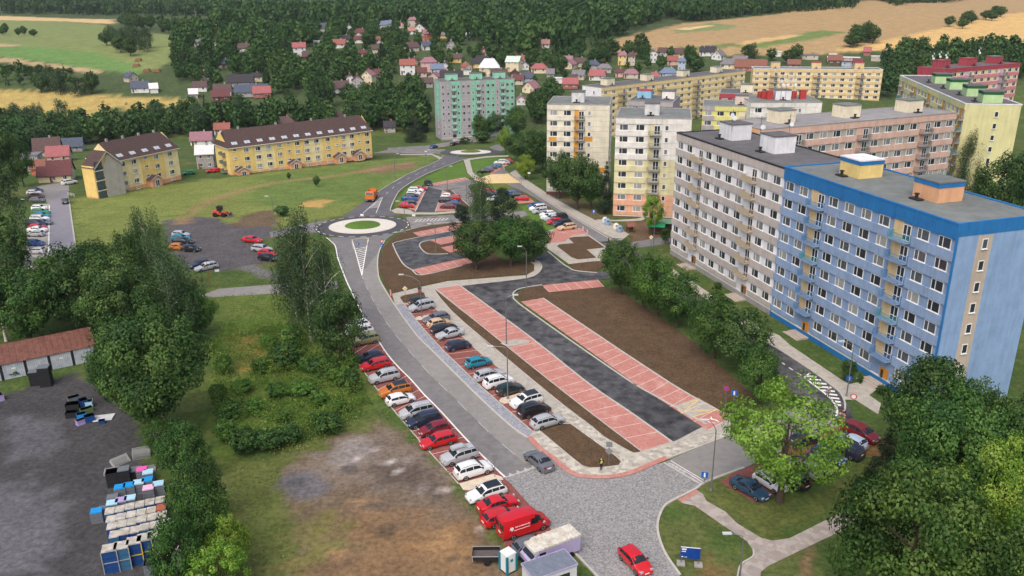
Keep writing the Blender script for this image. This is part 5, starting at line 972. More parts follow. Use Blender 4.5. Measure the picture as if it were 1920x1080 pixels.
# shrubs
for i, (px, py, tp, w_, kd, lab) in enumerate([(614, 812, 772, 74, 'bush', 'round leafy shrub at the mud lot edge'), (545, 830, 795, 60, 'bush', 'leafy shrub in the hedge above the mud'), (505, 842, 800, 70, 'bush', 'wide shrub in the hedge above the mud'), (460, 850, 800, 70, 'bush', 'dark shrub joining hedge and maple'), (540, 690, 640, 80, 'bush', 'shrub under the birches'), (605, 705, 665, 70, 'bush', 'shrub between birches and brick bays'), (660, 735, 690, 50, 'bush', 'shrub beside the brick bays'), (530, 405, 384, 34, 'bush', 'lone dark bush on the meadow soil'), (594, 350, 328, 16, 'lin', 'small young tree on the meadow'), (542, 336, 322, 10, 'lin', 'thin sapling on the meadow'),
    (236, 357, 334, 18, 'bush', 'clipped round thuja before the short terrace'), (252, 353, 331, 18, 'bush', 'second clipped thuja by the terrace porch'), (182, 365, 352, 18, 'bush', 'low shrub before the loggia wing'), (207, 362, 352, 16, 'bush', 'round shrub at the grey wing corner'), (1588, 716, 670, 34, 'bush', 'shrub at the blue block entrance lamp'), (1612, 720, 700, 14, 'bush', 'yellow shrub beside the ochre door'), (1346, 542, 528, 18, 'bush', 'dark shrub before the grey block'), (1655, 740, 722, 30, 'bush', 'low shrub bed at the footpath'), (872, 270, 256, 22, 'bush', 'shrub by the mint block parking'), (905, 268, 243, 40, 'bush', 'big shrub by the mint block parking'), (30, 705, 690, 30, 'bush', 'weedy shrub before the garage doors'), (1190, 392, 376, 30, 'bush', 'dark shrub beside the whitish tower')]):
    tree_px(px, py, tp, w_, kd, lab, name='shrub' if kd == 'bush' else 'tree', cat='shrub' if kd == 'bush' else 'tree', n=2600, leaf=.034, seed=i % 3)
for i, (px, py, w_, h) in enumerate([(420, 700, 50, 26), (455, 735, 46, 22), (490, 700, 44, 20), (520, 745, 60, 28), (565, 740, 60, 26), (600, 760, 50, 24), (640, 770, 40, 22), (480, 780, 56, 26), (430, 790, 60, 34), (530, 790, 44, 18), (575, 700, 50, 30), (640, 720, 56, 34), (505, 650, 40, 20), (550, 650, 60, 40), (425, 830, 60, 36), (590, 790, 36, 16), (410, 755, 44, 26), (660, 690, 40, 24)]):
    tree_px(px, py, py - h * random.uniform(.9, 1.5), w_ * random.uniform(.7, 1.1), 'bush', 'wild leafy bush among the weeds by the birches', name='shrub', cat='shrub', group='wild bushes by the birches', n=2600, leaf=.034, seed=i % 3, tint=(1.6, 1.55, 1.15))
# belts of trees: sample world points inside pixel polygons
def scatter(poly_px, spacing, cap, rng, avoid=True, mind=6):
    P = [G(*q) for q in poly_px]; x0, x1 = min(p.x for p in P), max(p.x for p in P); y0, y1 = min(p.y for p in P), max(p.y for p in P); out = []
    n = int((x1 - x0) * (y1 - y0) / spacing ** 2 * 3.5) + 1; n = min(n, 60000); xs = rng.uniform(x0, x1, n); ys = rng.uniform(y0, y1, n); ok = in_poly(xs, ys, P)
    for x, y in zip(xs[ok], ys[ok]):
        if len(out) >= cap: break
        if any((x - q[0]) ** 2 + (y - q[1]) ** 2 < (spacing * .72) ** 2 for q in out[-400:]): continue
        out.append((x, y))
    return out
def hides(x, y, h, wd):
    d = math.hypot(x, y); u, v = proj((x, y, tz((x, y)))); ut, vt = proj((x, y, tz((x, y)) + h)); hw = wd * FPX / max(1, d) / 2
    for p, r, (hu, hv), hd, wp in HOUSES:
        if (x - p.x) ** 2 + (y - p.y) ** 2 < (r + wd * .3) ** 2: return True
        if hd > d and abs(hu - u) < hw * .55 + wp * .2 and vt < hv - 1 and v > hv - 3: return True
    return False
rg_ = np.random.default_rng(5)
BELTS = [  # polygon, spacing, height range, width range, kinds, label, cap
 ([(-40, 246), (60, 246), (130, 240), (200, 236), (330, 230), (350, 240), (330, 262), (200, 268), (120, 275), (60, 285), (-40, 310)], 6.0, (9, 14), (7, 11), 'lmb', 'dark broadleaf tree in the stream belt behind the maroon roofs', 30),
 ([(340, 232), (500, 226), (640, 222), (720, 220), (800, 222), (800, 250), (740, 252), (700, 246), (560, 244), (440, 250), (350, 258)], 6.0, (10, 15), (7, 11), 'lmbc', 'broadleaf tree in the stream belt behind the long terrace', 36),
 ([(560, 205), (700, 188), (790, 185), (795, 215), (700, 218), (600, 218)], 8, (12, 18), (8, 12), 'lmc', 'tall tree between stream belt and mint block', 20),
 ([(330, 100), (420, 92), (560, 95), (640, 120), (700, 150), (640, 180), (520, 182), (400, 172), (330, 150)], 10, (9, 16), (8, 13), 'lmmc', 'tree among the farmhouses near the hay meadow', 26),
 ([(560, 62), (700, 60), (820, 75), (900, 95), (850, 125), (760, 140), (680, 130), (580, 110)], 12, (8, 14), (7, 12), 'lmc', 'garden tree among the houses of the upper slope', 28),
 ([(840, 95), (960, 100), (1060, 120), (1120, 140), (1040, 170), (900, 175), (820, 150)], 14, (7, 13), (7, 11), 'lm', 'garden tree among the town roofs', 14),
 ([(975, 190), (1020, 180), (1060, 175), (1040, 205), (1010, 235), (975, 225)], 7, (12, 17), (9, 12), 'lm', 'tree in the grove left of the towers', 14),
 ([(1060, 110), (1180, 98), (1300, 108), (1380, 118), (1300, 140), (1180, 130), (1080, 135)], 13, (8, 14), (8, 12), 'lmm', 'garden tree behind the long yellow block', 18),
 ([(1390, 112), (1480, 106), (1560, 110), (1660, 112), (1690, 118), (1600, 126), (1420, 124)], 14, (7, 14), (7, 11), 'lmb', 'tree between garages and tan block', 16),
 ([(1660, 120), (1700, 112), (1800, 108), (1920, 104), (1960, 130), (1920, 150), (1700, 165), (1660, 200)], 9, (12, 18), (9, 13), 'lm', 'tree round the pistachio and crimson blocks', 20),
 ([(195, 70), (245, 82), (290, 95), (285, 112), (250, 108), (200, 95)], 7, (9, 14), (8, 11), 'lb', 'tree of the copse on the left meadow slope', 12),
 ([(0, 58), (75, 70), (72, 74), (0, 66)], 6, (6, 9), (6, 9), 'l', 'hedgerow tree on the upper left meadow', 6),
 ([(205, 44), (330, 58), (420, 72), (415, 78), (330, 66), (205, 52)], 7, (10, 15), (9, 12), 'lmc', 'hedgerow tree below the far wheat band', 18),
 ([(0, 130), (150, 138), (145, 142), (0, 136)], 5, (3, 5), (5, 7), 'l', 'dark hedge tree beside the young plantation', 10), ([(75, 165), (110, 165), (170, 172), (185, 180), (150, 182), (75, 175)], 6, (9, 14), (8, 11), 'lb', 'tree at the edge of the hay meadow', 6),
 ([(1585, 76), (1640, 72), (1645, 86), (1590, 90)], 6, (9, 13), (9, 11), 'l', 'tree of the round copse in the wheat', 9), ([(1770, 52), (1830, 36), (1895, 22), (1900, 28), (1840, 46), (1775, 60)], 9, (8, 11), (9, 12), 'l', 'tree of the field line in the wheat', 10)]
for poly, sp_, hr, wr, kinds, lab, cap in BELTS:
    for x, y in scatter(poly, sp_, cap * 3, rg_):
        if cap <= 0: break
        h = rg_.uniform(*hr); wd = rg_.uniform(*wr)
        if hides(x, y, h, wd): continue
        k = {'l': 'lin', 'm': 'mid', 'b': 'bir', 'c': 'con'}[random.choice(kinds)]
        if k == 'con': wd *= .6; h *= 1.1
        tree_at((x, y), h, wd, k, lab.replace('broadleaf', 'leafy') if k != 'con' else lab.replace('broadleaf tree', 'spruce').replace('tree', 'spruce', 1) if 'tree' in lab else lab, group=lab.split(' ', 1)[1][:48], n=2200, leaf=.034); cap -= 1
# far woods: one mass
def forest(name, label, polys, cap, dens=(84, .12, 70, .095)):
    T = {}
    for k, n, lf in (('lin', dens[0], dens[1]), ('con', dens[2], dens[3])):
        r = np.random.default_rng(3); P, N, val, _ = crown_pts(k, n, r); T[k] = (cards(P, N, lf, .8, r), val)
    Vs, vals = [], []
    for poly, sp_, con, hr in polys:
        for x, y in scatter(poly, sp_, cap, rg_):
            h = rg_.uniform(*hr); c = rg_.random() < con; wd = h * (.42 if c else .75)
            if hides(x, y, h, wd): continue
            V, val = T['con' if c else 'lin']; a = rg_.random() * 6.28; R = np.array([[math.cos(a), -math.sin(a), 0], [math.sin(a), math.cos(a), 0], [0, 0, 1]])
            Q = (V @ R.T) * np.array([wd, wd, h]) + np.array([x, y, tz((x, y))]); Vs.append(Q); vals.append(np.clip(val * .5 + rg_.random() * .5 - (.25 if c else 0), 0, 1))
    o = obj(name, card_mesh(name, np.concatenate(Vs), np.concatenate(vals), LM['mid'])); tag(o, label, 'forest', kind='stuff'); print(name, len(Vs)); return o
forest('far_woodland', 'dark mixed woodland covering the hills beyond the village', [
 ([(-60, -6), (200, -6), (380, -6), (450, 24), (640, 26), (640, 38), (420, 32), (300, 30), (100, 27), (-60, 26)], 9, .6, (13, 20)),
 ([(430, 36), (640, 36), (820, 40), (1000, 20), (1250, -6), (1290, 20), (1180, 62), (1120, 88), (1060, 104), (960, 96), (880, 78), (820, 62), (700, 56), (560, 58), (430, 60), (400, 48)], 9, .45, (12, 20)),
 ([(640, -6), (1200, -6), (1240, 5), (1000, 30), (820, 42), (640, 32)], 10, .7, (13, 20)), ([(1250, -6), (1560, -6), (1610, 2), (1600, 16), (1430, 28), (1290, 42), (1250, 30)], 9, .7, (13, 19)), ([(1600, -8), (1860, -14), (1740, 6), (1680, 12)], 9, .5, (10, 15)),
 ([(640, 55), (830, 62), (900, 80), (1060, 106), (1110, 118), (1000, 118), (880, 100), (780, 80)], 11, .35, (10, 17)), ([(330, 62), (480, 62), (640, 66), (640, 90), (520, 96), (420, 96), (330, 100)], 9, .25, (9, 15)),
 ([(-60, 140), (140, 145), (140, 165), (-60, 162)], 9, .3, (6, 10)), ([(1000, 118), (1120, 110), (1280, 118), (1250, 150), (1100, 150)], 13, .2, (7, 11))], 1400)
forest('stream_woodland', 'closed belt of dark trees along the stream and between the village houses', [
 (BELTS[0][0], 6, .1, (8, 13)), (BELTS[1][0], 6, .15, (9, 14)), (BELTS[2][0], 8, .2, (10, 16)), (BELTS[3][0], 7.5, .15, (8, 14)), (BELTS[4][0], 9, .2, (6, 11)), (BELTS[5][0], 12, .1, (4, 8)), (BELTS[6][0], 7, .05, (9, 13)), (BELTS[7][0], 11, .1, (6, 11)), (BELTS[9][0], 8, .1, (10, 15)), ([(640, 120), (760, 140), (790, 165), (640, 185), (560, 185)], 9, .2, (8, 14))], 190, (260, .075, 200, .06))
# rough growth: one mass of weeds on the wild plot
def weeds(name, label, polys, m, seed):
    r = np.random.default_rng(seed); Vs = []; vals = []
    for poly, dens, hh, lf in polys:
        P = GW(poly); xs = np.array([p.x for p in P]); ys = np.array([p.y for p in P]); n = int((xs.max() - xs.min()) * (ys.max() - ys.min()) * dens); x = r.uniform(xs.min(), xs.max(), n); y = r.uniform(ys.min(), ys.max(), n)
        ok = in_poly(x, y, P) & (fnoise(x / 5, y / 5) > .36); x, y = x[ok], y[ok]; z = terr(x, y) + r.random(len(x)) ** .5 * hh * np.clip(fnoise(x / 3.2 + 9, y / 3.2) - .3, 0.05, 1) * 4.2
        N = r.normal(size=(len(x), 3)) * .8 + np.array([0, 0, .5]); N /= np.linalg.norm(N, axis=1)[:, None]; Vs.append(cards(np.stack([x, y, z], 1), N, lf, .5, r)); vals.append(np.clip(r.random(len(x)) * .7 + (fnoise(x / 2.5, y / 2.5) - .3) * .9, 0, 1))
    tag(obj(name, card_mesh(name, np.concatenate(Vs), np.concatenate(vals), m)), label, 'weeds', kind='stuff')
weeds('wild_weeds', 'waist high weeds and brambles on the wild plot by the birches', [([(400, 640), (520, 610), (600, 660), (660, 700), (700, 760), (640, 800), (560, 835), (430, 860), (400, 780)], 60, 2.6, .12), ([(395, 560), (560, 555), (640, 640), (560, 640), (420, 640)], 20, .8, .1), ([(470, 830), (620, 800), (700, 760), (660, 815), (520, 860)], 14, 1.0, .12)], LM['wee'], 4)
weeds('meadow_tufts', 'scattered tufts of grass on verges and mud edge', [([(430, 880), (520, 860), (560, 1080), (430, 1080)], 3, .5, .12), ([(700, 760), (740, 770), (900, 950), (930, 1010), (905, 1000), (780, 840), (700, 790)], 5, .4, .1), ([(395, 505), (520, 500), (540, 540), (395, 540)], 3, .5, .12), ([(1260, 950), (1400, 1010), (1380, 1080), (1270, 1060)], 2, .15, .08), ([(1340, 930), (1640, 850), (1560, 950), (1450, 1000)], 2, .15, .08)], LM['wee'], 8)
print('individual trees', NTREE[0])
# ------------------------------------------------------------------ vehicles
M_glass = mat('car_glass', sR(34, 38, 42), .06, 0, spec=.6); M_tyre = mat('tyre', sR(30, 30, 31), .85, 0); M_rim = mat('rim', sR(168, 170, 172), .35, 0, metal=.5); M_lamp = mat('headlamp', sR(160, 165, 170), .15, 0); M_tail = mat('tail_lamp', sR(150, 20, 22), .25, 0); M_plate = mat('number_plate', sR(226, 226, 222), .5, 0); M_plastic = mat('black_plastic', sR(38, 38, 40), .6, 0)
PAINT = {k: mat('paint_' + k.replace(' ', '_'), sR(*v), .28, 0, spec=.5, coat=.5) for k, v in {'white': (226, 227, 226), 'silver': (172, 175, 178), 'grey': (98, 102, 108), 'black': (30, 31, 34), 'navy': (36, 44, 66), 'blue': (38, 74, 138), 'red': (192, 28, 36), 'dark red': (122, 26, 36), 'teal': (24, 128, 150), 'green': (40, 130, 72), 'dark green': (28, 46, 42), 'orange': (190, 112, 44), 'beige': (206, 174, 138), 'olive': (136, 136, 92), 'pale blue': (178, 194, 212), 'steel blue': (40, 68, 92), 'maroon': (92, 44, 50)}.items()}
#            L     W     H    profile (fraction from nose, top z)                                                                                      cowl roof0 roof1 tail  wheels
CAR = {
 'hatchback': (4.05, 1.74, 1.48, [(0, .56), (.015, .66), (.07, .80), (.25, .97), (.43, 1.40), (.58, 1.48), (.86, 1.42), (.965, 1.02), (1, .80)], .25, .43, .86, .965, (.19, .81)),
 'estate car': (4.62, 1.80, 1.49, [(0, .55), (.015, .66), (.07, .78), (.27, .96), (.42, 1.40), (.55, 1.49), (.88, 1.45), (.975, 1.05), (1, .80)], .27, .42, .88, .975, (.19, .79)),
 'saloon': (4.65, 1.82, 1.47, [(0, .54), (.015, .64), (.07, .78), (.28, .95), (.43, 1.38), (.55, 1.47), (.70, 1.41), (.86, 1.06), (.98, 1.02), (1, .80)], .28, .43, .70, .86, (.19, .80)),
 'off-roader': (4.50, 1.86, 1.68, [(0, .62), (.015, .76), (.06, .94), (.25, 1.10), (.40, 1.58), (.55, 1.68), (.90, 1.64), (.975, 1.18), (1, .90)], .25, .40, .90, .975, (.19, .80)),
 'people carrier': (4.60, 1.84, 1.72, [(0, .58), (.015, .70), (.06, .86), (.20, 1.08), (.38, 1.60), (.52, 1.72), (.90, 1.67), (.975, 1.15), (1, .85)], .20, .38, .90, .975, (.18, .80)),
 'panel van': (5.6, 2.02, 2.42, [(0, .70), (.012, .92), (.06, 1.12), (.14, 1.32), (.25, 2.14), (.33, 2.38), (.6, 2.42), (.985, 2.38), (1, 2.2)], .14, .25, .985, 1.0, (.17, .80))}
_CM = {}
def car_meshes(kind):
    if kind in _CM: return _CM[kind]
    L, W, Hh, prof, fc, f0, f1, ft, wh = CAR[kind]; fx = [p[0] for p in prof]; fz = [p[1] for p in prof]; rw = .335 if kind != 'panel van' else .36
    dw = rw * 1.22 / L; fs = sorted(set(fx + [f for w_ in wh for f in (w_ - dw, w_ - dw * .7, w_, w_ + dw * .7, w_ + dw)] + [.5, (f0 + f1) / 2]))
    belt = float(np.interp(fc, fx, fz)) - .03
    def st(f):
        zt = float(np.interp(f, fx, fz)); e = abs(f - .5) * 2; w_ = W / 2 * (1 - .16 * e ** 7); roof = zt > belt + .06 and fc < f < 1
        zb = min(zt - .06, belt + .05 * max(0, f - .4)); zl = .22
        for c in wh:
            q = abs(f - c) / dw
            if q < 1: zl = max(zl, .22 + (rw * 1.9 - .22) * math.sqrt(max(0, 1 - q * q)) * .98)
        zl = min(zl, zb - .12); k = np.clip((zt - zb) / .45, 0, 1); wr = w_ * (.90 - .13 * k); x = L / 2 - f * L
        return [(x, w_ * .88, zl), (x, w_ * .985, max(zl, .34)), (x, w_, max(zl + .02, .62 * zb + .1)), (x, w_ * .965, zb), (x, wr, zt - .05 * k - .015), (x, wr * .6, zt), (x, 0, zt + .012)]
    rings = []
    for f in fs:
        h = st(f); rings.append(h + [(p[0], -p[1], p[2]) for p in h[-2::-1]])
    mb = MB(); n = len(rings[0]); mb.v = [p for r in rings for p in r]
    for i in range(len(rings) - 1):
        for j in range(n - 1): mb.f.append((i * n + j, (i + 1) * n + j, (i + 1) * n + j + 1, i * n + j + 1)); mb.m.append(0)
        mb.f.append((i * n + n - 1, (i + 1) * n + n - 1, (i + 1) * n, i * n)); mb.m.append(1)
    mb.f.append(tuple(range(n - 1, -1, -1))); mb.m.append(0); mb.f.append(tuple(range((len(rings) - 1) * n, len(rings) * n))); mb.m.append(0)
    mb.f = [t[::-1] for t in mb.f]
    body = mb.mesh('body', [PAINT['white'], M_plastic], 38); out = {'body': body}
    def lp(a, b, t): return tuple(a[i] + (b[i] - a[i]) * t for i in range(3))
    sw = MB(); gaps = [(fc + .04, f0 + (f1 - f0) * .33), (f0 + (f1 - f0) * .36, f0 + (f1 - f0) * .76), (f0 + (f1 - f0) * .79, min(f1 + .045, .955))]
    if kind == 'panel van': gaps = [(fc + .02, f0 + .09)]
    if kind in ('hatchback',): gaps = [(fc + .04, f0 + (f1 - f0) * .42), (f0 + (f1 - f0) * .46, min(f1 + .02, .94))]
    for s in (1, -1):
        for a, b in gaps:
            q = np.linspace(a, b, 5)
            for u, v in zip(q, q[1:]):
                A, Bq = st(u), st(v); pts = []
                for R_, t in ((A, .14), (Bq, .14), (Bq, .86), (A, .86)):
                    p = lp(R_[3], R_[4], t); pts.append((p[0], s * (p[1] + .014), p[2] + .004))
                sw.face(pts if s < 0 else pts[::-1])
    out['side_windows'] = sw.mesh('side_windows', M_glass)
    def top_strip(a, b, ta, tb):
        m = MB(); A, Bq = st(a), st(b); q = [(lp(A[4], Bq[4], t)) for t in (ta, tb)]; r = [(lp(A[6], Bq[6], t)) for t in (ta, tb)]; o = .03
        for s in (1, -1):
            pts = [(q[0][0], s * q[0][1] * .93, q[0][2] + o), (q[1][0], s * q[1][1] * .93, q[1][2] + o), (r[1][0], 0, r[1][2] + o), (r[0][0], 0, r[0][2] + o)]; m.face(pts if s > 0 else pts[::-1])
        return m
    out['windscreen'] = top_strip(fc, f0, .08, .92).mesh('windscreen', M_glass)
    if kind != 'panel van': out['rear_window'] = top_strip(f1, ft, .06, .84).mesh('rear_window', M_glass)
    else: x = -L / 2 - .012; m = MB(); [m.box(x - .01, x + .02, s * .1 if s > 0 else -.85, .85 if s > 0 else -.1, 1.35, 2.0) for s in (1, -1)]; out['rear_window'] = m.mesh('rear_window', M_glass)
    w_ = MB(); w_.lathe([(rw * .62, -.1), (rw * .96, -.1), (rw, -.06), (rw, .06), (rw * .96, .1), (rw * .6, .1)], 16); out['wheel'] = w_.mesh('wheel', M_tyre, 40)
    r_ = MB(); r_.lathe([(rw * .63, .085), (rw * .6, .108), (rw * .2, .09), (.02, .1)], 12); out['rim'] = r_.mesh('rim', M_rim)
    e = W / 2 * (1 - .16) * .8; zl = .66 if kind not in ('off-roader', 'panel van') else .8
    def lampm(x0, x1, y, z0, z1, nm, m): return MB().box(x0, x1, y - .17, y + .17, z0, z1).mesh(nm, m)
    for s, nm in ((1, 'headlamp'), (-1, 'headlamp2')): out[nm] = lampm(L / 2 - .2, L / 2 - .035, s * e, zl - .06, zl + .08, 'headlamp', M_lamp)
    for s, nm in ((1, 'tail_lamp'), (-1, 'tail_lamp2')): out[nm] = MB().box(-L / 2 - .015, -L / 2 + .16, s * e - .12, s * e + .12, zl + .12, zl + .32).mesh('tail_lamp', M_tail)
    out['number_plate'] = MB().box(-L / 2 - .03, -L / 2 + .01, -.26, .26, zl - .02, zl + .1).mesh('number_plate', M_plate); out['front_plate'] = MB().box(L / 2 - .02, L / 2 + .02, -.26, .26, .4, .51).mesh('number_plate', M_plate)
    xm = L / 2 - (fc + .07) * L
    for s, nm in ((1, 'mirror'), (-1, 'mirror2')): out[nm] = MB().cbox((xm, s * (W / 2 + .06), belt + .06), (.13, .2, .14)).mesh('mirror', M_plastic)
    if kind in ('estate car', 'off-roader', 'people carrier'):
        m = MB()
        for s in (1, -1): m.tube([(L / 2 - (f0 + .04) * L, s * W * .36, float(np.interp(f0 + .04, fx, fz)) + .03), (L / 2 - .6 * L, s * W * .36, Hh + .05), (L / 2 - (f1 - .02) * L, s * W * .36, float(np.interp(f1, fx, fz)) + .03)], .025, 4)
        out['roof_rails'] = m.mesh('roof_rails', M_metal)
    _CM[kind] = out; return out
def car(p, ang, kind, color, label, group=None, far=False, roofc=None, z=None):
    L, W, *_r = CAR[kind]; wh = CAR[kind][-1]; M = car_meshes(kind); rw = .335 if kind != 'panel van' else .36
    r = thing('panel_van' if kind == 'panel van' else 'parked_car', label, 'van' if kind == 'panel van' else 'car', (p[0], p[1], (tz(p) + .05) if z is None else z), ang, group)
    obj('body', M['body'], r, mt=PAINT[color])
    for nm in ('side_windows', 'windscreen', 'rear_window', 'headlamp', 'headlamp2', 'tail_lamp', 'tail_lamp2', 'number_plate') + (() if far else ('front_plate', 'mirror', 'mirror2', 'roof_rails')):
        if nm in M: obj({'headlamp2': 'headlamp', 'tail_lamp2': 'tail_lamp', 'mirror2': 'mirror', 'front_plate': 'number_plate'}.get(nm, nm), M[nm], r)
    for f in wh:
        for s in (1, -1):
            o = obj('wheel', M['wheel'], r, (L / 2 - f * L, s * (W / 2 - .11), rw)); o.rotation_euler = (-s * PI / 2, 0, 0)
            if not far: obj('rim', M['rim'], o)
    if roofc:
        prof = CAR[kind][3]; f0, f1 = CAR[kind][5], CAR[kind][6]; x0, x1 = L / 2 - (f1 - .03) * L, L / 2 - (f0 + .05) * L; zt = CAR[kind][2]
        MB().box(x0, x1, -W * .34, W * .34, zt - .03, zt + .025).build('roof_panel', PAINT[roofc], r)
    return r
def row(frame_sc, items, hdg, where, group, dz=.06, zc=.75, far=False):
    """items: (x, y, nose R/L or angle deg, kind, colour); hdg: two pixels giving the direction a car pointing R faces"""
    a = G(*hdg[0]); b = G(*hdg[1]); base = math.atan2(b.y - a.y, b.x - a.x); n = len(items); seen = {}
    nm = [f"{q[4]} {q[3]}" for q in items]
    for i, q in enumerate(items):
        (px, py), = frame_sc((q[0], q[1])); p = G(px, py, dz=zc); an = base + (PI if q[2] == 'L' else 0 if q[2] == 'R' else rad(q[2])) + random.uniform(-.03, .03)
        pr = nm[i - 1] if i else None; nx = nm[i + 1] if i < n - 1 else None
        lab = f"{nm[i]} between {pr} and {nx}, {where}" if pr and nx else f"{nm[i]} at the row end beside {pr or nx}, {where}" if (pr or nx) else f"{nm[i]} {where}"
        lab = ' '.join(lab.split()[:16]); car(p, an, q[3], q[4], lab, group, far, z=tz(p) + dz, roofc=q[5] if len(q) > 5 else None)
HB, ES, SA, OR, PC, PV = 'hatchback', 'estate car', 'saloon', 'off-roader', 'people carrier', 'panel van'
GA = 'cars on the brick bays by the mud'; hA = [(803, 847), (875, 828)]
row(R1, [(185, 165, 'L', HB, 'white'), (200, 232, 'L', ES, 'white'), (268, 335, 'L', OR, 'olive'), (325, 530, 'L', HB, 'navy'), (380, 612, 'L', ES, 'red'), (480, 750, 'L', OR, 'silver'), (602, 905, 'L', OR, 'orange', 'black'), (665, 1000, 'R', HB, 'white')], hA, 'mud side bays', GA, .05)
row(R2, [(365, 180, 'L', PC, 'silver'), (450, 280, 'L', PC, 'navy'), (562, 375, 'L', HB, 'dark red'), (607, 505, 'L', ES, 'red'), (845, 680, 'L', OR, 'silver'), (1002, 835, 'R', OR, 'white')], hA, 'mud side bays', GA, .05)
row(R3, [(430, 130, 'L', ES, 'white', 'black'), (560, 255, 'R', SA, 'red'), (610, 400, 'R', ES, 'red'), (850, 505, 'R', PV, 'red'), (960, 725, 'R', ES, 'grey')], hA, 'lower mud side', GA, .05)
GB = 'cars on the brick bays by the cobble verge'; hB = [(963, 777), (1000, 766.5)]
row(R4, [(287, 145, 'R', HB, 'black'), (305, 203, 'L', PC, 'silver'), (465, 335, 'L', ES, 'grey'), (500, 390, 'R', HB, 'beige'), (558, 453, 'R', ES, 'black'), (620, 508, 'L', SA, 'silver'), (715, 640, 'R', HB, 'navy'), (940, 830, 'R', HB, 'teal')], hB, 'verge bays', GB, .12)
row(R5, [(345, 250, 'R', ES, 'silver'), (450, 330, 'R', OR, 'white'), (577, 410, 'R', HB, 'dark green'), (760, 545, 'L', OR, 'white', 'black'), (847, 648, 'R', PC, 'black'), (1000, 770, 'R', ES, 'silver')], hB, 'lower verge bays', GB, .12)
pc = G(1010, 862, dz=.7); a, b = G(1045, 885), G(985, 835); car(pc, math.atan2(b.y - a.y, b.x - a.x), SA, 'grey', 'dark grey saloon leaving the cobbles onto the main road', z=.06)
pc = G(1191, 1050, dz=.7); a, b = G(1165, 1025), G(1215, 1075); car(pc, math.atan2(b.y - a.y, b.x - a.x), HB, 'red', 'small red hatchback driving on the cobbled junction', z=.07)
hC = [(1356.7, 909), (1415.8, 943.8)]
row(S1, [(425, 855, 'R', SA, 'steel blue'), (610, 795, 'R', HB, 'white'), (815, 770, 'L', HB, 'black'), (905, 655, 'L', ES, 'silver'), (1040, 640, 'R', HB, 'dark green'), (1150, 545, 'R', HB, 'blue'), (1300, 495, 'L', OR, 'navy'), (1350, 420, 'L', HB, 'pale blue'), (1440, 345, 'R', PC, 'dark red')], hC, 'under the ash', 'cars on the bays under the ash', .07)
pc = G(1512, 822, dz=.7); car(pc, rad(20), HB, 'navy', 'navy hatchback half hidden on the street behind the ash', z=.06)
GD = 'cars in the upper lot'; hD = [(745, 384), (775, 384.5)]
row(R6, [(350, 435, 'R', HB, 'red'), (300, 452, 'R', ES, 'white'), (275, 487, 'R', HB, 'white'), (258, 522, 'R', HB, 'black'), (232, 548, 'R', SA, 'blue'), (222, 592, 'L', HB, 'navy'), (195, 625, 'R', HB, 'red')], hD, 'upper lot edge', GD, .07)
row(R6, [(670, 522, 'R', HB, 'white'), (722, 540, 'L', HB, 'red'), (650, 570, 'R', ES, 'black'), (708, 605, 'L', HB, 'blue'), (655, 635, 'L', HB, 'maroon')], hD, 'upper lot middle', GD, .07)
row(R6, [(1110, 468, 'R', SA, 'red'), (1148, 502, 'R', ES, 'navy'), (1170, 555, 'L', HB, 'white'), (1370, 478, 'L', HB, 'blue'), (1420, 515, 'L', OR, 'dark green'), (1490, 545, 'L', HB, 'red')], hD, 'behind the pines', GD, .07)
pc = G(803, 343, dz=.7); a, b = G(796, 338), G(812, 347); car(pc, math.atan2(b.y - a.y, b.x - a.x), SA, 'black', 'black saloon alone on the lawn corner of upper lot', GD, z=tz(pc) + .07)
row(R6, [(1065, 240, 'L', SA, 'black'), (1105, 222, 'L', HB, 'grey'), (1150, 200, 'L', HB, 'blue'), (1205, 180, 'L', HB, 'teal'), (1250, 145, 'L', PC, 'white'), (1295, 145, 'L', HB, 'silver'), (1322, 130, 'L', HB, 'red')], [(905, 322), (925, 322)], 'by the ochre crossing', 'cars by the ochre crossing', .07)
row(R7, [(500, 210, 'L', HB, 'blue'), (530, 238, 'L', PC, 'white'), (555, 270, 'L', HB, 'silver'), (640, 303, 'L', HB, 'white'), (662, 332, 'L', ES, 'white'), (690, 352, 'L', HB, 'silver'), (765, 345, 'L', PC, 'black'), (722, 388, 'L', HB, 'red'), (805, 410, 'L', OR, 'navy'), (857, 450, 'L', ES, 'beige')], [(1050, 428), (1078, 425)], 'by the tower street', 'cars along the tower street', .08)
row(S3, [(235, 350, 'R', HB, 'silver'), (232, 390, 'R', HB, 'teal'), (257, 425, 'R', SA, 'black'), (212, 492, 'R', HB, 'orange'), (345, 510, 'R', HB, 'black')], [(330, 452), (360, 453)], 'gravel lot shade', 'cars on the gravel lot', .03)
row(S3, [(1032, 410, 'R', SA, 'red'), (1145, 510, 'R', ES, 'silver'), (1210, 560, 'R', HB, 'red'), (1210, 612, 'R', HB, 'black')], [(470, 452), (505, 455)], 'gravel lot grass edge', 'cars on the gravel lot', .03)
row(S3, [(460, 680, 'L', SA, 'navy'), (520, 715, 'L', ES, 'silver')], [(370, 502), (405, 494)], 'gravel lot corner', 'cars on the gravel lot', .03)
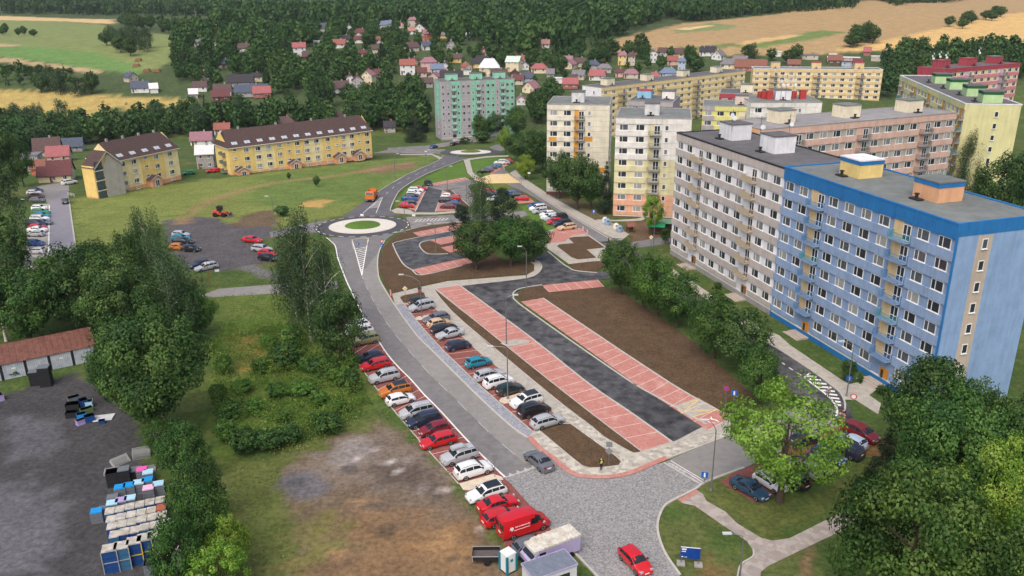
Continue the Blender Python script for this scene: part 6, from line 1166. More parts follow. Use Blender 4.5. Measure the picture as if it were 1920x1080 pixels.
row(S2, [(360, 195, 'R', HB, 'navy'), (345, 218, 'R', HB, 'white'), (370, 253, 'R', HB, 'maroon'), (378, 292, 'R', HB, 'grey'), (400, 372, 'R', HB, 'white'), (410, 412, 'R', ES, 'green'), (422, 448, 'R', HB, 'teal'), (402, 478, 'R', ES, 'white'), (430, 518, 'R', SA, 'grey'), (362, 533, 'R', PC, 'navy'), (380, 567, 'R', HB, 'red'), (380, 592, 'R', SA, 'white'), (362, 634, 'L', HB, 'silver'), (352, 728, 'R', HB, 'blue'), (365, 808, 'L', HB, 'silver'), (345, 920, 'R', ES, 'grey')], [(55, 462), (85, 462)], 'west bays', 'cars on the west bays', .05)
row(S2, [(700, 114, 'R', OR, 'white')], [(110, 345), (140, 341)], 'parked beside the loggia wing', None, .04)
row(S2, [(660, 305, 'R', HB, 'black')], [(122, 380), (121, 366)], 'driving up the west lane', None, .04)
T11 = FR(780, 130, 6.75)
row(T11, [(225, 975, 'R', HB, 'blue'), (480, 940, 'R', ES, 'black'), (548, 925, 'R', HB, 'grey'), (672, 905, 'R', HB, 'white'), (815, 880, 'R', SA, 'black'), (1120, 835, 'R', HB, 'dark red'), (1340, 690, 'R', PC, 'white')], [(845, 270), (865, 266)], 'by the mint block', 'cars before the mint block', .04, far=True)
row(T9, [(1400, 740, 'L', HB, 'green'), (1665, 715, 'L', HB, 'red'), (1738, 710, 'R', HB, 'red')], [(390, 320), (412, 318)], 'between the terraces', 'cars between the terraces', .03, far=True)
# roof box on the silver off-roader, van lettering
pb = G(*R2((845, 680))[0], dz=.75); a, b = G(*hA[0]), G(*hA[1]); an = math.atan2(b.y - a.y, b.x - a.x)
t = thing('roof_box', 'silver roof box on the off-roader in the mud side bays', 'roof box', (pb.x, pb.y, 1.78), an); m = MB(); m.v = []; prof = [(-1.0, .05), (-.9, .3), (.5, .36), (1.0, .06)]
for s in (-.4, .4): m.v += [(x, s, z) for x, z in prof] + [(1.0, s, 0), (-1.0, s, 0)]
m.f = [(0, 1, 2, 3, 4, 5), (11, 10, 9, 8, 7, 6)] + [(i, (i + 1) % 6 + 0, (i + 1) % 6 + 6, i + 6) for i in range(6)]; m.m = [0] * 8; m.f[0] = m.f[0][::-1]; m.f[1] = m.f[1][::-1]; m.build('box', PAINT['silver'], t, 30); MB().box(-.8, .8, -.42, .42, .1, .13).build('seam', M_plastic, t)
def text(parent, s, size, loc, rot, m, name='lettering'):
    cu = bpy.data.curves.new(name, 'FONT'); cu.body = s; cu.size = size; cu.extrude = .004; cu.align_x = 'LEFT'; o = bpy.data.objects.new(name, cu); COL.objects.link(o)
    me = bpy.data.meshes.new_from_object(o); bpy.data.objects.remove(o); bpy.data.curves.remove(cu); me.materials.append(m); q = obj(name, me, parent); q.location = loc; q.rotation_euler = rot; return q
for o in list(COL.objects):
    if o.name.startswith('panel_van'):
        m = MB(); x = -1.5          # small white print, too small to read: two broken rows
        for w_ in (.32, .12, .5, .2, .3): m.box(x, x + w_, -1.03, -1.018, 1.5, 1.6); x += w_ + .07
        m.box(-1.6, .2, -1.03, -1.018, 1.16, 1.22); m.box(1.75, 2.05, -1.03, -1.018, 1.02, 1.1); m.box(1.8, 2.0, -1.03, -1.018, 1.14, 1.24); m.build('printed_rows', M_plate, o)
        MB().face([(-.26, -.16, 0), (-.1, -.02, 0), (-.02, -.3, 0), (.2, -.12, 0), (.22, .1, 0), (.1, .22, 0), (-.08, .24, 0), (-.2, .12, 0)]).build('emblem', M_plate, o).location = (-1.9, -1.03, 1.45); [q for q in o.children if q.name.startswith('emblem')][0].rotation_euler = (PI / 2, 0, 0)
        MB().box(.35, 1.2, -1.03, -1.0, 1.28, 1.95).build('side_window', M_glass, o)
# orange tipper truck
pc = G(697, 375); a, b = G(705, 362), G(692, 379); t = thing('tipper_truck', 'orange tipper truck driving towards the near roundabout', 'truck', (pc.x, pc.y, tz(pc) + .04), math.atan2(b.y - a.y, b.x - a.x)); MO = mat('paint_truck_orange', sR(206, 116, 52), .4, .05, 2)
m = MB(); m.box(1.6, 3.4, -1.2, 1.2, .7, 2.0); m.v += [(1.6, -1.2, 2.0), (3.35, -1.2, 2.0), (3.0, -1.1, 2.9), (1.65, -1.1, 2.9), (1.6, 1.2, 2.0), (3.35, 1.2, 2.0), (3.0, 1.1, 2.9), (1.65, 1.1, 2.9)]; k = len(m.v) - 8
for q in ((0, 1, 2, 3), (5, 4, 7, 6), (1, 5, 6, 2), (4, 0, 3, 7), (3, 2, 6, 7)): m.f.append(tuple(k + j for j in q)); m.m.append(0)
m.build('cab', MO, t); MB().face([(3.36, -1.0, 2.08), (3.36, 1.0, 2.08), (3.06, .95, 2.8), (3.06, -.95, 2.8)]).build('windscreen', M_glass, t); MB().box(3.38, 3.5, -1.2, 1.2, .5, .95).build('bumper', M_plastic, t); MB().box(-3.6, 3.2, -.45, .45, .6, .9).build('chassis', M_plastic, t)
bd = MB(); bd.box(-3.6, 1.4, -1.22, 1.22, 1.0, 1.1); bd.box(-3.6, 1.4, -1.22, -1.14, 1.1, 2.5); bd.box(-3.6, 1.4, 1.14, 1.22, 1.1, 2.5); bd.box(1.3, 1.4, -1.14, 1.14, 1.1, 2.8); bd.box(-3.6, -3.5, -1.14, 1.14, 1.1, 2.4)
for i in range(6): bd.box(-3.3 + i * .9, -3.2 + i * .9, -1.27, -1.22, 1.1, 2.5); bd.box(-3.3 + i * .9, -3.2 + i * .9, 1.22, 1.27, 1.1, 2.5)
bd.build('tipper_body', MO, t)
for x in (2.4, -1.6, -2.8):
    for s in (1, -1):
        o = MB().lathe([(.3, -.15), (.5, -.13), (.52, 0), (.5, .13), (.3, .15)], 14).build('wheel', M_tyre, t); o.location = (x, s * 1.05, .52); o.rotation_euler = (-s * PI / 2, 0, 0)
for s in (1, -1): MB().box(3.49, 3.52, s * .85 - .18, s * .85 + .18, .62, .85).build('headlamp', M_lamp, t)
# wheel loader
pc = G(415, 406); ML = mat('paint_loader_red', sR(196, 84, 60), .45, .05, 2); t = thing('wheel_loader', 'orange wheel loader standing on the meadow soil', 'loader', (pc.x, pc.y, tz(pc)), rad(-8)); t.scale = (.85, .85, .85)
MB().box(-2.4, -.2, -.8, .8, .8, 1.9).build('engine_hood', ML, t); MB().box(-.2, 1.6, -.6, .6, .7, 1.3).build('front_frame', ML, t); c = MB(); c.box(-.9, .5, -.7, .7, 1.9, 3.1); c.build('cab', M_glass, t); MB().box(-1.0, .6, -.8, .8, 3.1, 3.25).build('cab_roof', M_plastic, t)
m = MB(); m.tube([(.6, .5, 1.5), (1.8, .5, 1.6), (2.7, .5, .7)], .12, 5); m.tube([(.6, -.5, 1.5), (1.8, -.5, 1.6), (2.7, -.5, .7)], .12, 5); m.build('lift_arm', ML, t)
m = MB(); m.quad((2.6, -1.2, .2), (2.6, 1.2, .2), (2.7, 1.2, 1.2), (2.7, -1.2, 1.2)); m.quad((2.6, -1.2, .2), (3.6, -1.2, .15), (3.6, 1.2, .15), (2.6, 1.2, .2)); m.face([(2.6, -1.2, .2), (2.7, -1.2, 1.2), (3.6, -1.2, .15)]); m.face([(2.6, 1.2, .2), (3.6, 1.2, .15), (2.7, 1.2, 1.2)]); m.build('bucket', M_metal, t)
for x in (-1.5, 1.1):
    for s in (1, -1): o = MB().lathe([(.35, -.22), (.7, -.2), (.75, 0), (.7, .2), (.35, .22)], 14).build('wheel', M_tyre, t); o.location = (x, s * .95, .72); o.rotation_euler = (-s * PI / 2, 0, 0)
# trailer, toilet, camper, site cabin
an = math.atan2(b.y - a.y, b.x - a.x); a, b = G(*hA[0]), G(*hA[1]); ha = math.atan2(b.y - a.y, b.x - a.x)
pc = G(912, 1050); t = thing('car_trailer', 'small black sided single axle trailer beside the portable toilet', 'trailer', (pc.x, pc.y, 0), rad(0)); M_galv = mat('galvanised', sR(176, 178, 176), .5, .08, 3, metal=.4)
MB().box(-1.35, 1.35, -.75, .75, .55, .62).build('bed', mat('trailer_bed', sR(92, 84, 82), .8, .1, 3), t)
for nm, q in (('side', (-1.35, 1.35, -.78, -.74, .5, 1.0)), ('side', (-1.35, 1.35, .74, .78, .5, 1.0)), ('tailboard', (-1.38, -1.34, -.74, .74, .5, 1.0)), ('headboard', (1.34, 1.38, -.74, .74, .5, 1.0))): MB().box(*q).build(nm, M_plastic, t)
m = MB()
for x in (-1.36, 1.36):
    for y in (-.76, .76): m.box(x - .04, x + .04, y - .04, y + .04, .45, 1.06)
for y in (-.8, .8): m.box(-1.36, 1.36, y - .03, y + .03, .98, 1.05)
m.tube([(1.3, 0, .5), (2.6, 0, .5)], .05, 5); m.build('frame', M_galv, t)
for s in (1, -1):
    o = MB().lathe([(.15, -.1), (.3, -.1), (.32, 0), (.3, .1), (.15, .1)], 14).build('wheel', M_tyre, t); o.location = (.1, s * .9, .32); o.rotation_euler = (-s * PI / 2, 0, 0); obj('rim', MB().lathe([(.17, .09), (.02, .1)], 10).mesh('rim', M_rim), o)
pc = G(953, 1069); t = thing('portable_toilet', 'white and teal portable toilet beside the trailer', 'toilet', (pc.x, pc.y, 0), rad(38)); M_tw = mat('plastic_white', sR(222, 224, 222), .5, .04, 2); M_tt = mat('plastic_teal', sR(24, 120, 138), .5, .04, 2)
MB().box(-.55, .55, -.55, .55, .12, 2.1).build('cabin', M_tw, t); MB().box(-.6, .6, -.6, .6, 0, .12).build('base', M_plastic, t); m = MB().lathe([(.82, 2.1), (.8, 2.2), (.62, 2.36), (.1, 2.42)], 4); rfo = m.build('roof', M_tw, t); rfo.rotation_euler = (0, 0, PI / 4)
for x in (-.57, .57):
    for y in (-.57, .57): MB().box(x - .1, x + .1, y - .1, y + .1, .12, 2.06).build('corner_post', M_tt, t)
MB().box(-.38, .38, -.58, -.55, .2, 1.95).build('door', M_tw, t); MB().box(-.15, .15, -.595, -.58, 1.35, 1.65).build('door_sign', M_tt, t); MB().box(-.15, .15, -.02, .02, 0, .3).build('vent', M_plastic, t)
pc = G(1032, 1046); t = thing('camper', 'old camper with weathered white ribbed roof and lilac sides', 'camper', (pc.x, pc.y, 0), ha + PI + .05); M_lila = mat('paint_lilac', sR(172, 162, 196), .5, .06, 2)
m = MB(); m.v = []; sec = [(-2.9, .5), (-2.9, 2.2), (2.0, 2.2), (2.7, 1.35), (2.95, 1.2), (2.95, .5)]
for s in (-1.02, 1.02): m.v += [(x, s, z) for x, z in sec]
m.f = [tuple(range(6))[::-1], tuple(range(6, 12))] + [(i, (i + 1) % 6, (i + 1) % 6 + 6, i + 6) for i in range(6)]; m.m = [0] * 8; m.f = [f[::-1] for f in m.f]; m.build('body', M_lila, t)
m = MB(); m.box(-2.95, 1.7, -1.05, 1.05, 2.15, 2.36)
for i in range(9): m.box(-2.8 + i * .5, -2.62 + i * .5, -1.03, 1.03, 2.36, 2.42)
m.face([(1.7, -1.0, 2.36), (2.05, -.95, 2.2), (2.05, .95, 2.2), (1.7, 1.0, 2.36)]); m.box(1.6, 2.5, -.98, .98, 2.0, 2.25); m.build('roof', mat('weathered_white_roof', sR(214, 212, 204), .7, .1, 1.5, col2=sR(176, 166, 146)), t)
MB().face([(2.02, -.9, 2.12), (2.02, .9, 2.12), (2.72, .95, 1.38), (2.72, -.95, 1.38)][::-1]).build('windscreen', M_glass, t); MB().box(1.2, 1.9, 1.02, 1.04, 1.35, 1.9).build('side_window', M_glass, t); MB().box(2.9, 3.02, -1.0, 1.0, .4, .75).build('bumper', M_plastic, t)
for x in (-1.8, 1.9):
    for s in (1, -1): o = MB().lathe([(.18, -.12), (.33, -.1), (.35, 0), (.33, .1), (.18, .12)], 14).build('wheel', M_tyre, t); o.location = (x, s * .95, .35); o.rotation_euler = (-s * PI / 2, 0, 0)
pc = G(1030, 1100); t = thing('site_cabin', 'grey steel site cabin with ribbed roof and lilac edging', 'site cabin', (pc.x, pc.y, 0), ha); M_cab = mat('cabin_white', sR(206, 206, 206), .6, .06, 2)
m = MB(); m.box(-2.3, 2.3, -1.2, 1.2, .15, 2.55); m.build('wall', M_cab, t); m = MB(); m.box(-2.35, 2.35, -1.25, 1.25, 2.55, 2.62)
for i in range(12): m.box(-2.25, 2.25, -1.12 + i * .2, -1.04 + i * .2, 2.62, 2.66)
m.build('roof', mat('roof_sheet_blue_grey', sR(132, 140, 152), .5, .1, 1.5, metal=.3), t); m = MB()
for q in ((-2.38, 2.38, -1.3, -1.24), (-2.38, 2.38, 1.24, 1.3), (-2.4, -2.34, -1.24, 1.24), (2.34, 2.4, -1.24, 1.24)): m.box(*q, 2.5, 2.68)
m.build('edge_frame', M_lila, t); MB().box(.3, 1.5, -1.25, -1.2, 1.1, 2.0).build('window', PANES[0], t); MB().box(-1.6, -.7, -1.25, -1.2, .2, 2.2).build('door', M_lila, t)
# ------------------------------------------------------------------ street lamps
def lamp(base, top, arm, label):
    p = G(*base); z0 = tz(p); h = hgt(p, top[1]); k = depth(p) / FPX; ax = (arm[0] - top[0]) * k; up_ = (top[1] - arm[1]) * k * .9
    t = thing('street_lamp', label, 'street lamp', (p.x, p.y, z0), 0, 'street lamps'); MB().tube([(0, 0, 0), (0, 0, h * .25), (0, 0, h)], [.11, .085, .06], 8).build('pole', M_metal, t); MB().lathe([(.2, 0), (.2, .12), (.13, .3), (.11, .32)], 8).build('base', M_metal, t)
    s = 1 if ax > 0 else -1; L = max(.9, abs(ax)); pts = [(0, 0, h), (s * L * .1, 0, h + .3), (s * L * .4, 0, h + .3 + max(0, up_) * .6), (s * L, 0, h + .35 + max(0, up_))]; MB().tube(pts, .045, 6).build('arm', M_metal, t)
    m = MB(); e = pts[-1]; x0, x1 = sorted((e[0] - s * .1, e[0] + s * .75)); m.box(x0, x1, -.16, .16, e[2] - .06, e[2] + .07); hd = m.build('lamp_head', mat('lamp_head', sR(190, 192, 194), .5, 0), t); MB().box(x0 + .08, x1 - .08, -.12, .12, e[2] - .085, e[2] - .058).build('lamp_glass', M_lamp, hd)
for q in (((952, 749), (945, 655), (918, 653), 'lamp on the verge bay island beside the white off-roader'), ((949.5, 646), (950, 562), (964, 556), 'lamp on the paved island among rose bays'), ((791, 595), (788, 530), (757, 516), 'lamp on the bay island beside silver people carrier'), ((987, 541), (986.7, 473), (981, 464), 'lamp at the soil field corner by fresh asphalt'), ((760, 437), (757, 384), (748, 379), 'lamp at the near roundabout exit'), ((817.5, 472), (817, 424), (812, 422), 'lamp on the soil tongue of the loop'), ((1333, 920), (1340, 808), (1322, 789), 'lamp at the lawn corner before steel blue saloon'), ((1386, 1090), (1392, 1011), (1367, 1004), 'lamp on the lower footpath fork'), ((1587, 743.5), (1599, 656), (1580, 642), 'lamp at the blue block footpath'), ((1225, 462), (1226.5, 404), (1206, 399), 'lamp at the side lane by green shelter'), ((839, 357), (838, 319), (844, 313), 'lamp on the upper lot median'), ((875, 373), (875, 340), (871, 337), 'thin lamp in the upper lot'), ((40, 428), (31, 388), (43, 375), 'lamp beside the west bays'), ((515, 422), (512, 372), (505, 370), 'lamp on the meadow soil'), ((741, 335), (741, 294), (746, 290), 'lamp on the meadow beside the north road'), ((798, 312), (798, 286), (803, 283), 'lamp near the pedestrian sign of the north road'), ((970, 305), (972, 286), (960, 283), 'lamp at the second roundabout trees'), ((45, 335), (41, 328), (50, 328), 'lamp at the west yard entry')):
    lamp(*q)
# ------------------------------------------------------------------ signs
M_sb = mat('sign_blue', sR(26, 92, 178), .4, 0); M_sr = mat('sign_red', sR(196, 34, 36), .4, 0); M_sw = mat('sign_white', sR(228, 228, 226), .4, 0); M_sg = mat('sign_back', sR(136, 140, 142), .5, 0, metal=.4); M_sy = mat('sign_yellow', sR(232, 190, 60), .4, 0)
def poly_plate(mb, n, r, z, y, a0=0, m=0, th=.02):
    pts = [(r * math.cos(a0 + 2 * PI * i / n), r * math.sin(a0 + 2 * PI * i / n)) for i in range(n)]; f = [(x, y, z + q) for x, q in pts]; b = [(x, y + th, z + q) for x, q in pts]; mb.face(f[::1], m); mb.face(b[::-1], m)
    for i in range(n): mb.quad(f[(i + 1) % n], f[i], b[i], b[(i + 1) % n], m)
def sign(base, h, plates, label, rz=None, name='road_sign', group=None):
    p = G(*base); t = thing(name, label, 'sign', (p.x, p.y, tz(p)), -math.atan2(p.x, p.y) if rz is None else rz, group); MB().tube([(0, 0, 0), (0, 0, h + .25)], .04, 6).build('post', M_metal, t)
    for kind, z in plates:
        m = MB(); y = -.06
        if kind == 'giveway': poly_plate(m, 3, .48, z, y, -PI / 2, 1); poly_plate(m, 3, .30, z + .02, y - .012, -PI / 2, 0); mm = [M_sw, M_sr]
        elif kind == 'roundblue': poly_plate(m, 20, .34, z, y, 0, 0); m.box(-.18, .1, y - .012, y, z - .04, z + .04, 1); m.face([(-.26, y - .014, z), (-.1, y - .014, z - .13), (-.1, y - .014, z + .13)], 1); mm = [M_sb, M_sw]
        elif kind == 'squareblue': m.box(-.38, .38, y, y + .02, z - .38, z + .38); m.box(-.1, .1, y - .012, y, z - .28, z + .1, 1); poly_plate(m, 10, .1, z + .2, y - .014, 0, 1, .012); mm = [M_sb, M_sw]
        elif kind == 'diamond': poly_plate(m, 4, .46, z, y, 0, 0); poly_plate(m, 4, .3, z, y - .012, 0, 1); mm = [M_sw, M_sy]
        elif kind == 'nostop': poly_plate(m, 20, .38, z, y, 0, 1); poly_plate(m, 20, .29, z, y - .012, 0, 0); m.quad((-.25, y - .02, z - .19), (-.19, y - .02, z - .25), (.25, y - .02, z + .19), (.19, y - .02, z + .25), 1); mm = [M_sb, M_sr]
        elif kind == 'noentry': poly_plate(m, 20, .42, z, y, 0, 1); poly_plate(m, 20, .3, z, y - .012, 0, 0); mm = [M_sw, M_sr]
        elif kind == 'back': poly_plate(m, 4, .5, z, y, PI / 4 if z > 2 else 0, 0); mm = [M_sg, M_sg]
        elif kind == 'white': m.box(-.4, .4, y, y + .02, z - .25, z + .25); mm = [M_sw, M_sw]
        elif kind == 'stripe':
            m.box(-.14, .14, y, y + .03, .25, 1.35, 0)
            for i in range(4): m.quad((-.14, y - .005, .3 + i * .27), (.14, y - .005, .42 + i * .27), (.14, y - .005, .56 + i * .27), (-.14, y - .005, .44 + i * .27), 1)
            m.box(-.3, .3, -.25, .15, 0, .12, 1); mm = [M_sw, M_sr]
        m.build('plate', mm, t)
sign((719, 499), 5.6, [('giveway', 5.3), ('roundblue', 4.5)], 'give way and blue arrow signs at the main road bend'); sign((672, 467), .9, [('roundblue', 1.15)], 'low blue keep right sign on the splitter island'); sign((760.5, 567), 2.6, [('diamond', 2.7)], 'yellow diamond priority sign on soil patch'); sign((1113, 413), 2.4, [('squareblue', 2.3)], 'blue square sign on lawn beside whitish tower'); sign((1588, 741), 2.6, [('squareblue', 2.6)], 'blue square sign below the blue block lamp')
sign((1598, 762), 1.2, [('noentry', 1.5)], 'red ringed white no vehicles sign on the lawn'); sign((1320, 907), .9, [('squareblue', 1.2)], 'low blue sign at the side street give way line'); sign((1141, 873), 3.0, [('back', 2.9), ('back', 2.0)], 'grey sign backs beside the hi vis worker'); sign((928, 895), 2.8, [('back', 2.7)], 'grey sign back on the cream bay island'); sign((1359, 763), 2.9, [('nostop', 2.8)], 'blue and red no stopping sign at soil field'); sign((1374, 768), 2.6, [('squareblue', 2.5)], 'blue sign beside the no stopping sign')
sign((732.7, 556), .3, [('stripe', 0)], 'red white striped beacon at the main road kerb', name='striped_beacon'); sign((1581, 793), .3, [('stripe', 0)], 'red white striped beacon behind the two pedestrians', name='striped_beacon'); sign((1093, 434), .3, [('stripe', 0)], 'red white striped beacon at the court bays', name='striped_beacon'); sign((1101, 441), .3, [('stripe', 0)], 'red white striped beacon on the court kerb', name='striped_beacon'); sign((799, 296), 2.4, [('white', 2.4), ('squareblue', 1.6)], 'white and blue signs by the north road footpath'); sign((858, 298), .9, [('roundblue', 1.1)], 'blue keep right sign by the second roundabout'); sign((1220, 463), 2.2, [('diamond', 2.2)], 'pale diamond sign at the side lane'); sign((679, 410), .9, [('white', 1.0)], 'white board at the roundabout apron edge'); sign((945, 329), 2.4, [('back', 2.3)], 'round grey sign at the ochre crossing'); sign((408, 517), .9, [('white', 1.1)], 'small white board by the gravel lot corner'); sign((992, 343), 3.2, [('white', 3.1)], 'white plate on post by upper footpath'); sign((1149, 462), 1.4, [('back', 1.4)], 'grey round sign back on the street by dark pedestrian'); sign((776, 410), .9, [('white', .9)], 'white marker at the east arm island')
pb = G(*S7((598, 985))[0]); t = thing('information_board', 'blue construction information board on concrete feet', 'sign', (pb.x, pb.y, 0), -math.atan2(pb.x, pb.y) + .1); m = MB(); m.box(-.95, .95, -.02, .02, .75, 2.0); m.build('panel', mat('board_blue', sR(20, 62, 140), .4, .1, 2), t)
m = MB(); m.box(-.85, -.4, -.03, -.02, 1.72, 1.88); m.box(-.85, -.45, -.03, -.02, 1.5, 1.58); m.box(-.85, -.68, -.03, -.02, .86, .96); m.box(-.58, -.3, -.03, -.02, .88, .93); m.box(-.95, .95, -.03, .03, 2.0, 2.05); m.build('print', M_sw, t)
for x in (-.85, .85): MB().tube([(x, .05, 0), (x, .05, 2.05)], .035, 6).build('post', M_metal, t); MB().box(x - .4, x + .4, -.35, .45, 0, .14).build('foot', M_conc, t)
po = G(191.5, 542); pp = G(*S3((565, 960))[0]); t = thing('marker_pole', 'thin rust red pole by the service road', 'pole', (pp.x, pp.y, tz(pp)), 0); MB().tube([(0, 0, 0), (0, 0, 5.2)], .06, 6).build('pole', mat('rust_red', sR(150, 82, 56), .8, .2, 3), t); MB().box(-.5, .5, -.05, .0, 4.9, 5.2).build('plate', M_sw, t)
# bollards
for i in range(8):
    (px, py), = R6((1355 + i * 19, 300 + i * 13)); p = G(px, py); t = thing('bollard', 'grey steel bollard in the row by the ochre crossing', 'bollard', (p.x, p.y, tz(p)), 0, 'bollards by the ochre crossing'); MB().tube([(0, 0, 0), (0, 0, .95)], .06, 8).build('post', M_metal, t); MB().lathe([(.065, .95), (.07, 1.0), (.02, 1.04)], 8).build('cap', M_dark, t)
# recycling bells, shelter, litter boxes
M_bell = mat('plastic_pale_grey', sR(190, 194, 196), .5, .05, 2); M_bell2 = mat('plastic_cream', sR(212, 206, 188), .5, .05, 2); M_bellb = mat('plastic_steel_blue', sR(130, 150, 172), .5, .05, 2)
for px, py, m_, lb in ((1134, 419, M_bell, 'pale grey recycling bell, upper of the first pair'), (1139, 422, M_bellb, 'bluish recycling bell beside the pale grey one'), (1155, 431, M_bell2, 'cream recycling bell of the second pair'), (1161.5, 435, M_bellb, 'bluish recycling bell beside the cream one')):
    p = G(px, py); t = thing('recycling_bell', lb, 'recycling bin', (p.x, p.y, tz(p) + .08), 0, 'recycling bells'); MB().lathe([(.62, 0), (.75, .1), (.78, .7), (.62, 1.25), (.35, 1.55), (.05, 1.62)], 14).build('body', m_, t, 40); MB().box(-.22, .22, -.78, -.6, 1.0, 1.2).build('slot', M_dark, t); MB().tube([(-.08, 0, 1.6), (-.08, 0, 1.78), (.08, 0, 1.78), (.08, 0, 1.6)], .03, 5).build('lifting_eye', M_metal, t)
sh('bin_pad', R7((1240, 398), (1310, 380), (1400, 430), (1330, 445)), .11, M_conc); sh('bin_pad', R7((1370, 480), (1430, 450), (1510, 500), (1440, 520)), .112, M_conc)
def hut(px, py, label, roofm, wallm, w_, d, h, rz, arched):
    p = G(px, py); t = thing('garden_shelter', label, 'shelter', (p.x, p.y, tz(p)), rad(rz))
    for x in (-w_ / 2, w_ / 2):
        for y in (-d / 2, d / 2): MB().box(x - .07, x + .07, y - .07, y + .07, 0, h).build('post', wallm, t)
    MB().box(-w_ / 2, w_ / 2, d / 2 - .05, d / 2 + .03, .2, h).build('back_wall', wallm, t)
    m = MB(); n = 8 if arched else 2; pts = [(-d / 2 - .35 + (d + .7) * i / n, h + (math.sin(PI * i / n) * .75 if arched else (.9 if i == 1 else 0))) for i in range(n + 1)]
    for (y0, z0), (y1, z1) in zip(pts, pts[1:]): m.quad((-w_ / 2 - .3, y0, z0), (w_ / 2 + .3, y0, z0), (w_ / 2 + .3, y1, z1), (-w_ / 2 - .3, y1, z1))
    for x in (-w_ / 2 - .3, w_ / 2 + .3): m.face([(x, y, z) for y, z in pts])
    m.build('roof', roofm, t); MB().box(-w_ / 2 + .3, w_ / 2 - .3, -.2, .2, .4, .48).build('bench', wallm, t)
hut(1230, 439, 'shelter with bright green arched roof behind the side lane', mat('roof_bright_green', sR(26, 130, 84), .5, .06, 2), WALL['wood'], 3.4, 2.6, 2.1, -12, True); hut(1247, 433, 'grey green arched shelter beside the bright green one', mat('roof_grey_green', sR(104, 138, 112), .6, .08, 2), WALL['wood'], 3.0, 2.6, 2.2, -12, True); hut(1182, 435, 'small rusty roofed wooden stall before the recycling bells', ROOF['rust'], WALL['wood'], 1.6, 1.3, 1.5, 10, False)
p = G(787.5, 552); t = thing('litter_box', 'rust red litter box on the lamp post by the soil patch', 'bin', (p.x, p.y, .1), 0); MB().box(-.3, .3, -.3, .3, .15, 1.1).build('box', MATS['rust_red'], t); MB().box(-.35, .35, -.35, .35, 1.1, 1.2).build('lid', M_dark, t); MB().tube([(0, .2, 0), (0, .2, .3)], .05, 5).build('leg', M_metal, t)
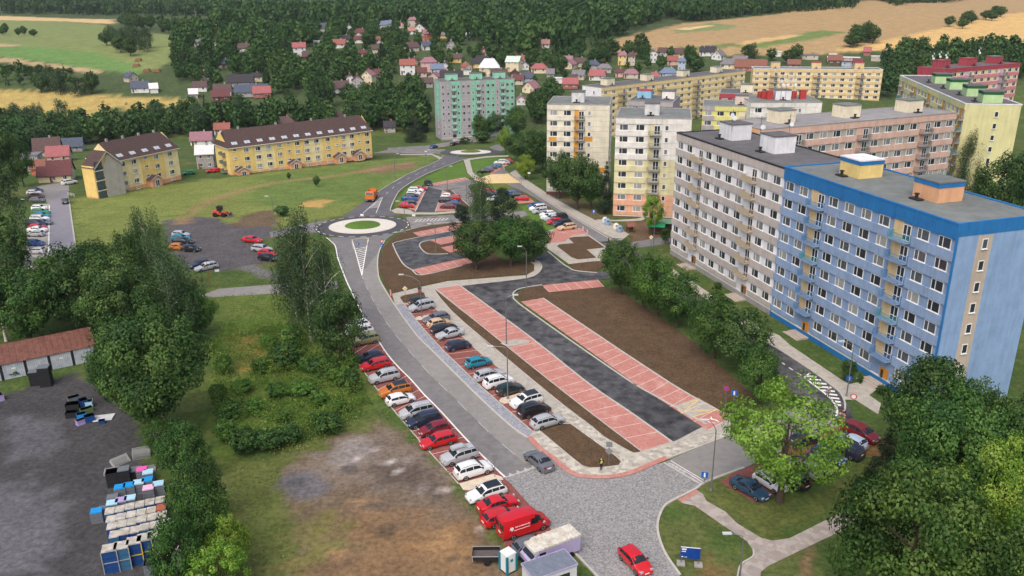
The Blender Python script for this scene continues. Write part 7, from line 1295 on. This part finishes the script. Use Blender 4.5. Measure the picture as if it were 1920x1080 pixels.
# ------------------------------------------------------------------ people
SKIN = mat('skin', sR(198, 150, 124), .6, .04, 8); HAIR = mat('hair_dark', sR(46, 38, 34), .7, .1, 20)
def skin_mesh(name, V, Ed, m, parent, root=0, sub=1):
    me = bpy.data.meshes.new(name); me.from_pydata([v[:3] for v in V], Ed, []); o = obj(name, me, parent); md = o.modifiers.new('skin', 'SKIN'); md.use_smooth_shade = True
    for i, v in enumerate(V): me.skin_vertices[0].data[i].radius = (v[3], v[3] * (v[4] if len(v) > 4 else 1)); me.skin_vertices[0].data[i].use_root = i == root
    s = o.modifiers.new('sub', 'SUBSURF'); s.levels = sub; s.render_levels = sub; me.materials.append(m); return o
def person(px, py, rz, label, top, legs, hair=HAIR, arms=0.25, vest=None, stride=.12, h=1.76):
    p = G(px, py); k = h / 1.76; t = thing('person', label, 'person', (p.x, p.y, tz(p) + .11), rad(rz)); t.scale = (k, k, k)
    hip, kn, an_ = .93, .5, .09; sh_ = 1.43
    def hand(V, Ed, i0, x, y, z, s):           # palm, four fingers, thumb from the palm's side
        V.append((x, y, z - .09, .032, .5)); pi = len(V) - 1; Ed.append((i0, pi))
        for f, (dx, ln) in enumerate(((-.028, .07), (-.009, .085), (.01, .08), (.028, .06))):
            V.append((x, y + dx, z - .09 - ln * .55, .0095)); Ed.append((pi, len(V) - 1)); V.append((x - s * .012, y + dx, z - .09 - ln, .008)); Ed.append((len(V) - 2, len(V) - 1))
        V.append((x - s * .02, y + .045, z - .10, .011)); Ed.append((pi, len(V) - 1)); V.append((x - s * .025, y + .055, z - .13, .009)); Ed.append((len(V) - 2, len(V) - 1))
    V = [(0, 0, 1.0, .13, .8), (0, 0, 1.2, .125, .75), (0, .0, 1.4, .13, .7), (0, .01, 1.52, .052), (0, .02, 1.6, .07), (0, .025, 1.68, .082), (0, .01, 1.74, .06), (0, .11, 1.655, .016)]; Ed = [(0, 1), (1, 2), (2, 3), (3, 4), (4, 5), (5, 6), (5, 7)]
    for s in (1, -1):
        V += [(s * .1, 0, hip, .085), (s * .1, s * stride, kn, .055), (s * .1, s * stride * 1.3 - .03, an_, .036), (s * .1, s * stride * 1.3 + .1, .05, .03)]; i = len(V) - 4; Ed += [(0, i), (i, i + 1), (i + 1, i + 2), (i + 2, i + 3)]
        ey = .06 - s * stride * arms; wy = .2 * arms * 2 - s * stride * .6
        V += [(s * .2, 0, sh_, .055), (s * .25, -ey, 1.15, .042), (s * .24, wy, .93, .028)]; i = len(V) - 3; Ed += [(2, i), (i, i + 1), (i + 1, i + 2)]; hand(V, Ed, i + 2, s * .24, wy + .01, .93, s)
    skin_mesh('body', V, Ed, SKIN, t)
    V = [(0, 0, .98, .155, .85), (0, 0, 1.2, .15, .8), (0, 0, 1.4, .155, .72)]; Ed = [(0, 1), (1, 2)]
    for s in (1, -1):
        ey = .06 - s * stride * arms; wy = .2 * arms * 2 - s * stride * .6; V += [(s * .2, 0, sh_, .075), (s * .25, -ey, 1.15, .058), (s * .24, wy * .85, .98, .045)]; i = len(V) - 3; Ed += [(2, i), (i, i + 1), (i + 1, i + 2)]
    skin_mesh('jacket', V, Ed, top, t)
    if vest: skin_mesh('vest', [(0, 0, 1.0, .172, .88), (0, 0, 1.2, .168, .84), (0, 0, 1.42, .166, .76)], [(0, 1), (1, 2)], vest, t)
    V = [(0, 0, 1.0, .145, .85)]; Ed = []
    for s in (1, -1): V += [(s * .1, 0, hip - .03, .1), (s * .1, s * stride, kn, .07), (s * .1, s * stride * 1.3 - .03, an_ + .04, .055)]; i = len(V) - 3; Ed += [(0, i), (i, i + 1), (i + 1, i + 2)]
    skin_mesh('trousers', V, Ed, legs, t)
    for s in (1, -1): skin_mesh('shoe', [(s * .1, s * stride * 1.3 - .06, .045, .05, .8), (s * .1, s * stride * 1.3 + .12, .04, .042, .8)], [(0, 1)], M_dark, t)
    skin_mesh('hair', [(0, -.02, 1.66, .085), (0, .0, 1.735, .08), (0, .05, 1.75, .05)], [(0, 1), (1, 2)], hair, t)
    for s in (1, -1): MB().cbox((s * .033, .105, 1.685), (.022, .012, .014)).build('eye', M_dark, t)
    MB().cbox((0, .098, 1.615), (.05, .01, .01)).build('mouth', mat('lips', sR(150, 84, 78), .6, 0), t)
c_b = mat('cloth_black', sR(34, 34, 38), .9, .1, 10); c_g = mat('cloth_grey', sR(104, 106, 112), .9, .1, 10); c_n = mat('cloth_navy', sR(40, 46, 62), .9, .1, 10); c_h = mat('vest_hi_vis', sR(190, 232, 40), .7, .05, 8)
person(1127, 883, 20, 'person in lime hi vis vest and dark trousers standing on the plaza', c_b, c_b, vest=c_h, stride=.04); person(1573, 795, 160, 'person in grey top walking beside the striped beacon', c_g, c_b); person(1579, 790, 150, 'person in black walking close to the one in grey', c_b, c_n); person(1551, 748, -30, 'person in dark grey crossing the hatched road edge', c_g, c_n); person(1141, 458, 90, 'person in black crossing the tower street', c_b, c_b, stride=.16)
# ------------------------------------------------------------------ garages, crates and boxes in the yard
a, b = G(-40, 724), G(182, 676); an, L = span(a, b); t = thing('garage_row', 'row of weathered grey sheet metal garages under a rusty roof', 'garage', (a.x, a.y, 0), an); M_tin = mat('tin_grey', sR(164, 172, 180), .6, .12, 1.2, .1, col2=sR(194, 200, 206)); M_rust = mat('rusty_sheet', sR(98, 62, 54), .9, .2, 1.4, .2, col2=sR(122, 84, 72))
MB().box(0, L, .12, 6, 0, 2.5).build('wall', M_conc, t); n = max(5, int(L / 4.6)); dw = L / n
for i in range(n):
    dr = MB(); x0 = i * dw + .18; x1 = (i + 1) * dw - .18
    for k in range(11): u = x0 + (x1 - x0) * k / 11; dr.box(u, u + (x1 - x0) / 11 - .03, .03 if k % 2 else .0, .11, .05, 2.45)
    d_ = dr.build('garage_door', M_tin, t); MB().box((x0 + x1) / 2 - .25, (x0 + x1) / 2 + .25, -.03, .0, 1.5, 1.7).build('plate', M_sw, d_) if i % 2 else None
    MB().box(i * dw - .16, i * dw + .16, -.05, .12, 0, 2.5).build('pillar', M_plastic, t)
r = MB()
for i in range(n * 4):
    x0 = -.3 + (L + .6) * i / (n * 4); x1 = -.3 + (L + .6) * (i + 1) / (n * 4) - .03; dz = random.uniform(0, .03); r.v += [(x0, -.2, 2.5 + dz), (x1, -.2, 2.5 + dz), (x1, 6.3, 3.3 + dz), (x0, 6.3, 3.3 + dz), (x0, -.2, 2.56 + dz), (x1, -.2, 2.56 + dz), (x1, 6.3, 3.36 + dz), (x0, 6.3, 3.36 + dz)]; k = len(r.v) - 8
    for q in ((0, 3, 2, 1), (4, 5, 6, 7), (0, 1, 5, 4), (1, 2, 6, 5), (2, 3, 7, 6), (3, 0, 4, 7)): r.f.append(tuple(k + j for j in q)); r.m.append(0)
r.build('roof', M_rust, t)
def stack(px, py, sx, sy, lv, hh, m, label, rz, name='crate_stack', topm=None, z0=0, group=None, ribs=True):
    p = G(px, py); t = thing(name, label, 'crate', (p.x, p.y, z0), rad(rz), group)
    for i in range(lv):
        c = MB(); z = i * hh; c.box(-sx / 2, sx / 2, -sy / 2, sy / 2, z + .06, z + hh - .02)
        if ribs: c.box(-sx / 2 - .03, sx / 2 + .03, -sy / 2 - .03, sy / 2 + .03, z + hh - .12, z + hh - .02); c.box(-sx / 2 - .03, sx / 2 + .03, -sy / 2 - .03, sy / 2 + .03, z, z + .1)
        c.build('crate', m, t)
    if topm: MB().box(-sx / 2, sx / 2, -sy / 2, sy / 2, lv * hh - .02, lv * hh + .1).build('cover', topm, t)
    return t
M_k = mat('crate_black', sR(36, 37, 40), .7, .1, 3); M_kg = mat('crate_grey', sR(104, 110, 116), .7, .1, 3); M_kb = mat('sheet_azure', sR(34, 140, 206), .5, .06, 3); M_kl = mat('sheet_pale_blue', sR(164, 204, 222), .5, .06, 3); M_kp = mat('sheet_pink', sR(220, 96, 166), .5, .06, 3); M_kr = mat('sheet_rose', sR(226, 176, 206), .5, .06, 3); M_ku = mat('sheet_lilac', sR(168, 150, 196), .5, .06, 3); M_kw = mat('box_top_dirty_white', sR(196, 192, 182), .7, .1, 1.6, col2=sR(150, 144, 132)); M_kn = mat('box_blue', sR(28, 66, 122), .6, .08, 3); M_kt = mat('box_teal_blue', sR(52, 96, 128), .6, .1, 3); M_ko = mat('box_rust_top', sR(160, 88, 60), .8, .1, 2); M_ky = mat('rack_yellow', sR(206, 178, 50), .6, 0)
Y4 = FR(160, 800, 3.858); RZ = 17
gx = lambda x, y: Y4((x, y))[0]
for x, y, tp, nm in ((262, 505, M_kb, 'azure covered grey crate stack at the row start'), (328, 490, M_kb, 'azure covered grey crate stack, second in the row'), (398, 470, M_kl, 'pale blue covered grey crate stack beside azure ones'), (460, 450, M_kb, 'azure covered grey crate stack next to the rose one'), (468, 510, M_kr, 'rose covered grey crate stack'), (540, 480, M_kl, 'pale blue covered crate stack by the trees'), (205, 555, M_kg, 'low grey crate stack at the row corner'), (420, 375, M_kp, 'pink covered crate stack behind azure ones'), (465, 395, M_kl, 'pale blue covered crate stack behind the rose one'), (208, 620, M_kl, 'pale blue covered stack before the white tops'), (272, 600, M_ku, 'lilac covered stack before the white tops'), (336, 585, M_kl, 'pale blue sheet stack beside the lilac one'), (95, 680, M_kb, 'azure covered crate stack standing apart'), (145, 640, M_kg, 'grey crate stack touching the lone azure one')):
    stack(*gx(x, y), 1.15, 1.0, 3 if tp is not M_kg else 2, .42, M_kg, nm, RZ, topm=tp, group='covered crate stacks')
for x, y, lv in ((210, 420, 3), (295, 405, 3), (375, 375, 2)): stack(*gx(x, y), 1.25, 1.1, lv, .62, M_k, 'black plastic pallet box stack under the steel frames', RZ, 'box_stack', topm=M_kg if x > 250 else None, group='black box stacks')
ii = 0
for r_, (y0, n, x0) in enumerate(((660, 6, 195), (715, 6, 205), (770, 6, 210), (825, 6, 228))):
    for i in range(n):
        x = x0 + i * 72; y = y0 - i * 17 + (r_ % 2) * 4; stack(*gx(x, y + 38), .93, 1.15, 2, .75 + random.uniform(-.02, .02), M_kn if (i + r_) % 3 else M_kt, 'dirty white topped blue box stack in the packed rows' if not (r_ == 1 and i == 5) else 'blue box stack with rust coloured top', RZ, 'box_stack', topm=M_kw if not (r_ == 1 and i == 5) else M_ko, group='white topped box stacks'); ii += 1
for i, (x, y, m_, nm) in enumerate(((205, 1000, M_kn, 'tall blue ribbed box stack at the yard side with white top'), (290, 980, M_kt, 'tall teal ribbed box stack beside the blue one'), (380, 945, M_kn, 'tall blue box stack in a yellow rack'), (455, 920, M_kn, 'second tall blue stack in the yellow rack'), (530, 900, M_kt, 'tall teal stack beside the yellow rack'), (605, 870, M_kn, 'tall blue stack nearest the trees'), (580, 1050, M_kt, 'teal stack at the front right with grey top'), (655, 1020, M_kt, 'teal stack under the maple edge'))):
    t = stack(*gx(x, y + 30), 1.35, 1.25, 4, .62, m_, nm, RZ, 'box_stack', topm=M_kw)
    m = MB(); m_r = M_ky if 'yellow rack' in nm and 'beside' not in nm else M_galv
    for sx in (-.7, .7):
        for sy in (-.66, .66): m.box(sx - .04, sx + .04, sy - .04, sy + .04, 0, 2.5)
    m.box(-.72, .72, -.7, -.62, 1.2, 1.28); m.build('rack', m_r, t)
t = stack(*gx(485, 1060), 1.2, 1.1, 2, .7, M_kg, 'grey sack box with dark opening among the blue stacks', RZ, 'box_stack'); MB().box(-.4, .4, -.35, .35, 1.4, 1.43).build('opening', M_dark, t)
def frames(x, y, n, label, rz, tilt):
    p = G(*gx(x, y)); t = thing('steel_frame_pile', label, 'frame', (p.x, p.y, .05), rad(rz))
    for i in range(n):
        m = MB(); z = i * .22
        for q in ((-1, 1, -.6, -.54), (-1, 1, .54, .6), (-1, -.94, -.54, .54), (.94, 1, -.54, .54)): m.box(*q, z, z + .06)
        for k in range(4): m.box(-.94, .94, -.35 + k * .22, -.3 + k * .22, z + .01, z + .05)
        o = m.build('frame', M_galv, t); o.rotation_euler = (rad(tilt), 0, 0)
frames(410, 215, 5, 'pile of galvanised frames at the top of the crate rows', 20, 8); frames(250, 260, 3, 'leaning galvanised frames beside the black boxes', 50, 35); frames(530, 80, 4, 'upended frames under the shrubby trees', 10, 50); frames(205, 330, 2, 'empty wire frames on the black box stack', RZ, 3); frames(445, 320, 2, 'wire frames behind the pink covered stack', RZ, 3)
Y5 = FR(0, 600, 4.909)
for x, y, w_, lv, m_, nm in ((348, 590, 1.6, 5, M_k, 'black slatted crate tower before the garage doors'), (435, 600, 1.5, 7, M_k, 'taller black slatted crate tower before the garages')): stack(*Y5((x, y))[0], w_, 1.3, lv, .42, m_, nm, 14, 'crate_tower', topm=M_kg)
for i, (x, y, sx, sy, hh, m_, nm) in enumerate(((680, 830, 1.7, 1.2, 1.1, M_k, 'black box with white rim in the yard heap'), (775, 800, 1.0, 1.1, 1.2, M_kn, 'blue box in the yard heap'), (825, 795, .9, .9, .9, M_kl, 'pale bundle in the yard heap'), (800, 850, 1.5, .8, .7, mat('sheet_olive_green', sR(96, 120, 74), .8, .1, 3), 'green bundle in the yard heap'), (755, 900, 1.1, .8, .7, M_kb, 'azure box in the yard heap'), (752, 955, 1.2, .7, .7, M_ku, 'lilac box at the front of the yard heap'), (830, 930, 1.2, .9, .9, M_kn, 'navy box at the front of the yard heap'), (665, 890, 1.4, .9, .8, M_k, 'low black box of the yard heap'), (690, 780, 1.4, .9, 1.3, M_kg, 'grey lidded box at the back of yard heap'), (940, 950, .7, .6, .5, M_kn, 'small blue box beside the grey sheet'), (0, 735, .9, 1.2, .9, M_ku, 'lilac and navy box near the yard edge'))):
    stack(*Y5((x, y))[0], sx, sy, 1, hh, m_, nm, 14 + (i * 23) % 40, 'yard_box', group='boxes of the yard heap')
p = G(*Y5((960, 905))[0]); t = thing('grey_sheet', 'pale grey sheet lying on the yard beside the heap', 'sheet', (p.x, p.y, .09), .3); m = MB(); m.box(-1.3, 1.2, -.8, .8, 0, .05); m.v = [(x + random.uniform(-.2, .2), y + random.uniform(-.15, .15), z) for x, y, z in m.v]; m.build('sheet', mat('sheet_pale_grey', sR(186, 188, 190), .8, .08, 2), t)
# hay bales and log piles on the slope
for (x, y) in ((85, 780), (390, 790), (-150, 760)):
    (px, py), = T6((x, y)); p = G(px, py); t = thing('hay_bale', 'round straw bale lying on the hay meadow', 'hay bale', (p.x, p.y, tz(p) + .7), random.random(), 'straw bales'); o = MB().lathe([(.05, -.62), (.65, -.6), (.72, -.5), (.72, .5), (.65, .6), (.05, .62)], 14).build('bale', mat('straw', sR(186, 158, 100), .95, .15, 4), t); o.rotation_euler = (PI / 2, 0, 0); MB().tube([(0, -.2, .7), (0, .2, .7)], .02, 4).build('twine', M_dark, t)
for (x, y, nm) in ((300, 450, 'long stack of cut logs by the copse'), (400, 455, 'shorter stack of cut logs by the copse'), (195, 400, 'dark log stack on the green slope'), (215, 345, 'far log stack at copse edge')):
    (px, py), = T6((x, y)); p = G(px, py); t = thing('log_pile', nm, 'log pile', (p.x, p.y, tz(p)), .1); ml = mat('cut_logs', sR(150, 112, 82), .9, .25, 2)
    for r in range(4):
        for i in range(9 - r):
            if (i + r) % 1 == 0: o = MB().tube([(-2.0 + .46 * i + .23 * r, -1.6, .25 + .42 * r), (-2.0 + .46 * i + .23 * r, 1.6, .25 + .42 * r)], .24, 7).build('log', ml, t)
# overhead poles on the ridge
for x, y in ((1105, 122), (1410, 125), (1690, 130), (1530, 108), (10, 90)):
    (px, py), = A_((x, y)); p = G(px, py); t = thing('utility_pole', 'thin grey power pole standing in the far wheat band', 'pole', (p.x, p.y, tz(p)), .4, 'power poles'); MB().tube([(0, 0, 0), (0, 0, 13)], [.2, .14], 6).build('pole', M_conc, t); MB().box(-1.2, 1.2, -.08, .08, 12.2, 12.4).build('crossarm', M_dark, t)
p = G(938, 258); t = thing('utility_pole', 'tall grey concrete pole before the mint block trees', 'pole', (p.x, p.y, tz(p)), 0); MB().tube([(0, 0, 0), (0, 0, 12)], [.25, .18], 8).build('pole', M_conc, t); MB().box(-.9, .9, -.06, .06, 11.3, 11.5).build('crossarm', M_dark, t)
# white handrail at the loggia wing
p = G(133, 368); t = thing('handrail', 'white tubular handrail at the lane beside the loggia wing', 'railing', (p.x, p.y, tz(p)), rad(-35))
for i in range(4): MB().tube([(-1.5, 0, .3 + .22 * i), (2.0, 0, .3 + .22 * i)], .03, 5).build('rail', M_trim, t)
for x in (-1.5, .2, 2.0): MB().tube([(x, 0, 0), (x, 0, 1.1)], .04, 5).build('post', M_trim, t)
# bicycle at the blue block door
p = G(1656, 733); t = thing('bicycle', 'dark bicycle leaning near the blue block entrance', 'bicycle', (p.x, p.y, .1), rad(-60))
for x in (-.5, .5):
    m = MB(); m.tube([(x + .33 * math.cos(q), 0, .34 + .33 * math.sin(q)) for q in np.linspace(0, 2 * PI, 15)], .02, 5, cap=False); m.tube([(x - .3, 0, .34), (x + .3, 0, .34)], .006, 4); m.tube([(x, 0, .04), (x, 0, .64)], .006, 4); m.build('wheel', M_tyre, t)
m = MB(); m.tube([(-.5, 0, .34), (-.15, 0, .8), (.38, 0, .82), (0, 0, .34), (-.15, 0, .8)], .018, 5); m.tube([(-.5, 0, .34), (0, 0, .34)], .016, 5); m.tube([(.5, 0, .34), (.36, 0, .95)], .018, 5); m.build('frame', M_dark, t); MB().tube([(.36, -.26, .98), (.36, .26, .98)], .018, 5).build('handlebar', M_dark, t); MB().box(-.28, -.04, -.07, .07, .86, .91).build('saddle', M_dark, t)
# ------------------------------------------------------------------ haze
hz = bpy.data.materials.new('haze_air'); hz.use_nodes = True; n = hz.node_tree.nodes; n.remove(n['Principled BSDF']); pv = n.new('ShaderNodeVolumePrincipled'); pv.inputs['Color'].default_value = (.86, .92, 1, 1); pv.inputs['Density'].default_value = .00007; pv.inputs['Anisotropy'].default_value = .2
hz.node_tree.links.new(pv.outputs[0], n['Material Output'].inputs['Volume']); o = MB().box(-5600, 5600, -160, 4480, -16, 300).build('haze', hz); o['kind'] = 'stuff'; o['label'] = 'thin pale summer haze over the valley'; o['category'] = 'haze'
